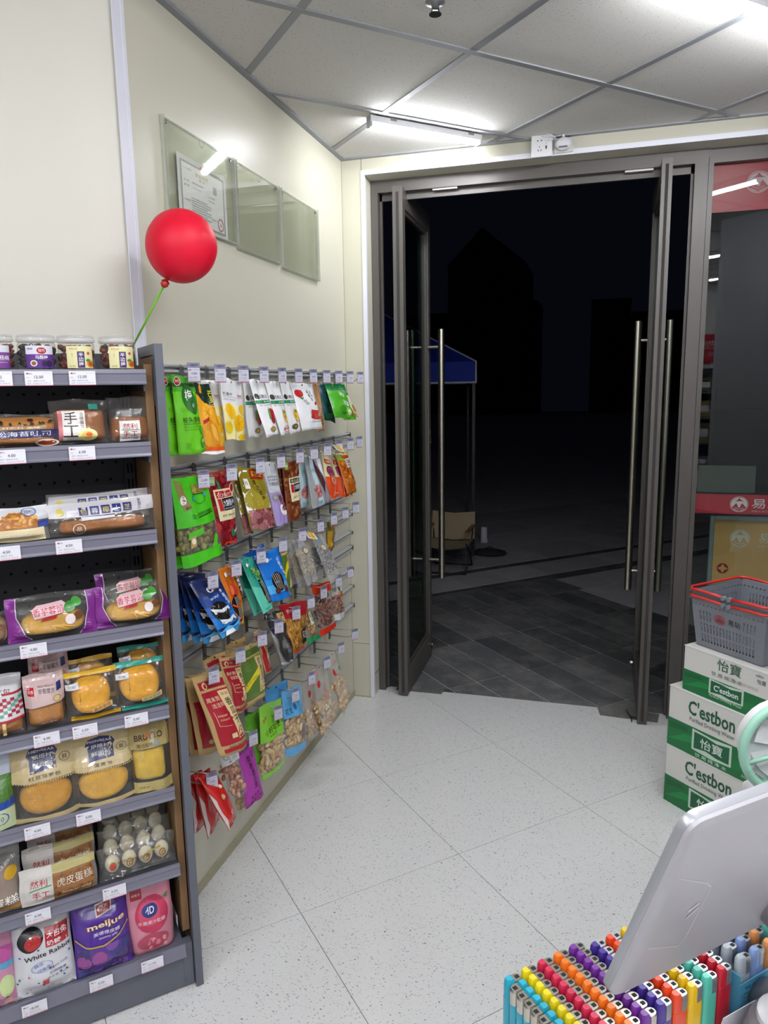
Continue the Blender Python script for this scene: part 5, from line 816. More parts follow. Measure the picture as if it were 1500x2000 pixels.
# tier three
pack('sandwich_pack', 'triangle sandwich pack with a browned floss print, cut by the left frame edge', -.42, -.2632, Z3, Z3 + .078, [('r', 0, .62, 1, 1, '#d8d8dc'), ('p', [(.22, .50), (.50, .88), (.62, .88), (.95, .52), (.95, .42), (.22, .40)], '#b5712c'), ('b', .35, .45, .85, .80, 40, .006, ['#c98a3c', '#a8631f', '#dba55a'], 33), ('r', 0, .02, .94, .40, '#e3d3a8'), ('r', .86, .40, 1, .58, '#23408c'), ('ring', .74, .86, .10, .11, '#5a78b0', .85), ('t', '双层夹心', .74, .86, .09, '#5a78b0', dict(w=.13)), ('t', '三明治包', .52, .22, .12, '#f6f0e0', dict(w=.5))], T=.05, kind='haze', yt=.04)
tst = [('q', [(.02, .55), (.98, .62), (.98, 1), (.02, .93)], '#cfccd0'), ('p', [(.30, .45), (.60, .50), (.60, .56), (.30, .56)], '#cfccd0')] + [('r', .285 + .10 * i, .60 + .01 * i, .365 + .10 * i, .82 + .01 * i, '#3c3f78') for i in range(5)] + [('t', c, .325 + .10 * i, .71 + .01 * i, .15, '#d8c86a' if i % 2 == 0 else '#e6e6ee', dict(w=.06)) for i, c in enumerate('包蓉椰士芝')] + [('ring', .28, .22, .055, .16, '#e8dcc8', .88), ('t', '品', .28, .22, .14, '#e8dcc8'), ('tv', '新西兰', .84, .90, .09, '#6a6a8a'), ('e', .12, .72, .03, .10, '#d0c04a')]
pack('bread_pack', 'long coconut toast pack lying behind the front one on the third tier', -.262, -.012, Z3 + .02, Z3 + .092, tst, kind='haze', T=.03, yb=.09, yt=.10)
pack('bread_pack', 'long coconut toast pack with upside-down navy letter squares in front', -.2696, -.0155, Z3, Z3 + .082, tst, kind='clear', T=.055, bread=('#a8661f', (.12, .04, .88, .46), .05, 'box'), yt=.04)
# tier four
pack('bread_pack', 'brown twisted roll pack cut by the left frame edge on the fourth tier', -.46, -.3634, Z4, Z4 + .07, [('ring', .75, .4, .16, .3, '#7a5238', .8), ('ring', .75, .4, .09, .17, '#7a5238', .75)], bread=('#96704e', (.05, .05, .95, .92), .05, 'ell'))
taro = [('p', [(0, 1), (.12, 1), (.10, .55), (.18, .15), (.24, 0), (0, 0)], '#7d2a86'), ('p', [(1, 1), (.90, 1), (.92, .55), (.86, .15), (.80, 0), (1, 0)], '#7d2a86'), ('l', [(.12, .98), (.105, .55), (.19, .15), (.26, .01)], .0014, '#e6d8e6'), ('l', [(.895, .98), (.915, .55), (.855, .15), (.79, .01)], .0014, '#e6d8e6'), ('p', [(.28, .72), (.34, .80), (.62, .84), (.66, .78), (.64, .60), (.30, .50)], '#e4bcc0'), ('t', '香芋蓉馅', .46, .67, .17, '#b02446', dict(w=.34, rot=4, b=.006)), ('q', [(.36, .44), (.54, .49), (.56, .56), (.40, .52)], '#b52430'), ('e', .70, .70, .07, .11, '#3f8a3a', .3), ('e', .78, .78, .06, .09, '#4c9a44', -.4), ('e', .80, .48, .06, .10, '#6a3f20'), ('e', .70, .42, .06, .12, '#e9dcdc'), ('b', .3, .12, .8, .34, 4, .02, ['#d0a03a'], 35, .08)]
for s0, s1, zo, zh, yb, lab in ((-.165, .004, .022, .115, .085, 'purple-ended taro bread pack behind the right one on the fourth tier'), (-.1782, -.0005, .0, .098, .02, 'purple-ended taro bread pack in front beside the end panel'), (-.3719, -.1777, .0, .10, .015, 'purple-ended taro bread pack on the left of the fourth tier')):
    pack('bread_pack', lab, s0, s1, Z4 + zo, Z4 + zh, taro, T=.06, bread=('#d6a23a', (.14, .06, .88, .62), .05, 'ell') if zo == 0 else None, yb=yb, yt=yb + .03, kind='clear')
# tier five
pack('bread_pack', 'bread bag with a red, green and white chequer print at the left frame edge', -.462, -.3547, Z5, Z5 + .135, [('r', 0, .30, 1, 1, '#d9d8da'), ('t', '面包', .62, .76, .08, '#7a2a30', dict(w=.3)), ('r', .60, .70, 1, .74, '#a82a3c')] + [('r', .52 + .08 * i, .36 + .05 * j, .60 + .08 * i, .41 + .05 * j, '#a82a3c' if (i + 2 * j) % 3 else '#5aa088') for j in range(6) for i in range(6) if (i + j) % 2 == 0] + [('r', 0, .28, 1, .32, '#a82a3c'), ('r', .55, .02, .62, .28, '#e3c88a')], T=.06, bread=('#c07a30', (.05, .02, .95, .30), .05, 'box'), kind='clear', cat='snack pack', yt=.07)
pk = [('q', [(0, .42), (1, .50), (1, 1), (0, 1)], '#d0b4b2'), ('r', .09, .66, .25, .80, '#b5242e'), ('t', '桃李', .17, .73, .06, '#f0dcdc', dict(w=.12)), ('t', '早餐魔方', .55, .72, .09, '#3c3a4e', dict(w=.40)), ('t', 'MAGIC BREAKFAST', .55, .80, .03, '#6a5a62', dict(w=.4)), ('p', [(.80, .68), (.92, .70), (.92, .84), (.80, .82)], '#27306a'), ('e', .80, .56, .10, .06, '#a88a4a'), ('e', .80, .56, .08, .045, '#cbb884'), ('t', '切片面包', .55, .14, .045, '#f0d8d8', dict(w=.4))]
pack('bread_pack', 'pale pink bread bag standing behind its twin on the fifth tier', -.335, -.245, Z5 + .02, Z5 + .172, pk, T=.03, kind='clear', yb=.09, yt=.10)
pack('bread_pack', 'pale pink topped bread bag showing a brown crust in front on the fifth tier', -.3519, -.2629, Z5, Z5 + .128, pk, T=.055, bread=('#b8762a', (.08, .02, .94, .46), .05, 'box'), kind='clear', yt=.05)
def cust(c1): return [('r', .08, 0, 1, .10, c1), ('r', 0, .90, 1, 1, c1), ('q', [(.02, .66), (.26, .70), (.26, .82), (.02, .78)], '#d8d8dc'), ('t', '日期', .14, .74, .05, '#8a8a90', dict(w=.12)), ('q', [(.46, .16), (.86, .24), (.86, .34), (.46, .26)], '#c8a060'), ('t', '香烘蛋糕', .66, .25, .08, '#7a3a1c' if c1 == '#d6a81e' else '#2a8a72', dict(w=.34, rot=10)), ('tv', '2024.11', .26, .60, .03, '#6a5010')]
pack('cake_pack', 'yellow round custard cake pack at the back of the yellow pair', -.25, -.14, Z5 + .02, Z5 + .132, cust('#d6a81e'), T=.03, yb=.085, yt=.10, bread=('#e6a80e', (.1, .1, .9, .88), .025, 'disc'))
pack('cake_pack', 'yellow round custard cake pack with yellow seals in front', -.2627, -.1389, Z5, Z5 + .115, cust('#d6a81e'), T=.05, bread=('#eeaa08', (.12, .09, .86, .88), .045, 'disc'), yt=.05)
pack('cake_pack', 'round custard cake pack with teal seals at the back of the teal pair', -.125, -.01, Z5 + .02, Z5 + .142, cust('#2f9a88'), T=.03, yb=.085, yt=.10, bread=('#e6a80e', (.1, .1, .9, .88), .025, 'disc'))
pack('cake_pack', 'round custard cake pack with teal seals in front beside the end panel', -.1455, -.018, Z5, Z5 + .118, cust('#2f9a88'), T=.05, bread=('#eeaa08', (.10, .13, .86, .92), .045, 'disc'), yt=.05)
# tier six
pack('snack_bag', 'green and blue snack bag cut by the left frame edge on the sixth tier', -.52, -.3963, Z6, Z6 + .17, [('r', 0, .72, 1, 1, '#c9d2e0'), ('r', 0, .38, 1, .72, '#4f7a34'), ('p', [(.5, .34), (1, .42), (1, .30), (.5, .26)], '#2346a0'), ('r', 0, 0, 1, .28, '#b9c49a'), ('ring', .75, .16, .14, .08, '#3a5aa8', .85), ('t', '10', .75, .16, .06, '#3a5aa8')], '#7a9a6a', 'foil', .05, 'stand', yt=.06, cat='snack bag')
def bear(nm, fc): return [('r', 0, .50, 1, 1, '#c3b083'), ('r', 0, 0, 1, .06, '#b7a477'), ('p', [(.28, .60), (.28, .76), (.24, .80), (.30, .88), (.50, .91), (.68, .89), (.74, .82), (.70, .77), (.70, .62)], '#2a3260'), ('t', 'HONBEAR', .49, .845, .035, '#e8e6dc', dict(w=.40)), ('t', '烘焙村', .49, .775, .055, '#e8e6dc', dict(w=.30)), ('t', '鲜面包', .49, .685, .055, '#e8e6dc', dict(w=.32)), ('ring', .84, .72, .09, .055, '#4a4034', .9), ('t', '鲜', .84, .72, .06, '#3a3028'), ('t', nm, .50, .555, .045, '#4a3a2a', dict(w=.10 * len(nm)))] + [('p', [(.0 + .04 * i, .505), (.02 + .04 * i, .485), (.04 + .04 * i, .505)], '#c3b083') for i in range(25)]
pack('snack_bag', 'beige bread pouch standing behind the right one on the sixth tier', -.250, -.115, Z6 + .02, Z6 + .205, bear('蛋黄包', 0), '#c3b083', 'matte', .03, 'stand', yb=.10, yt=.12, cat='snack bag')
pack('snack_bag', 'beige topped red bean pineapple bun pouch with navy loaf badge', -.3977, -.2518, Z6, Z6 + .188, bear('红豆菠萝包', 0), '#cccccc', 'clear', .05, 'stand', yt=.06, bread=('#cf942a', (.10, .05, .90, .50), .04, 'ell'), cat='snack bag')
pack('snack_bag', 'beige topped egg yolk bun pouch with navy loaf badge', -.2637, -.1164, Z6, Z6 + .178, bear('蛋黄包', 0), '#cccccc', 'clear', .05, 'stand', yt=.06, bread=('#dca83e', (.10, .05, .90, .50), .04, 'ell'), cat='snack bag')
pack('snack_bag', 'tan sliced cake pouch with dark block capitals beside the end panel', -.1205, -.0225, Z6, Z6 + .185, [('r', 0, .60, 1, 1, '#a3905c'), ('r', 0, 0, 1, .15, '#b5a468'), ('t', 'BRUTTO', .48, .75, .085, '#4a2a1c', dict(w=.72, b=.025)), ('e', .46, .775, .12, .02, '#c8762c', .5), ('t', '薄切蛋糕', .36, .645, .055, '#4a3a26', dict(w=.42)), ('e', .66, .65, .05, .03, '#6aa0c0'), ('ring', .22, .52, .07, .045, '#d8c88a', .88), ('t', '净含量:100g', .24, .075, .025, '#5a4a2a', dict(w=.26))], '#cccccc', 'clear', .045, 'stand', yt=.05, bread=('#dcb636', (.06, .15, .86, .58), .035, 'box'), cat='snack bag')
# tier seven
pack('cake_pack', 'brown cake pack with orange print cut by the left frame edge on the seventh tier', -.52, -.398, Z7, Z7 + .15, [('t', '蛋糕', .66, .22, .14, '#efe6da', dict(w=.5, b=.01)), ('r', .5, .05, 1, .12, '#d08a3a'), ('e', .82, .62, .12, .10, '#d0a02a'), ('t', '进口芝士', .70, .75, .05, '#e8dccc', dict(w=.5, rot=30))], '#8a6a50', 'haze', .05, 'pillow', bread=('#8f6a48', (.05, .05, .95, .7), .04, 'box'), yt=.07)
tig = [('r', 0, 0, .42, 1, '#cfcac4'), ('r', .42, .78, 1, .98, '#b5a96a'), ('t', '然利', .24, .60, .20, '#b52a2e', dict(w=.22, b=.012)), ('t', '手工', .26, .28, .20, '#b52a2e', dict(w=.22, b=.012)), ('q', [(.12, .42), (.40, .48), (.40, .51), (.12, .45)], '#3a9a6a'), ('r', .42, .02, .96, .78, '#96663a'), ('b', .43, .04, .95, .76, 34, .008, ['#7a4a22', '#b5814a', '#5e3618'], 37, .18), ('t', '虎皮蛋糕', .70, .52, .24, '#e9dfcf', dict(w=.46)), ('t', '双肉松滋味', .72, .18, .10, '#dccfb8', dict(w=.40))]
for i, lab in enumerate(('tiger skin cake pack at the very back of the row of four', 'tiger skin cake pack third from the front in its row', 'tiger skin cake pack second from the front in its row', 'tiger skin cake pack with red brand letters in front')):
    j = 3 - i; pack('cake_pack', lab, -.405 + .012 * j, -.228 + .004 * j, Z7 + .012 * j, Z7 + .088 + .026 * j, tig, '#cccccc', 'haze', .03, 'pillow', yb=.015 + .05 * j, yt=.03 + .05 * j, bread=('#b9a05c', (.1, .08, .95, .85), .024, 'box'))
for i, lab in enumerate(('clear tray of egg rolls at the back of the stack', 'clear tray of egg rolls third from the front', 'clear tray of egg rolls second from the front', 'clear tray of four swirled egg rolls in front')):
    j = 3 - i; t, sk = pack('egg_roll_tray', lab, -.222 + .006 * j, -.028, Z7 + .01 * j, Z7 + .084 + .024 * j, [('t', '好吃 瑞士卷', .45, .52, .09, '#6a4a2a', dict(w=.45)), ('q', [(.62, .60), (.80, .64), (.80, .70), (.62, .66)], '#b59a4a'), ('e', .16, .46, .04, .08, '#b53a3a')] if j == 0 else [], '#cccccc', 'clear', .034, 'pillow', yb=.02 + .045 * j, yt=.035 + .045 * j)
    for q in range(4):
        u = .17 + .22 * q; p = sk.at(np.array([u]), np.array([.46]), 0.)[0]
        r_ = MB().ell((p[0], p[1] + .016, p[2]), (.0185, .014, .024), 14, 10).build('egg_roll', mat('egg_roll_white', '#d9d0b8', .6), t, True)
        if j == 0:
            s5 = flat_skin(p[0] - .016, p[0] + .016, p[2] - .02, p[2] + .02, p[1] + .0015)
            decals(s5, [('e', .5, .45, .33, .36, '#cdb98a'), ('ring', .5, .45, .28, .30, '#8a6a34', .7), ('ring', .55, .42, .14, .16, '#8a6a34', .5)], 'swirl', r_, PRINT, .0, .0002)
# tier eight
pack('candy_bag', 'pink candy bag cut by the left frame edge on the bottom tier', -.56, -.4356, Z8, Z8 + .185, [('p', [(.3, .9), (1, .78), (1, .60), (.3, .70)], '#c25aa0'), ('p', [(.3, .68), (1, .60), (1, .52), (.3, .58)], '#5aa0c8'), ('e', .85, .30, .13, .14, '#c8d89a'), ('r', .82, .06, .85, .2, '#6a3a4a'), ('e', .84, .08, .08, .05, '#e8b8a0')], '#c98aa8', 'foil', .05, 'pillow', yb=.012, yt=.05, cat='candy bag')
pack('candy_bag', 'white milk candy bag with red and black lettering on the bottom tier', -.44, -.2993, Z8, Z8 + .195, [('l', [(.02, .88), (.4, .90), (.7, .95), (.98, .96)], .003, '#3a5a9a'), ('e', .32, .73, .22, .13, '#1c1c22', .35), ('e', .36, .70, .15, .08, '#b52a2c', .35), ('r', .56, .60, .95, .82, '#b5242a'), ('t', '大白兔', .76, .745, .075, W_, dict(w=.34, b=.006)), ('t', '奶糖', .70, .65, .065, W_, dict(w=.24, b=.006)), ('t', 'White Rabbit', .58, .535, .055, '#2a1c1c', dict(w=.78, b=.012, rot=3)), ('t', '快乐', .42, .425, .04, '#3a5ab0', dict(w=.16, rot=10)), ('t', '过兔年', .50, .37, .04, '#3a5ab0', dict(w=.22, rot=10)), ('ring', .47, .40, .18, .06, '#8aa0c8', .92), ('t', 'Creamy Candy', .74, .36, .03, '#44507a', dict(w=.3, rot=8)), ('t', '奶糖糖果', .72, .30, .03, '#44507a', dict(w=.28)), ('t', '净含量: 227克', .72, .25, .025, '#44507a', dict(w=.36)), ('r', .46, .17, .56, .24, '#b5303a'), ('b', .05, .05, .95, .80, 22, .003, ['#3a5a9a', '#c0484a', '#22263a'], 41)], '#d3d3d8', 'foil', .06, 'pillow', yb=.012, yt=.06, cat='candy bag')
pack('candy_bag', 'dark purple candy bag hidden behind the purple gummy bag', -.305, -.17, Z8 + .01, Z8 + .198, [], '#3a1c66', 'foil', .03, 'pillow', yb=.11, yt=.13, cat='candy bag')
pack('candy_bag', 'purple grape gummy candy bag with cream lettering on the bottom tier', -.2973, -.1591, Z8, Z8 + .185, [('b', .03, .02, .97, .42, 26, .021, ['#5a3a8a', '#7a4a9a', '#44306e', '#94488e', '#3a3a78'], 43, .9), ('l', [(.02, .54), (.2, .45), (.5, .41), (.8, .49), (.98, .60)], .004, '#b59a4a'), ('p', [(.42, .80), (.70, .84), (.72, .97), (.42, .93)], '#e6dcd0'), ('p', [(.44, .815), (.68, .85), (.70, .95), (.44, .915)], '#a32038'), ('t', '雅客', .57, .895, .04, '#e8dccf', dict(w=.16)), ('t', 'Yake', .57, .855, .03, '#e8dccf', dict(w=.14)), ('t', 'meijue', .58, .70, .115, '#8a4a2a', dict(w=.70, b=.05, rot=4)), ('t', 'meijue', .58, .70, .10, '#e9dcb8', dict(w=.66, b=.02, rot=4)), ('t', '美嚼橡皮糖', .58, .59, .055, '#efe6f0', dict(w=.48)), ('t', 'Gummy jelly', .60, .525, .035, '#efe6f0', dict(w=.34, rot=4))], '#4f2890', 'foil', .055, 'pillow', yb=.012, yt=.05, cat='candy bag')
pack('candy_bag', 'deep pink candy pouch standing behind the front pink one', -.150, -.055, Z8 + .01, Z8 + .198, [], '#a85068', 'matte', .03, 'stand', yb=.10, yt=.12, cat='candy bag')
pack('candy_bag', 'pink peach candy pouch with a big peach print beside the end panel', -.1611, -.045, Z8, Z8 + .19, [('r', .08, .78, .34, .99, '#a32838'), ('t', '鲜果多', .21, .85, .04, '#f0dce0', dict(w=.2)), ('e', .52, .55, .37, .25, '#c2385a'), ('e', .46, .58, .24, .17, '#d0506e'), ('p', [(.80, .72), (.92, .78), (.90, .70)], '#4a8a3a'), ('e', .48, .62, .18, .085, '#2c3a7c'), ('t', '4D', .48, .625, .09, '#e8e4ee', dict(w=.2, b=.02)), ('t', '水果爆汁软糖', .50, .47, .055, '#f0dfe4', dict(w=.60)), ('e', .50, .18, .36, .12, '#b04a5e'), ('b', .25, .06, .80, .26, 18, .008, ['#d8788a', '#e29aa6', '#b8485e'], 45), ('e', .52, .955, .035, .018, '#8a4a58')], '#d0899a', 'matte', .05, 'stand', yb=.03, yt=.045, cat='candy bag')
# ================================================================ wall pieces by the door
ACR = clear('acrylic', '#f8f9f5', .025, .03, .5, haze=.025); ACE = mat('acrylic_edge', '#cfd2c6', .2)
SCR = mat('steel_screw', '#7a766c', .3, .8)
Ys = [(-1.567, -1.142, 2.125), (-1.130, -.775, 2.116), (-.755, -.366, 2.106)]
for i, (y0, y1, zb) in enumerate(Ys):
    zt = 2.405; t = thing('acrylic_pocket', ['clear acrylic wall pocket holding a certificate', 'empty clear acrylic wall pocket in the middle', 'empty clear acrylic wall pocket nearest the door'][i], 'wall pocket', (0, (y0 + y1) / 2, (zb + zt) / 2), BW, 'acrylic wall pockets'); w, h = (y1 - y0) / 2, (zt - zb) / 2
    MB().box(-w, w, -.006, -.003, -h, h).build('back_sheet', ACR, t); MB().box(-w, w, -.016, -.0135, -h, h - .012).build('front_sheet', ACR, t)
    mb = MB(); mb.box(-w, -w + .004, -.0162, -.0028, -h, h); mb.box(w - .004, w, -.0162, -.0028, -h, h); mb.box(-w, w, -.0162, -.0028, -h, -h + .004); mb.box(-w, w, -.0064, -.0028, h - .003, h); mb.build('edge', clear('acrylic_rim', '#f0f2ec', .12, .08, .5, haze=.25, hazecol='#f2f3ee'), t)
    for sx in (-w + .02, w - .02): MB().lathe([(.0055, 0), (.0055, .004), (.003, .005)], 10, (sx, -.006, h - .014), 'y').build('screw', SCR, t)
    mb = MB()
    mb.tube([(-.02, -.0165, h - .012), (-.018, -.0165, h - .026), (-.008, -.0165, h - .032), (.002, -.0165, h - .026), (.004, -.0165, h - .012)], .0014, 6); mb.build('finger_notch', clear('acrylic_rim'), t)
t = thing('certificate', 'white printed business certificate with dark border and red seal in the acrylic pocket', 'certificate', (.010, -1.355, 2.226), BW)
MB().box(-.147, .147, -.0008, .0008, -.099, .100).build('sheet', mat('paper_white2', '#dedce0', .6), t)
sk = flat_skin(-.147, .147, -.099, .100, -.0008)
K2 = '#77757c'; ops = [('r', .05, .05, .95, .93, '#8d8f90'), ('r', .075, .085, .925, .90, '#dedce0'), ('e', .47, .91, .04, .055, '#b04a50'), ('t', '营业执照', .47, .80, .055, '#b59a3a', dict(w=.26, b=.02)), ('r', .66, .91, .86, .95, '#77757c'), ('t', '统一社会信用代码', .18, .83, .022, K2, dict(w=.16)), ('t', '（副 本）', .47, .74, .03, K2, dict(w=.14)), ('r', .70, .63, .78, .75, '#a3a1a8'), ('t', '名 称', .16, .66, .025, K2, dict(w=.10)), ('t', '便利店经营部', .38, .66, .022, K2, dict(w=.22)), ('t', '类 型', .16, .59, .025, K2, dict(w=.10)), ('t', '个体工商户', .36, .59, .022, K2, dict(w=.18)), ('t', '经营范围', .16, .38, .025, K2, dict(w=.10)), ('t', '注册日期', .66, .56, .022, K2, dict(w=.14)), ('t', '经营场所', .66, .50, .022, K2, dict(w=.14))] + lines(.24, .44, .40, 8, .035, '#a3a1a8', .012) + [('t', '登记机关', .70, .24, .025, K2, dict(w=.12)), ('ring', .84, .20, .065, .10, '#b5555a', .82), ('t', '★', .84, .20, .06, '#b5555a'), ('t', '国家企业信用信息公示系统', .78, .035, .016, K2, dict(w=.2))]
decals(sk, ops, 'print', t, PRINT, .0003, .00006)
# balloon -----------------------------------------------------------
bc = np.array([.20, -1.8204, 1.9937]); r = .0875
t = thing('balloon', 'round glossy red balloon on a green stick above the shelf', 'balloon', bc)
ax = Vector((-.30, -.35, -.89)).normalized(); R = ax.to_track_quat('-Z', 'Y').to_matrix()
mb = MB(); prof = []
for k in range(25):
    a = PI * k / 24; z = math.cos(a); rr_ = math.sin(a); zz = z * (1.0 if z > 0 else 1.05); prof.append((max(rr_ * r, .0008), zz * r))
mb.lathe(prof, 32); mb.v = [tuple(R @ Vector(p)) for p in mb.v]; mb.build('skin', mat('balloon_red', '#dc0f30', .48, 0, .35), t, True)
mb = MB().lathe([(.003, -r * 1.04), (.006, -r * 1.06), (.004, -r * 1.09), (.010, -r * 1.16), (.011, -r * 1.165), (.002, -r * 1.13)], 14); mb.v = [tuple(R @ Vector(p)) for p in mb.v]; mb.build('neck', mat('balloon_neck', '#8d1420', .45), t, True)
p0 = bc + np.array(ax) * r * 1.13; q_ = np.array([.0327, -1.7908, 1.7783]); p1 = q_ + (q_ - p0) * .45
MB().tube([tuple(p0 - bc), tuple((p0 * .5 + p1 * .5) - bc + np.array([.002, 0, 0])), tuple(p1 - bc)], .0028, 8).build('stick', mat('green_stick', '#7cc832', .4), t, True)
cu = MB().lathe([(.0035, 0), (.009, -.006), (.010, -.014), (.0045, -.02)], 10); cu.v = [tuple(R @ (Vector(p) + Vector((0, 0, -r * 1.10)))) for p in cu.v]; cu.build('cup', mat('red_cup', '#b0281c', .4), t, True)
# white text ghosts printed on the balloon flank
mb = MB(); mb.col = lin('#e8a8ae')
# socket and detector on the door head ------------------------------
WP = mat('white_socket', '#d9d9dc', .35)
t = thing('wall_socket', 'white wall socket box with usb port over the doorway', 'socket', (.944, 0, 2.669))
MB().rbox(-.043, .043, -.034, 0.0, -.043, .040, .002, 1).build('back_box', mat('socket_box', '#bdbdbd', .45), t); MB().rbox(-.045, .045, -.041, -.034, -.045, .045, .003, 2).build('face_plate', WP, t)
decals(flat_skin(-.045, .045, -.045, .045, -.041), [('p', [(.26, .74), (.34, .79), (.34, .70)], '#222222'), ('p', [(.54, .74), (.46, .79), (.46, .70)], '#222222'), ('r', .385, .42, .41, .50, '#222222'), ('q', [(.30, .33), (.33, .35), (.37, .27), (.34, .25)], '#222222'), ('q', [(.50, .33), (.47, .35), (.44, .27), (.47, .25)], '#222222'), ('r', .68, .34, .75, .50, '#333338'), ('e', .71, .60, .02, .02, '#66666a'), ('ring', .70, .78, .065, .11, '#aeaeb2', .85)], 'socket_openings', t, PRINT, .0002, .0001)
t = thing('door_sensor', 'oval white door chime sensor beside the wall socket over the doorway', 'sensor', (1.035, 0, 2.672))
MB().rbox(-.040, .042, -.012, 0, -.031, .031, .002, 1).build('base', mat('sensor_base', '#c9c7c0', .45), t)
MB().ell((0, -.014, .003), (.040, .022, .029), 22, 14).build('cover', WP, t, True); mb = MB(); mb.rbox(-.019, .019, -.0375, -.030, -.0155, -.0095, .002, 1); mb.build('lens_slot', mat('grey_slot', '#77767a', .4), t)
t2 = MB().rbox(-.006, .006, -.03, -.015, .028, .040, .002, 1).build('plug', WP, t)
pts = [(-.004, -.022, .038), (-.02, -.024, .036), (-.035, -.03, .034)]
for k in range(33):
    a = 2 * PI * k / 11; pts.append((-.047 + .016 * math.cos(a) - .0006 * k, -.045 - .002 * math.sin(a * .5), .022 + .010 * math.sin(a) + .0003 * k))
pts += [(-.075, -.046, .033), (-.09, -.045, .036), (-.097, -.044, .031), (-.085, -.046, .026), (-.07, -.047, .024), (-.060, -.044, .012)]
MB().tube(pts, .0017, 6).build('coiled_lead', WP, t, True)
# ================================================================ water cartons and baskets
CART = mat('white_carton', '#d9d8d3', .6, 0, .3, .08, 40, 0, .04, 6); BOXC = np.array([1.517, -.644, 0])
def carton(off, dep, wid, z0, z1, lab, style):
    o = BOXC + np.array(-E2) * off + E1 * dep + np.array([0, 0, z0]); t = thing('water_carton', lab, 'carton', o, BB, 'stacked water cartons'); h = z1 - z0
    MB().rbox(0, wid, 0, .27, .0, h, .003, 1).build('box', CART, t)
    mb = MB(); mb.box(-.0012, wid + .0012, -.0012, .2712, h - .003, h - .0008); mb.build('top_flap', CART, t)
    G1, G2 = '#15703a', '#1c8a46'
    sk = flat_skin(0, wid, 0, h, 0., 6, 4)
    ops = [('r', 0.0, .0, 1, .47, G1), ('p', [(0, .10), (.35, .22), (.6, .34), (.2, .30)], G2), ('p', [(.5, .05), (1, .2), (1, .36), (.6, .2)], '#187a3e'), ('p', [(.02, .30), (.25, .36), (.20, .42), (.02, .40)], '#125f32')]
    badge = lambda cu, cv, w, hh: [('p', [(cu - w * 1.12, cv + hh * 1.3), (cu, cv + hh * 1.1), (cu + w * 1.12, cv + hh * 1.3), (cu + w * 1.12, cv - hh * 1.2), (cu, cv - hh * 1.4), (cu - w * 1.12, cv - hh * 1.2)], '#c5d6c8'), ('p', [(cu - w, cv + hh), (cu - w * .3, cv + hh * .95), (cu + w * .3, cv + hh * .72), (cu + w, cv + hh), (cu + w, cv - hh), (cu + w * .3, cv - hh * 1.0), (cu - w * .3, cv - hh * .75), (cu - w, cv - hh)], '#12603a')]
    if style == 'en':
        ops += badge(.50, .275, .19, .135) + [('t', '怡寶', .50, .275, .16, '#e4ece4', dict(w=.24, b=.02)), ('t', '饮 用 纯 净 水', .50, .05, .06, '#eef4ee', dict(w=.34)), ('t', "C'estbon", .48, .78, .24, '#12563a', dict(w=.50, b=.02)), ('t', 'Purified Drinking Water', .49, .58, .085, '#24493a', dict(w=.48)), ('t', '净含量: 555毫升', .90, .08, .05, '#cfe0d2', dict(w=.16))]
    else:
        ops += badge(.50, .30, .17, .13) + [('t', "C'estbon", .50, .30, .13, '#e8efe8', dict(w=.27, b=.02)), ('t', 'Purified Drinking Water', .50, .10, .07, '#dfe8df', dict(w=.36)), ('t', '怡寶', .52, .83, .24, '#12563a', dict(w=.26, b=.03)), ('t', '饮 用 纯 净 水', .50, .60, .09, '#24493a', dict(w=.34)), ('t', '怡寶', .86, .78, .10, '#24493a', dict(w=.09)), ('t', 'edtbn', .84, .90, .06, '#24493a', dict(w=.08)), ('t', '20250125018MOS', .68, .60, .06, '#a8aaa6', dict(w=.3))]
    decals(sk, ops, 'printed_front', t, PRINT, .0004, .0001)
    # green band returns round the left side
    mb = MB(); mb.col = lin(G1); mb.add([(-.0005, 0, 0), (-.0005, .27, 0), (-.0005, .27, h * .47), (-.0005, 0, h * .47)], [(0, 1, 2, 3)]); mb.build('side_band', PRINT, t)
carton(0, 0, .40, .0, .2385, 'bottom water carton of the stack, on the floor', 'en'); carton(.0, .002, .395, .2395, .482, 'middle water carton with the large green lettering, under the short one', 'en'); carton(.05, .012, .37, .483, .658, 'short top water carton with a dark green brand name, under the baskets', 'cn')
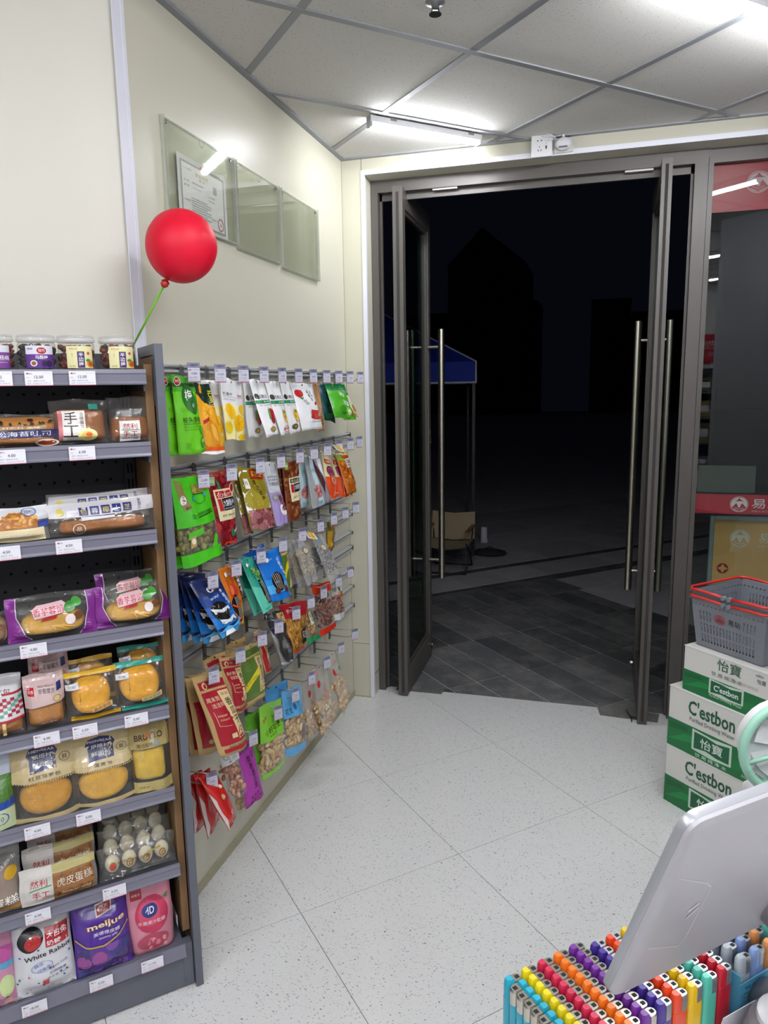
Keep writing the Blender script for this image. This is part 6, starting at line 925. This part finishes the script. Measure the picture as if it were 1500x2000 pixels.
def basket(o, lab, zoff):
    t = thing('shopping_basket', lab, 'basket', o, BB, 'nested shopping baskets'); PL = mat('basket_grey', '#7c8189', .42, 0, .45)
    w0, d0, w1, d1, h = .27, .245, .305, .285, .185
    def wall(pa, pb, cols, cut=None):
        """slotted wall between bottom edge a0-a1 and rim: real strips round the slots"""
        mb = MB(); (a0, a1), (b0, b1) = pa, pb; a0, a1, b0, b1 = map(np.array, (a0, a1, b0, b1)); n = np.cross(a1 - a0, b0 - a0); n = n / np.linalg.norm(n) * .0022
        def quad(u0, u1, v0, v1):
            P = [(a0 * (1 - u) + a1 * u) * (1 - v) + (b0 * (1 - u) + b1 * u) * v for u, v in ((u0, v0), (u1, v0), (u1, v1), (u0, v1))]; V = P + [p + n for p in P]
            mb.add(V, [(0, 1, 2, 3), (7, 6, 5, 4), (0, 4, 5, 1), (1, 5, 6, 2), (2, 6, 7, 3), (3, 7, 4, 0)])
        rows = [(.10, .26), (.31, .50), (.56, .76)]; quad(0, 1, 0, .10); quad(0, 1, .26, .31); quad(0, 1, .50, .56); quad(0, 1, .76, .87); quad(0, 1, .90, 1)
        k = cols; e = .10
        for (v0, v1) in rows:
            quad(0, e, v0, v1); quad(1 - e, 1, v0, v1)
            for i in range(k):
                u0 = e + (1 - 2 * e) * i / k; ub = (1 - 2 * e) / k
                full = cut and v0 > .5 and cut[0] < u0 + ub / 2 < cut[1]
                quad(u0 + (0 if full else ub * .48), u0 + ub, v0, v1)
        for i in range(k + 1): u0 = i / (k + 1); quad(u0 + .02, u0 + 1 / (k + 1) - .004, .87, .90)
        return mb
    c = lambda w, d, z: [((.305 - w) / 2, (.285 - d) / 2, z), ((.305 + w) / 2, (.285 - d) / 2, z), ((.305 + w) / 2, (.285 + d) / 2, z), ((.305 - w) / 2, (.285 + d) / 2, z)]
    Bq, Tq = c(w0, d0, .004), c(w1, d1, h)
    for i, cols in enumerate((17, 14, 17, 14)):
        j = (i + 1) % 4; wall((Bq[i], Bq[j]), (Tq[i], Tq[j]), cols, (.30, .72) if i == 0 else None).build('side_wall', PL, t)
    MB().box((.305 - w0) / 2, (.305 + w0) / 2, (.285 - d0) / 2, (.285 + d0) / 2, .0, .005).build('bottom', PL, t)
    rim = c(w1 + .008, d1 + .008, h); mb = MB().tube([rim[0], rim[1], rim[2], rim[3]], .0045, 8, True); mb.build('rim', PL, t, True)
    RD = mat('handle_red', '#d2342e', .35)
    zr = h + .008
    for s in (0, 1):        # two loop handles folded down onto the rim
        xm = .1525 + (-.012 if s == 0 else .012); xe = -.012 if s == 0 else .317
        P = [(xm, -.008, h + .004), (xe * .5 + xm * .5, -.012, zr), (xe + (.02 if s == 0 else -.02), -.012, zr), (xe, .012, zr), (xe, .27, zr), (xe + (.02 if s == 0 else -.02), .297, zr), (xe * .5 + xm * .5, .297, zr), (xm, .293, h + .004)]
        hd = MB().tube(P, .0055, 8).build('handle', RD, t, True)
        for yv in (-.008, .293): MB().lathe([(.008, -.008), (.009, -.006), (.009, .006), (.008, .008)], 12, (xm, yv, h + .002), 'y').build('pivot', PL, hd, 'auto')
    if zoff == 0 or True:
        a = np.array(Bq[0]) * .0 ; G = []
        for v in (.52, .80):
            row = []
            for u in (.28, .74):
                p = (np.array(Bq[0]) * (1 - u) + np.array(Bq[1]) * u) * (1 - v) + (np.array(Tq[0]) * (1 - u) + np.array(Tq[1]) * u) * v; row.append(p + np.array([0, -.0028, 0]))
            G.append(row)
        decals(Skin(G), [('e', .24, .52, .17, .36, '#b0343a'), ('ring', .24, .52, .145, .30, '#7c8189', .90), ('p', [(.10, .30), (.18, .62), (.24, .74), (.30, .62), (.38, .30)], '#6a4448'), ('r', .14, .62, .34, .66, '#7c8189'), ('t', '易站', .68, .54, .46, '#26282c', dict(w=.36, b=.01)), ('t', '中国人的便利店', .68, .18, .10, '#8a8d92', dict(w=.36))], 'basket_logo', t, PRINT, .0004, .0001)
    return t
ob = BOXC - E2 * .055 + E1 * .03
basket(ob + np.array([0, 0, .6605]), 'grey shopping basket with red handles resting on the cartons, lower of two nested', 1); basket(ob + np.array([0, 0, .6605 + .026]), 'grey shopping basket with red handles nested on top of the other', 0)
# ================================================================ counter with lighters and monitor
CC = np.array([1.1225, -2.7685, 0.])                 # counter corner nearest the aisle
BC = [tuple(E1), tuple(E2), (0, 0, 1)]
t = thing('sales_counter', 'white topped sales counter under the lighters and the monitor', 'counter', CC, BC); CZT = .873
MB().rbox(0, 1.3, -.95, .0, CZT - .03, CZT, .003, 1).build('counter_top', mat('counter_white', '#d6d6d4', .35), t); MB().box(.012, 1.288, -.94, -.012, .08, CZT - .03).build('cabinet', mat('counter_front', '#c9c7c2', .5), t); MB().box(.03, 1.27, -.92, -.03, .0, .08).build('plinth', mat('plinth_grey', '#6a6a6c', .6), t)
def cap_outline(a, b, n=7):                          # rounded rectangle, long axis x
    r = b; P = []
    for k in range(n): q = -PI / 2 + PI * k / (n - 1); P.append((a - r + r * math.cos(q), r * math.sin(q)))
    for k in range(n): q = PI / 2 + PI * k / (n - 1); P.append((-a + r + r * math.cos(q), r * math.sin(q)))
    return P
_lt = {}
def lighter(col, cname, p, flip, lab, group, btn=None, style='a'):
    key = (col, style)
    if key in _lt:
        M = Matrix.Translation(Vector([float(v) for v in p])) @ Matrix.Rotation(TH + (PI if flip else 0), 4, 'Z'); return dup(_lt[key], None, M, lab) if True else None
    t = thing('lighter', lab, 'lighter', (0, 0, 0), None, group)
    out = cap_outline(.0118, .0057); hb = .058
    MB().prism(out, .001, hb).build('fuel_body', mat('lighter_' + col, col, .22, 0, .5, 0, 1, .4), t)
    MB().prism([(x * 1.01, y * 1.02) for x, y in out], 0, .0012).build('base_plate', mat('lighter_base', '#3a3a3c', .5), t)
    # metal hood at the right end
    hood = [(x, y) for x, y in cap_outline(.0119, .0058) if x > -.0002]; hood = [(-.0002, -.0058)] + hood + [(-.0002, .0058)]
    hm = mat('lighter_chrome', '#c9c5ba', .16, .85, .5) if style == 'a' else mat('lighter_zinc', '#a9adb2', .3, .7, .5); n = len(hood); mb = MB(); V = []
    for q, z in ((1, hb), (1, .0745), (.9, .0775)): V += [(x * q if x > 0 else x, y * q, z) for x, y in hood]
    mb.add(V, [tuple(range(n - 1, -1, -1)), tuple(range(2 * n, 3 * n))] + [(l * n + i, l * n + (i + 1) % n, (l + 1) * n + (i + 1) % n, (l + 1) * n + i) for l in range(2) for i in range(n)]); hd = mb.build('hood', hm, t)
    MB().rbox(.0035, .0088, -.0024, .0024, .0772, .0781, .0004, 1).build('flame_hole', mat('flame_hole', '#10100f', .7), hd)
    bc = btn or col; mb = MB(); V = []; n = 9; ol = [(-.0004, -.0054)] + [(-.0115 + .0054 + .0054 * math.cos(PI * 1.5 - PI * k / 8), .0054 * math.sin(PI * 1.5 - PI * k / 8)) for k in range(9)] + [(-.0004, .0054)]; ol = ol[::-1]; n = len(ol)
    for q, z in ((1, hb), (1.0, .071), (.93, .0775), (.7, .0805)): V += [(-.004 + (x + .004) * q, y * q, z) for x, y in ol]
    mb.add(V, [tuple(range(n - 1, -1, -1)), tuple(range(3 * n, 4 * n))] + [(l * n + i, l * n + (i + 1) % n, (l + 1) * n + (i + 1) % n, (l + 1) * n + i) for l in range(3) for i in range(n)]); mb.build('push_button', mat('button_' + bc, bc, .3, 0, .5, 0, 1, .25), t, 'auto')
    t.matrix_world = Matrix.Translation(Vector([float(v) for v in p])) @ Matrix.Rotation(TH + (PI if flip else 0), 4, 'Z'); _lt[key] = t; return t
A0 = np.array([1.1369, -2.7678, CZT + .0005]) + E1 * .005; 
for c, (col, cn, cnt_) in enumerate((('#1f9fb8', 'turquoise', 8), ('#d9c415', 'lemon yellow', 9), ('#c02446', 'crimson', 10), ('#e8721c', 'orange', 10), ('#6a2a8c', 'purple', 10))):
    for i in range(cnt_):
        lighter(col, cn, A0 + E1 * .0247 * c - E2 * .0123 * i, c == 0 and i > 0, '%s lighter with shiny hood, %s from the far end of its column' % (cn, ORD[i]), 'chrome-hooded lighters in the first block')
A1 = np.array([1.2335, -2.6868, CZT + .0005]) + E1 * .004
for c, (col, cn) in enumerate((('#3f2a86', 'dark violet'), ('#e0451a', 'vermilion'), ('#e3b80e', 'golden yellow'), ('#4fb8a4', 'mint green'), ('#b81a2e', 'deep red'))):
    for i in range(9):
        lighter(col, cn, A1 + E1 * .0255 * c - E2 * .0124 * i, False, '%s lighter with dull hood, %s from the far end of its column' % (cn, ORD[i]), 'grey-hooded lighters in the second block', None, 'b')
# blue carton of pale lighters
O3 = np.array([1.3772, -2.6985, 0]) ; O3 = np.array([1.3990, -2.6800, CZT]); t = thing('lighter_carton', 'light blue printed carton of pale lighters at the right edge', 'carton', O3, BC); BLU = mat('carton_blue', '#4a94b4', .55)
MB().box(0, .30, .0, .0015, 0, .055).build('front_wall', BLU, t); MB().box(0, .0015, .0015, .058, 0, .066).build('end_wall', BLU, t); MB().box(0, .30, .058, .0595, 0, .066).build('rear_wall', BLU, t); MB().box(.0015, .30, .0015, .058, 0.0003, .0015).build('floor_sheet', BLU, t)
decals(flat_skin(0, .12, 0, .055, 0.), [('t', '警告 使用说明', .22, .86, .09, '#1f5a78', dict(w=.30))] + lines(.06, .76, .5, 6, .10, '#2f6f90', .025), 'fine_print', t, PRINT, .0003, .0001)
for c, (col, cn) in enumerate((('#aab4bc', 'silver'), ('#8ba4d8', 'lavender blue'), ('#e39a5c', 'peach'), ('#5fbfae', 'pale mint'))):
    for i in range(3):
        p = O3 + E1 * (.016 + .0258 * c) + E2 * (.0105 + .0185 * i) + np.array([0, 0, .002])
        lighter(col, cn, p, False, '%s lighter in the light blue carton, %s from the printed side' % (cn, ORD[i]), 'pale lighters in the blue carton', None, 'c')
# monitor ----------------------------------------------------------
d = np.array([.74165023, .6707868, 0]); up = np.array([.22826867, -.25238349, .94031696]); yv = np.array([-.63075221, .69738629, .34029989])
t = thing('pos_monitor', 'silver grey checkout monitor seen from behind, leaning over the lighters', 'monitor', np.array([1.2444, -2.8221, 1.0]), [tuple(d), tuple(yv), tuple(up)])
MW, MH = .37, .268
def rr(x0, x1, z0, z1, r, n=5):
    P = []
    for cx, cz, a in ((x1 - r, z0 + r, -PI / 2), (x1 - r, z1 - r, 0), (x0 + r, z1 - r, PI / 2), (x0 + r, z0 + r, PI)):
        for k in range(n + 1): q = a + PI / 2 * k / n; P.append((cx + r * math.cos(q), cz + r * math.sin(q)))
    return P
def loft(rings):
    mb = MB(); V = []; n = len(rings[0][0])
    for P, y in rings: V += [(x, y, z) for x, z in P]
    mb.add(V, [tuple(range(n)), tuple(range(len(rings) * n - 1, (len(rings) - 1) * n - 1, -1))] + [(l * n + i, (l + 1) * n + i, (l + 1) * n + (i + 1) % n, l * n + (i + 1) % n) for l in range(len(rings) - 1) for i in range(n)]); return mb
SIL = mat('monitor_silver', '#b2b0b6', .42, .1, .5, .03, 400); SIL2 = mat('monitor_frame', '#b4b5bb', .3, .4, .5)
loft([(rr(.006, MW - .006, .006, MH - .006, .014), -.002), (rr(.001, MW - .001, .001, MH - .001, .016), .0005), (rr(.0, MW, .0, MH, .017), .004)]).build('back_shell', SIL, t, 'auto')
loft([(rr(0, MW, 0, MH, .017), .0042), (rr(-.0005, MW + .0005, -.0005, MH + .0005, .017), .008), (rr(0, MW, 0, MH, .017), .0135), (rr(.003, MW - .003, .003, MH - .003, .015), .015)]).build('frame', SIL2, t, 'auto')
MB().box(.008, MW - .008, .0151, .0156, .008, MH - .008).build('screen', mat('screen_glass', '#0b0c10', .12), t)
sk = flat_skin(0, MW, 0, MH, -.0020)
L2 = [(.015 / MW, .192 / MH), (.068 / MW, .160 / MH), (.078 / MW, .150 / MH), (.080 / MW, .066 / MH), (.074 / MW, .055 / MH), (.022 / MW, .080 / MH)]
decals(sk, [('l', L2, .0012, '#d6d4da'), ('l', [(.060 / MW, .120 / MH), (.072 / MW, .128 / MH)], .004, '#d0ced4'), ('l', [(.062 / MW, .108 / MH), (.074 / MW, .120 / MH)], .003, '#d0ced4')], 'cover_outline', t, PRINT, .0002, .0001)
MB().lathe([(.03, 0), (.03, .012), (.024, .02), (.018, .024)], 24, (.245, -.002, .04), 'y').build('hinge_boss', mat('hinge_grey', '#7d7b82', .4, .3), t, 'auto')
hs = MB(); hs.tube([(.245, -.02, .04), (.245, -.045, -.0), (.245, -.05, -.06), (.245, -.04, -.09)], [.016, .017, .02, .024], 12); hs.build('neck', mat('stand_grey', '#8d8c92', .35, .3), t, True)
t = thing('monitor_foot', 'pale grey rounded monitor foot at the bottom right corner', 'stand', np.array([1.4435, -2.728, CZT]), BC)
MB().lathe([(.05, 0), (.052, .006), (.050, .03), (.044, .055), (.036, .062)], 28).build('body', mat('foot_grey', '#8f8e95', .35, .2), t, 'auto'); MB().lathe([(.037, .0622), (.036, .068), (.028, .072), (.004, .073)], 28).build('cap', mat('foot_white', '#d9d9de', .25), t, 'auto')
t = thing('paper_card', 'white card corner in front of the blue carton', 'card', np.array([1.372, -2.712, CZT + .012]), [(.73, .68, 0), (-.66, .71, .22), (.15, -.16, .97)])
MB().box(0, .06, 0, .0008, -.011, .028).build('sheet', mat('paper_bright', '#e9e8f0', .55), t)
# mint desk fan behind the monitor
fc = np.array([1.470, -2.506, 1.157]); t = thing('desk_fan', 'small white desk fan with a mint green ring guard behind the monitor', 'fan', (fc[0], fc[1], CZT), [(.961, .277, 0), (-.277, .961, 0), (0, 0, 1)])
zc = fc[2] - CZT; MT = mat('fan_mint', '#a3d6c0', .4); FW = mat('fan_white', '#dcdcde', .35)
MB().tube([(.063 * math.cos(2 * PI * k / 36), -.012, zc + .063 * math.sin(2 * PI * k / 36)) for k in range(36)], .0062, 10, True).build('ring_guard', MT, t, True)
mb = MB()
for k in range(5): a = 2 * PI * k / 5 + .95; mb.tube([(.008 * math.cos(a), -.016, zc + .008 * math.sin(a)), (.061 * math.cos(a), -.013, zc + .061 * math.sin(a))], .003, 6)
mb.build('spokes', MT, t, True); MB().lathe([(.012, 0), (.012, .006), (.006, .008)], 16, (0, -.014, zc), 'y').build('hub', MT, t, 'auto')
MB().lathe([(.057, -.02), (.057, -.006), (.055, .0)], 30, (0, 0, zc), 'y').build('rear_shell', FW, t, 'auto')
for k in range(5):
    a = 2 * PI * k / 5; mb = MB(); G = []
    for i in range(4):
        q = .012 + .012 * i; G.append([(q * math.cos(a + s) , -.004 - .005 * (s / .5), zc + q * math.sin(a + s)) for s in (-.45, -.15, .15, .45)])
    mb.grid(G); mb.build('blade', FW, t, True)
MB().rbox(-.045, .045, -.025, .03, .0, zc - .062, .012, 3).build('body', FW, t, 'auto'); MB().rbox(-.03, .03, -.018, .018, zc - .075, zc - .048, .006, 2).build('collar', MT, t, 'auto')
# ================================================================ window stickers, poster, outdoors, rear of the store
def emblem(cu, cv, r, asp, bgc, fg): 
    rx, ry = r, r * asp
    return [('e', cu, cv, rx, ry, fg), ('e', cu, cv, rx * .93, ry * .93, bgc), ('e', cu, cv, rx * .87, ry * .87, fg), ('p', [(cu - rx * .8, cv - ry * .45), (cu - rx * .35, cv + ry * .15), (cu, cv - ry * .05), (cu + rx * .35, cv + ry * .15), (cu + rx * .8, cv - ry * .45), (cu, cv - ry * .85)], bgc), ('e', cu, cv + ry * .18, rx * .30, ry * .30, fg), ('p', [(cu - rx * .6, cv + ry * .36), (cu - rx * .25, cv + ry * .52), (cu, cv + ry * .82), (cu + rx * .25, cv + ry * .52), (cu + rx * .6, cv + ry * .36), (cu, cv + ry * .42)], bgc), ('l', [(cu - rx * .5, cv - ry * .4), (cu, cv - ry * .62), (cu + rx * .5, cv - ry * .4)], rx * .05, fg), ('e', cu, cv - ry * .2, rx * .16, ry * .2, fg)]
BD = [(1, 0, 0), (0, 1, 0), (0, 0, 1)]
t = thing('window_sticker', 'red window band with round emblem and store name at waist height', 'sticker', (1.669, .1525, 1.029), BD); MB().box(0, 2.2, 0, .0008, 0, .092).build('film', mat('sticker_red', '#b01c34', .4), t)
s = flat_skin(0, 1.0, 0, .092, 0., 8, 1); decals(s, emblem(.192, .5, .037, .037 / .092 * 1.0 / .037, '#b01c34', '#d9d3d6') if False else emblem(.192, .50, .039, 10.2, '#b01c34', '#d9d3d6') + [('t', '易站', .308, .56, .50, '#dcd6d8', dict(w=.125, b=.01)), ('t', '中国人自己的便利店', .31, .17, .10, '#c9b0b6', dict(w=.13))], 'print', t, PRINT, .0003, .0001)
t = thing('window_sticker', 'faded red window band with a pale round emblem under the window head', 'sticker', (1.669, .1525, 2.374), BD); MB().box(0, 2.2, 0, .0008, 0, .197).build('film', mat('sticker_red'), t)
s = flat_skin(0, 1.0, 0, .197, 0., 8, 2); decals(s, emblem(.185, .58, .048, 4.8, '#b01c34', '#c9a8b0'), 'print', t, PRINT, .0003, .0001)
t = thing('notice_sheet', 'greenish see-through plastic sheet stuck on the window above the red band', 'plastic sheet', (1.676, .1435, 1.131), BD); MB().box(0, .245, -.001, 0, 0, .125).build('sheet', clear('green_film', '#b9c8bd', .05, .2, .5, haze=.10, hazecol='#9fb0a6'), t)
# poster outside
t = thing('poster_stand', 'gold poster with emblem and red sun in an aluminium frame outside the window', 'poster', (1.768, .35, -.004), BD); AL = mat('poster_aluminium', '#9aa4aa', .35, .5)
for a in ((0, .022, 0, .99), (.65, .672, 0, .99), (.022, .65, 0, .022), (.022, .65, .968, .99)): MB().rbox(a[0], a[1], -.012, .012, a[2], a[3], .003, 1).build('frame_bar', AL, t)
MB().box(.022, .65, .0, .004, .022, .968).build('panel', mat('poster_gold', '#d6a86a', .5, 0, .4, 0, 1, 0, .06, 4), t); s = flat_skin(.022, .65, .022, .968, 0., 8, 12)
decals(s, [('e', .44, .44, .34, .225, '#a3142e'), ('ring', .078, .742, .042, .028, '#a3142e', .0), ('p', [(.078, .768), (.090, .752), (.118, .742), (.090, .732), (.078, .716), (.066, .732), (.038, .742), (.066, .752)], '#d6a86a')] + emblem(.19, .905, .073, .664, '#d6a86a', '#dcd6cc') + [('t', '易站', .44, .91, .055, '#dcd6cc', dict(w=.24, b=.01)), ('t', '中国人自己的便利店', .44, .868, .012, '#dcd6cc', dict(w=.24)), ('t', '欢迎光临', .44, .45, .08, '#e2c98a', dict(w=.4))], 'poster_print', t, PRINT, .0004, .0001)
# canopy tent
t = thing('canopy_tent', 'dark blue pop-up canopy with white piping standing outside in the dark', 'canopy', (-1.42, 4.43, -.004), [(math.cos(.19), math.sin(.19), 0), (-math.sin(.19), math.cos(.19), 0), (0, 0, 1)]); BL_ = mat('canopy_blue', '#1f37a0', .7, 0, .3); hw = 1.31; y0_, y1_ = -1.28, 1.28; q = [(-hw, y0_), (hw, y0_), (hw, y1_), (-hw, y1_)]
for i in range(4):
    a, b = q[i], q[(i + 1) % 4]; MB().add([(a[0], a[1], 1.68), (b[0], b[1], 1.68), (b[0], b[1], 1.872), (a[0], a[1], 1.872)], [(0, 1, 2, 3)]).add([(a[0] * .995, a[1] * .995, 1.68), (b[0] * .995, b[1] * .995, 1.68), (b[0] * .995, b[1] * .995, 1.872), (a[0] * .995, a[1] * .995, 1.872)], [(3, 2, 1, 0)]).build('valance', BL_, t); MB().add([(a[0], a[1], 1.872), (b[0], b[1], 1.872), (0, 0, 2.62)], [(0, 1, 2)]).add([(a[0], a[1], 1.866), (b[0], b[1], 1.866), (0, 0, 2.614)], [(2, 1, 0)]).build('roof_panel', BL_, t)
    MB().tube([(a[0], a[1], 1.68), (a[0], a[1], 1.872), (0, 0, 2.622)], .009, 6).tube([(a[0], a[1], 1.68), (b[0], b[1], 1.68)], .009, 6).build('piping', mat('piping_white', '#c9cbd6', .6), t); MB().box(a[0] * .985 - .014, a[0] * .985 + .014, a[1] * .985 - .014, a[1] * .985 + .014, -.004, 1.80).build('leg', mat('leg_black', '#1c1c20', .5), t)
t = thing('tent_weight', 'dark fabric weight bag lying at the foot of the canopy leg', 'weight bag', (.24, 3.50, -.004)); MB().ell((0, 0, .03), (.17, .11, .035), 16, 8).build('bag', mat('weight_fabric', '#26262c', .9), t, True); MB().tube([(-.05, 0, .06), (0, 0, .09), (.05, 0, .06)], .006, 6).build('strap', mat('weight_fabric'), t, True)
# folding chair
t = thing('camp_chair', 'low folding camp chair with tan canvas back outside by the canopy', 'chair', (-.03, 2.98, -.004)); CV = mat('canvas_tan', '#a8977c', .85, 0, .2, .2, 120); BK = mat('chair_black', '#1d1d20', .5)
mb = MB(); G = [[(x, .0 + .06 * (z - .25) / .25 + .012 * math.sin(PI * (x + .19) / .39), z + .02 * (abs(x) / .2)) for x in np.linspace(-.20, .20, 9)] for z in np.linspace(.25, .49, 6)]; mb.grid(G, True); mb.grid([[(x, y + .006, z) for x, y, z in r] for r in G]); mb.build('canvas_back', CV, t, True)
mb = MB(); G = [[(x, y, .27 - .03 * math.sin(PI * (x + .2) / .4)) for x in np.linspace(-.19, .19, 7)] for y in np.linspace(-.36, -.0, 5)]; mb.grid(G); mb.grid([[(x, y, z - .006) for x, y, z in r] for r in G], True); mb.build('canvas_seat', CV, t, True)
for s in (-1, 1):
    MB().tube([(.20 * s, .07, .50), (.175 * s, .0, .25), (.17 * s, -.30, .0)], .009, 8).build('leg', BK, t, True); MB().tube([(.19 * s, -.36, .29), (.18 * s, -.1, .14), (.17 * s, .06, .0)], .009, 8).build('leg', BK, t, True); MB().rbox(.19 * s - .018, .19 * s + .018, -.36, .03, .385, .40, .004, 1).build('armrest', mat('arm_wood', '#8a6a48', .5), t)
MB().tube([(-.17, .06, .008), (.17, .06, .008)], .008, 8).build('crossbar', BK, t, True); MB().tube([(-.17, -.3, .008), (.17, -.3, .008)], .008, 8).build('crossbar', BK, t, True)
t = thing('paper_roll', 'white paper roll standing on the dark paving right of the canopy leg', 'paper roll', (.092, 4.11, -.007)); MB().lathe([(.036, 0), (.037, .004), (.034, .16), (.032, .166), (.012, .166), (.012, .12)], 18).build('roll', mat('roll_white', '#d0d0d6', .8), t, 'auto'); MB().lathe([(.045, .001), (.042, .02), (.037, .03)], 14, (.006, -.004, 0)).build('loose_wrap', mat('roll_white'), t, True)
for x0, x1, y0, y1, z, lab, roof in ((-7.4, -3.0, 40, 46, 8.6, 'black silhouette of a gabled building far beyond the doorway', 2.0), (-2.9, -2.3, 41, 45, 6.3, 'black silhouette of a low block right of the gabled building', 0), (.7, 2.9, 42, 46, 6.3, 'black silhouette of a flat roofed building behind the right door leaf', 0), (3.1, 7.5, 44, 47, 5.7, 'black silhouette of a long low building at the right of the night view', 0), (-16, -7.6, 43, 47, 6.0, 'black silhouette of a long building left of the gabled one', 0)):
    t = thing('building', lab, 'building', ((x0 + x1) / 2, (y0 + y1) / 2, -.02)); w, dd = (x1 - x0) / 2, (y1 - y0) / 2; BM = mat('building_dark', '#2a2a30', .9); MB().box(-w, w, -dd, dd, 0, z).build('walls', BM, t)
    if roof: MB().prismy([(-w * 1.02, z), (w * 1.02, z), (-w * .1, z + roof)], -dd, dd).build('roof', BM, t)
    else: MB().box(-w * 1.01, w * 1.01, -dd * 1.01, dd * 1.01, z, z + .25).build('parapet', BM, t)
# rear goods shelf and sign, seen as a reflection in the window
t = thing('rear_shelf', 'dark goods shelf at the rear wall of the store', 'shelf', (2.35, -5.39, 0)); 
MB().box(-.6, .6, 0, .02, .1, 1.8).build('back_panel', SGD, t)
for x in (-.6, .58): MB().box(x, x + .02, 0, .36, 0, 1.8).build('side_panel', SG, t)
for k in range(6): MB().box(-.58, .58, .02, .36, .12 + .28 * k, .14 + .28 * k).build('shelf_board', SG, t)
rc = ['#4a3a5a', '#8a7a4a', '#5a6a4a', '#3a4a6a', '#7a4a3a', '#6a6a72', '#94804a', '#8a3a3a', '#39424a']
for k in range(6):
    for i in range(5):
        x = -.55 + .225 * i; h = .12 + .03 * ((i * 7 + k * 3) % 4); g_ = thing('goods_box', 'boxed goods on the %s tier up of the rear shelf, %s from its left' % (ORD[k], ORD[i]), 'box', (2.35 + x + .1, -5.2, .1405 + .28 * k), None, 'boxed goods on the rear shelf'); c1 = rc[(k * 5 + i * 2) % 9]
        MB().rbox(-.09, .09, -.1, .1, 0, h, .004, 1).build('box', mat('goods_' + c1, c1, .5), g_); MB().box(-.06, .06, .1, .1008, h * .3, h * .7).build('label', mat('paper_white', '#e4e3ee', .6), g_)
t = thing('red_sign', 'red store sign with white lettering above the rear shelf', 'sign', (2.35, -5.40, 1.86), [(-1, 0, 0), (0, -1, 0), (0, 0, 1)]); MB().box(-.75, .75, -.03, 0, 0, .32).build('board', mat('sign_red', '#c01a30', .4), t)
decals(flat_skin(-.75, .75, 0, .32, -.03), [('t', '加盟热线', .42, .68, .22, '#e8dfe6', dict(w=.22)), ('t', '易站', .66, .52, .5, '#e8dfe6', dict(w=.2, b=.01)), ('r', .30, .5, .54, .52, '#e8dfe6'), ('t', '欢迎加入', .42, .3, .16, '#e0c8d4', dict(w=.2))], 'lettering', t, PRINT, .0006, .0002)
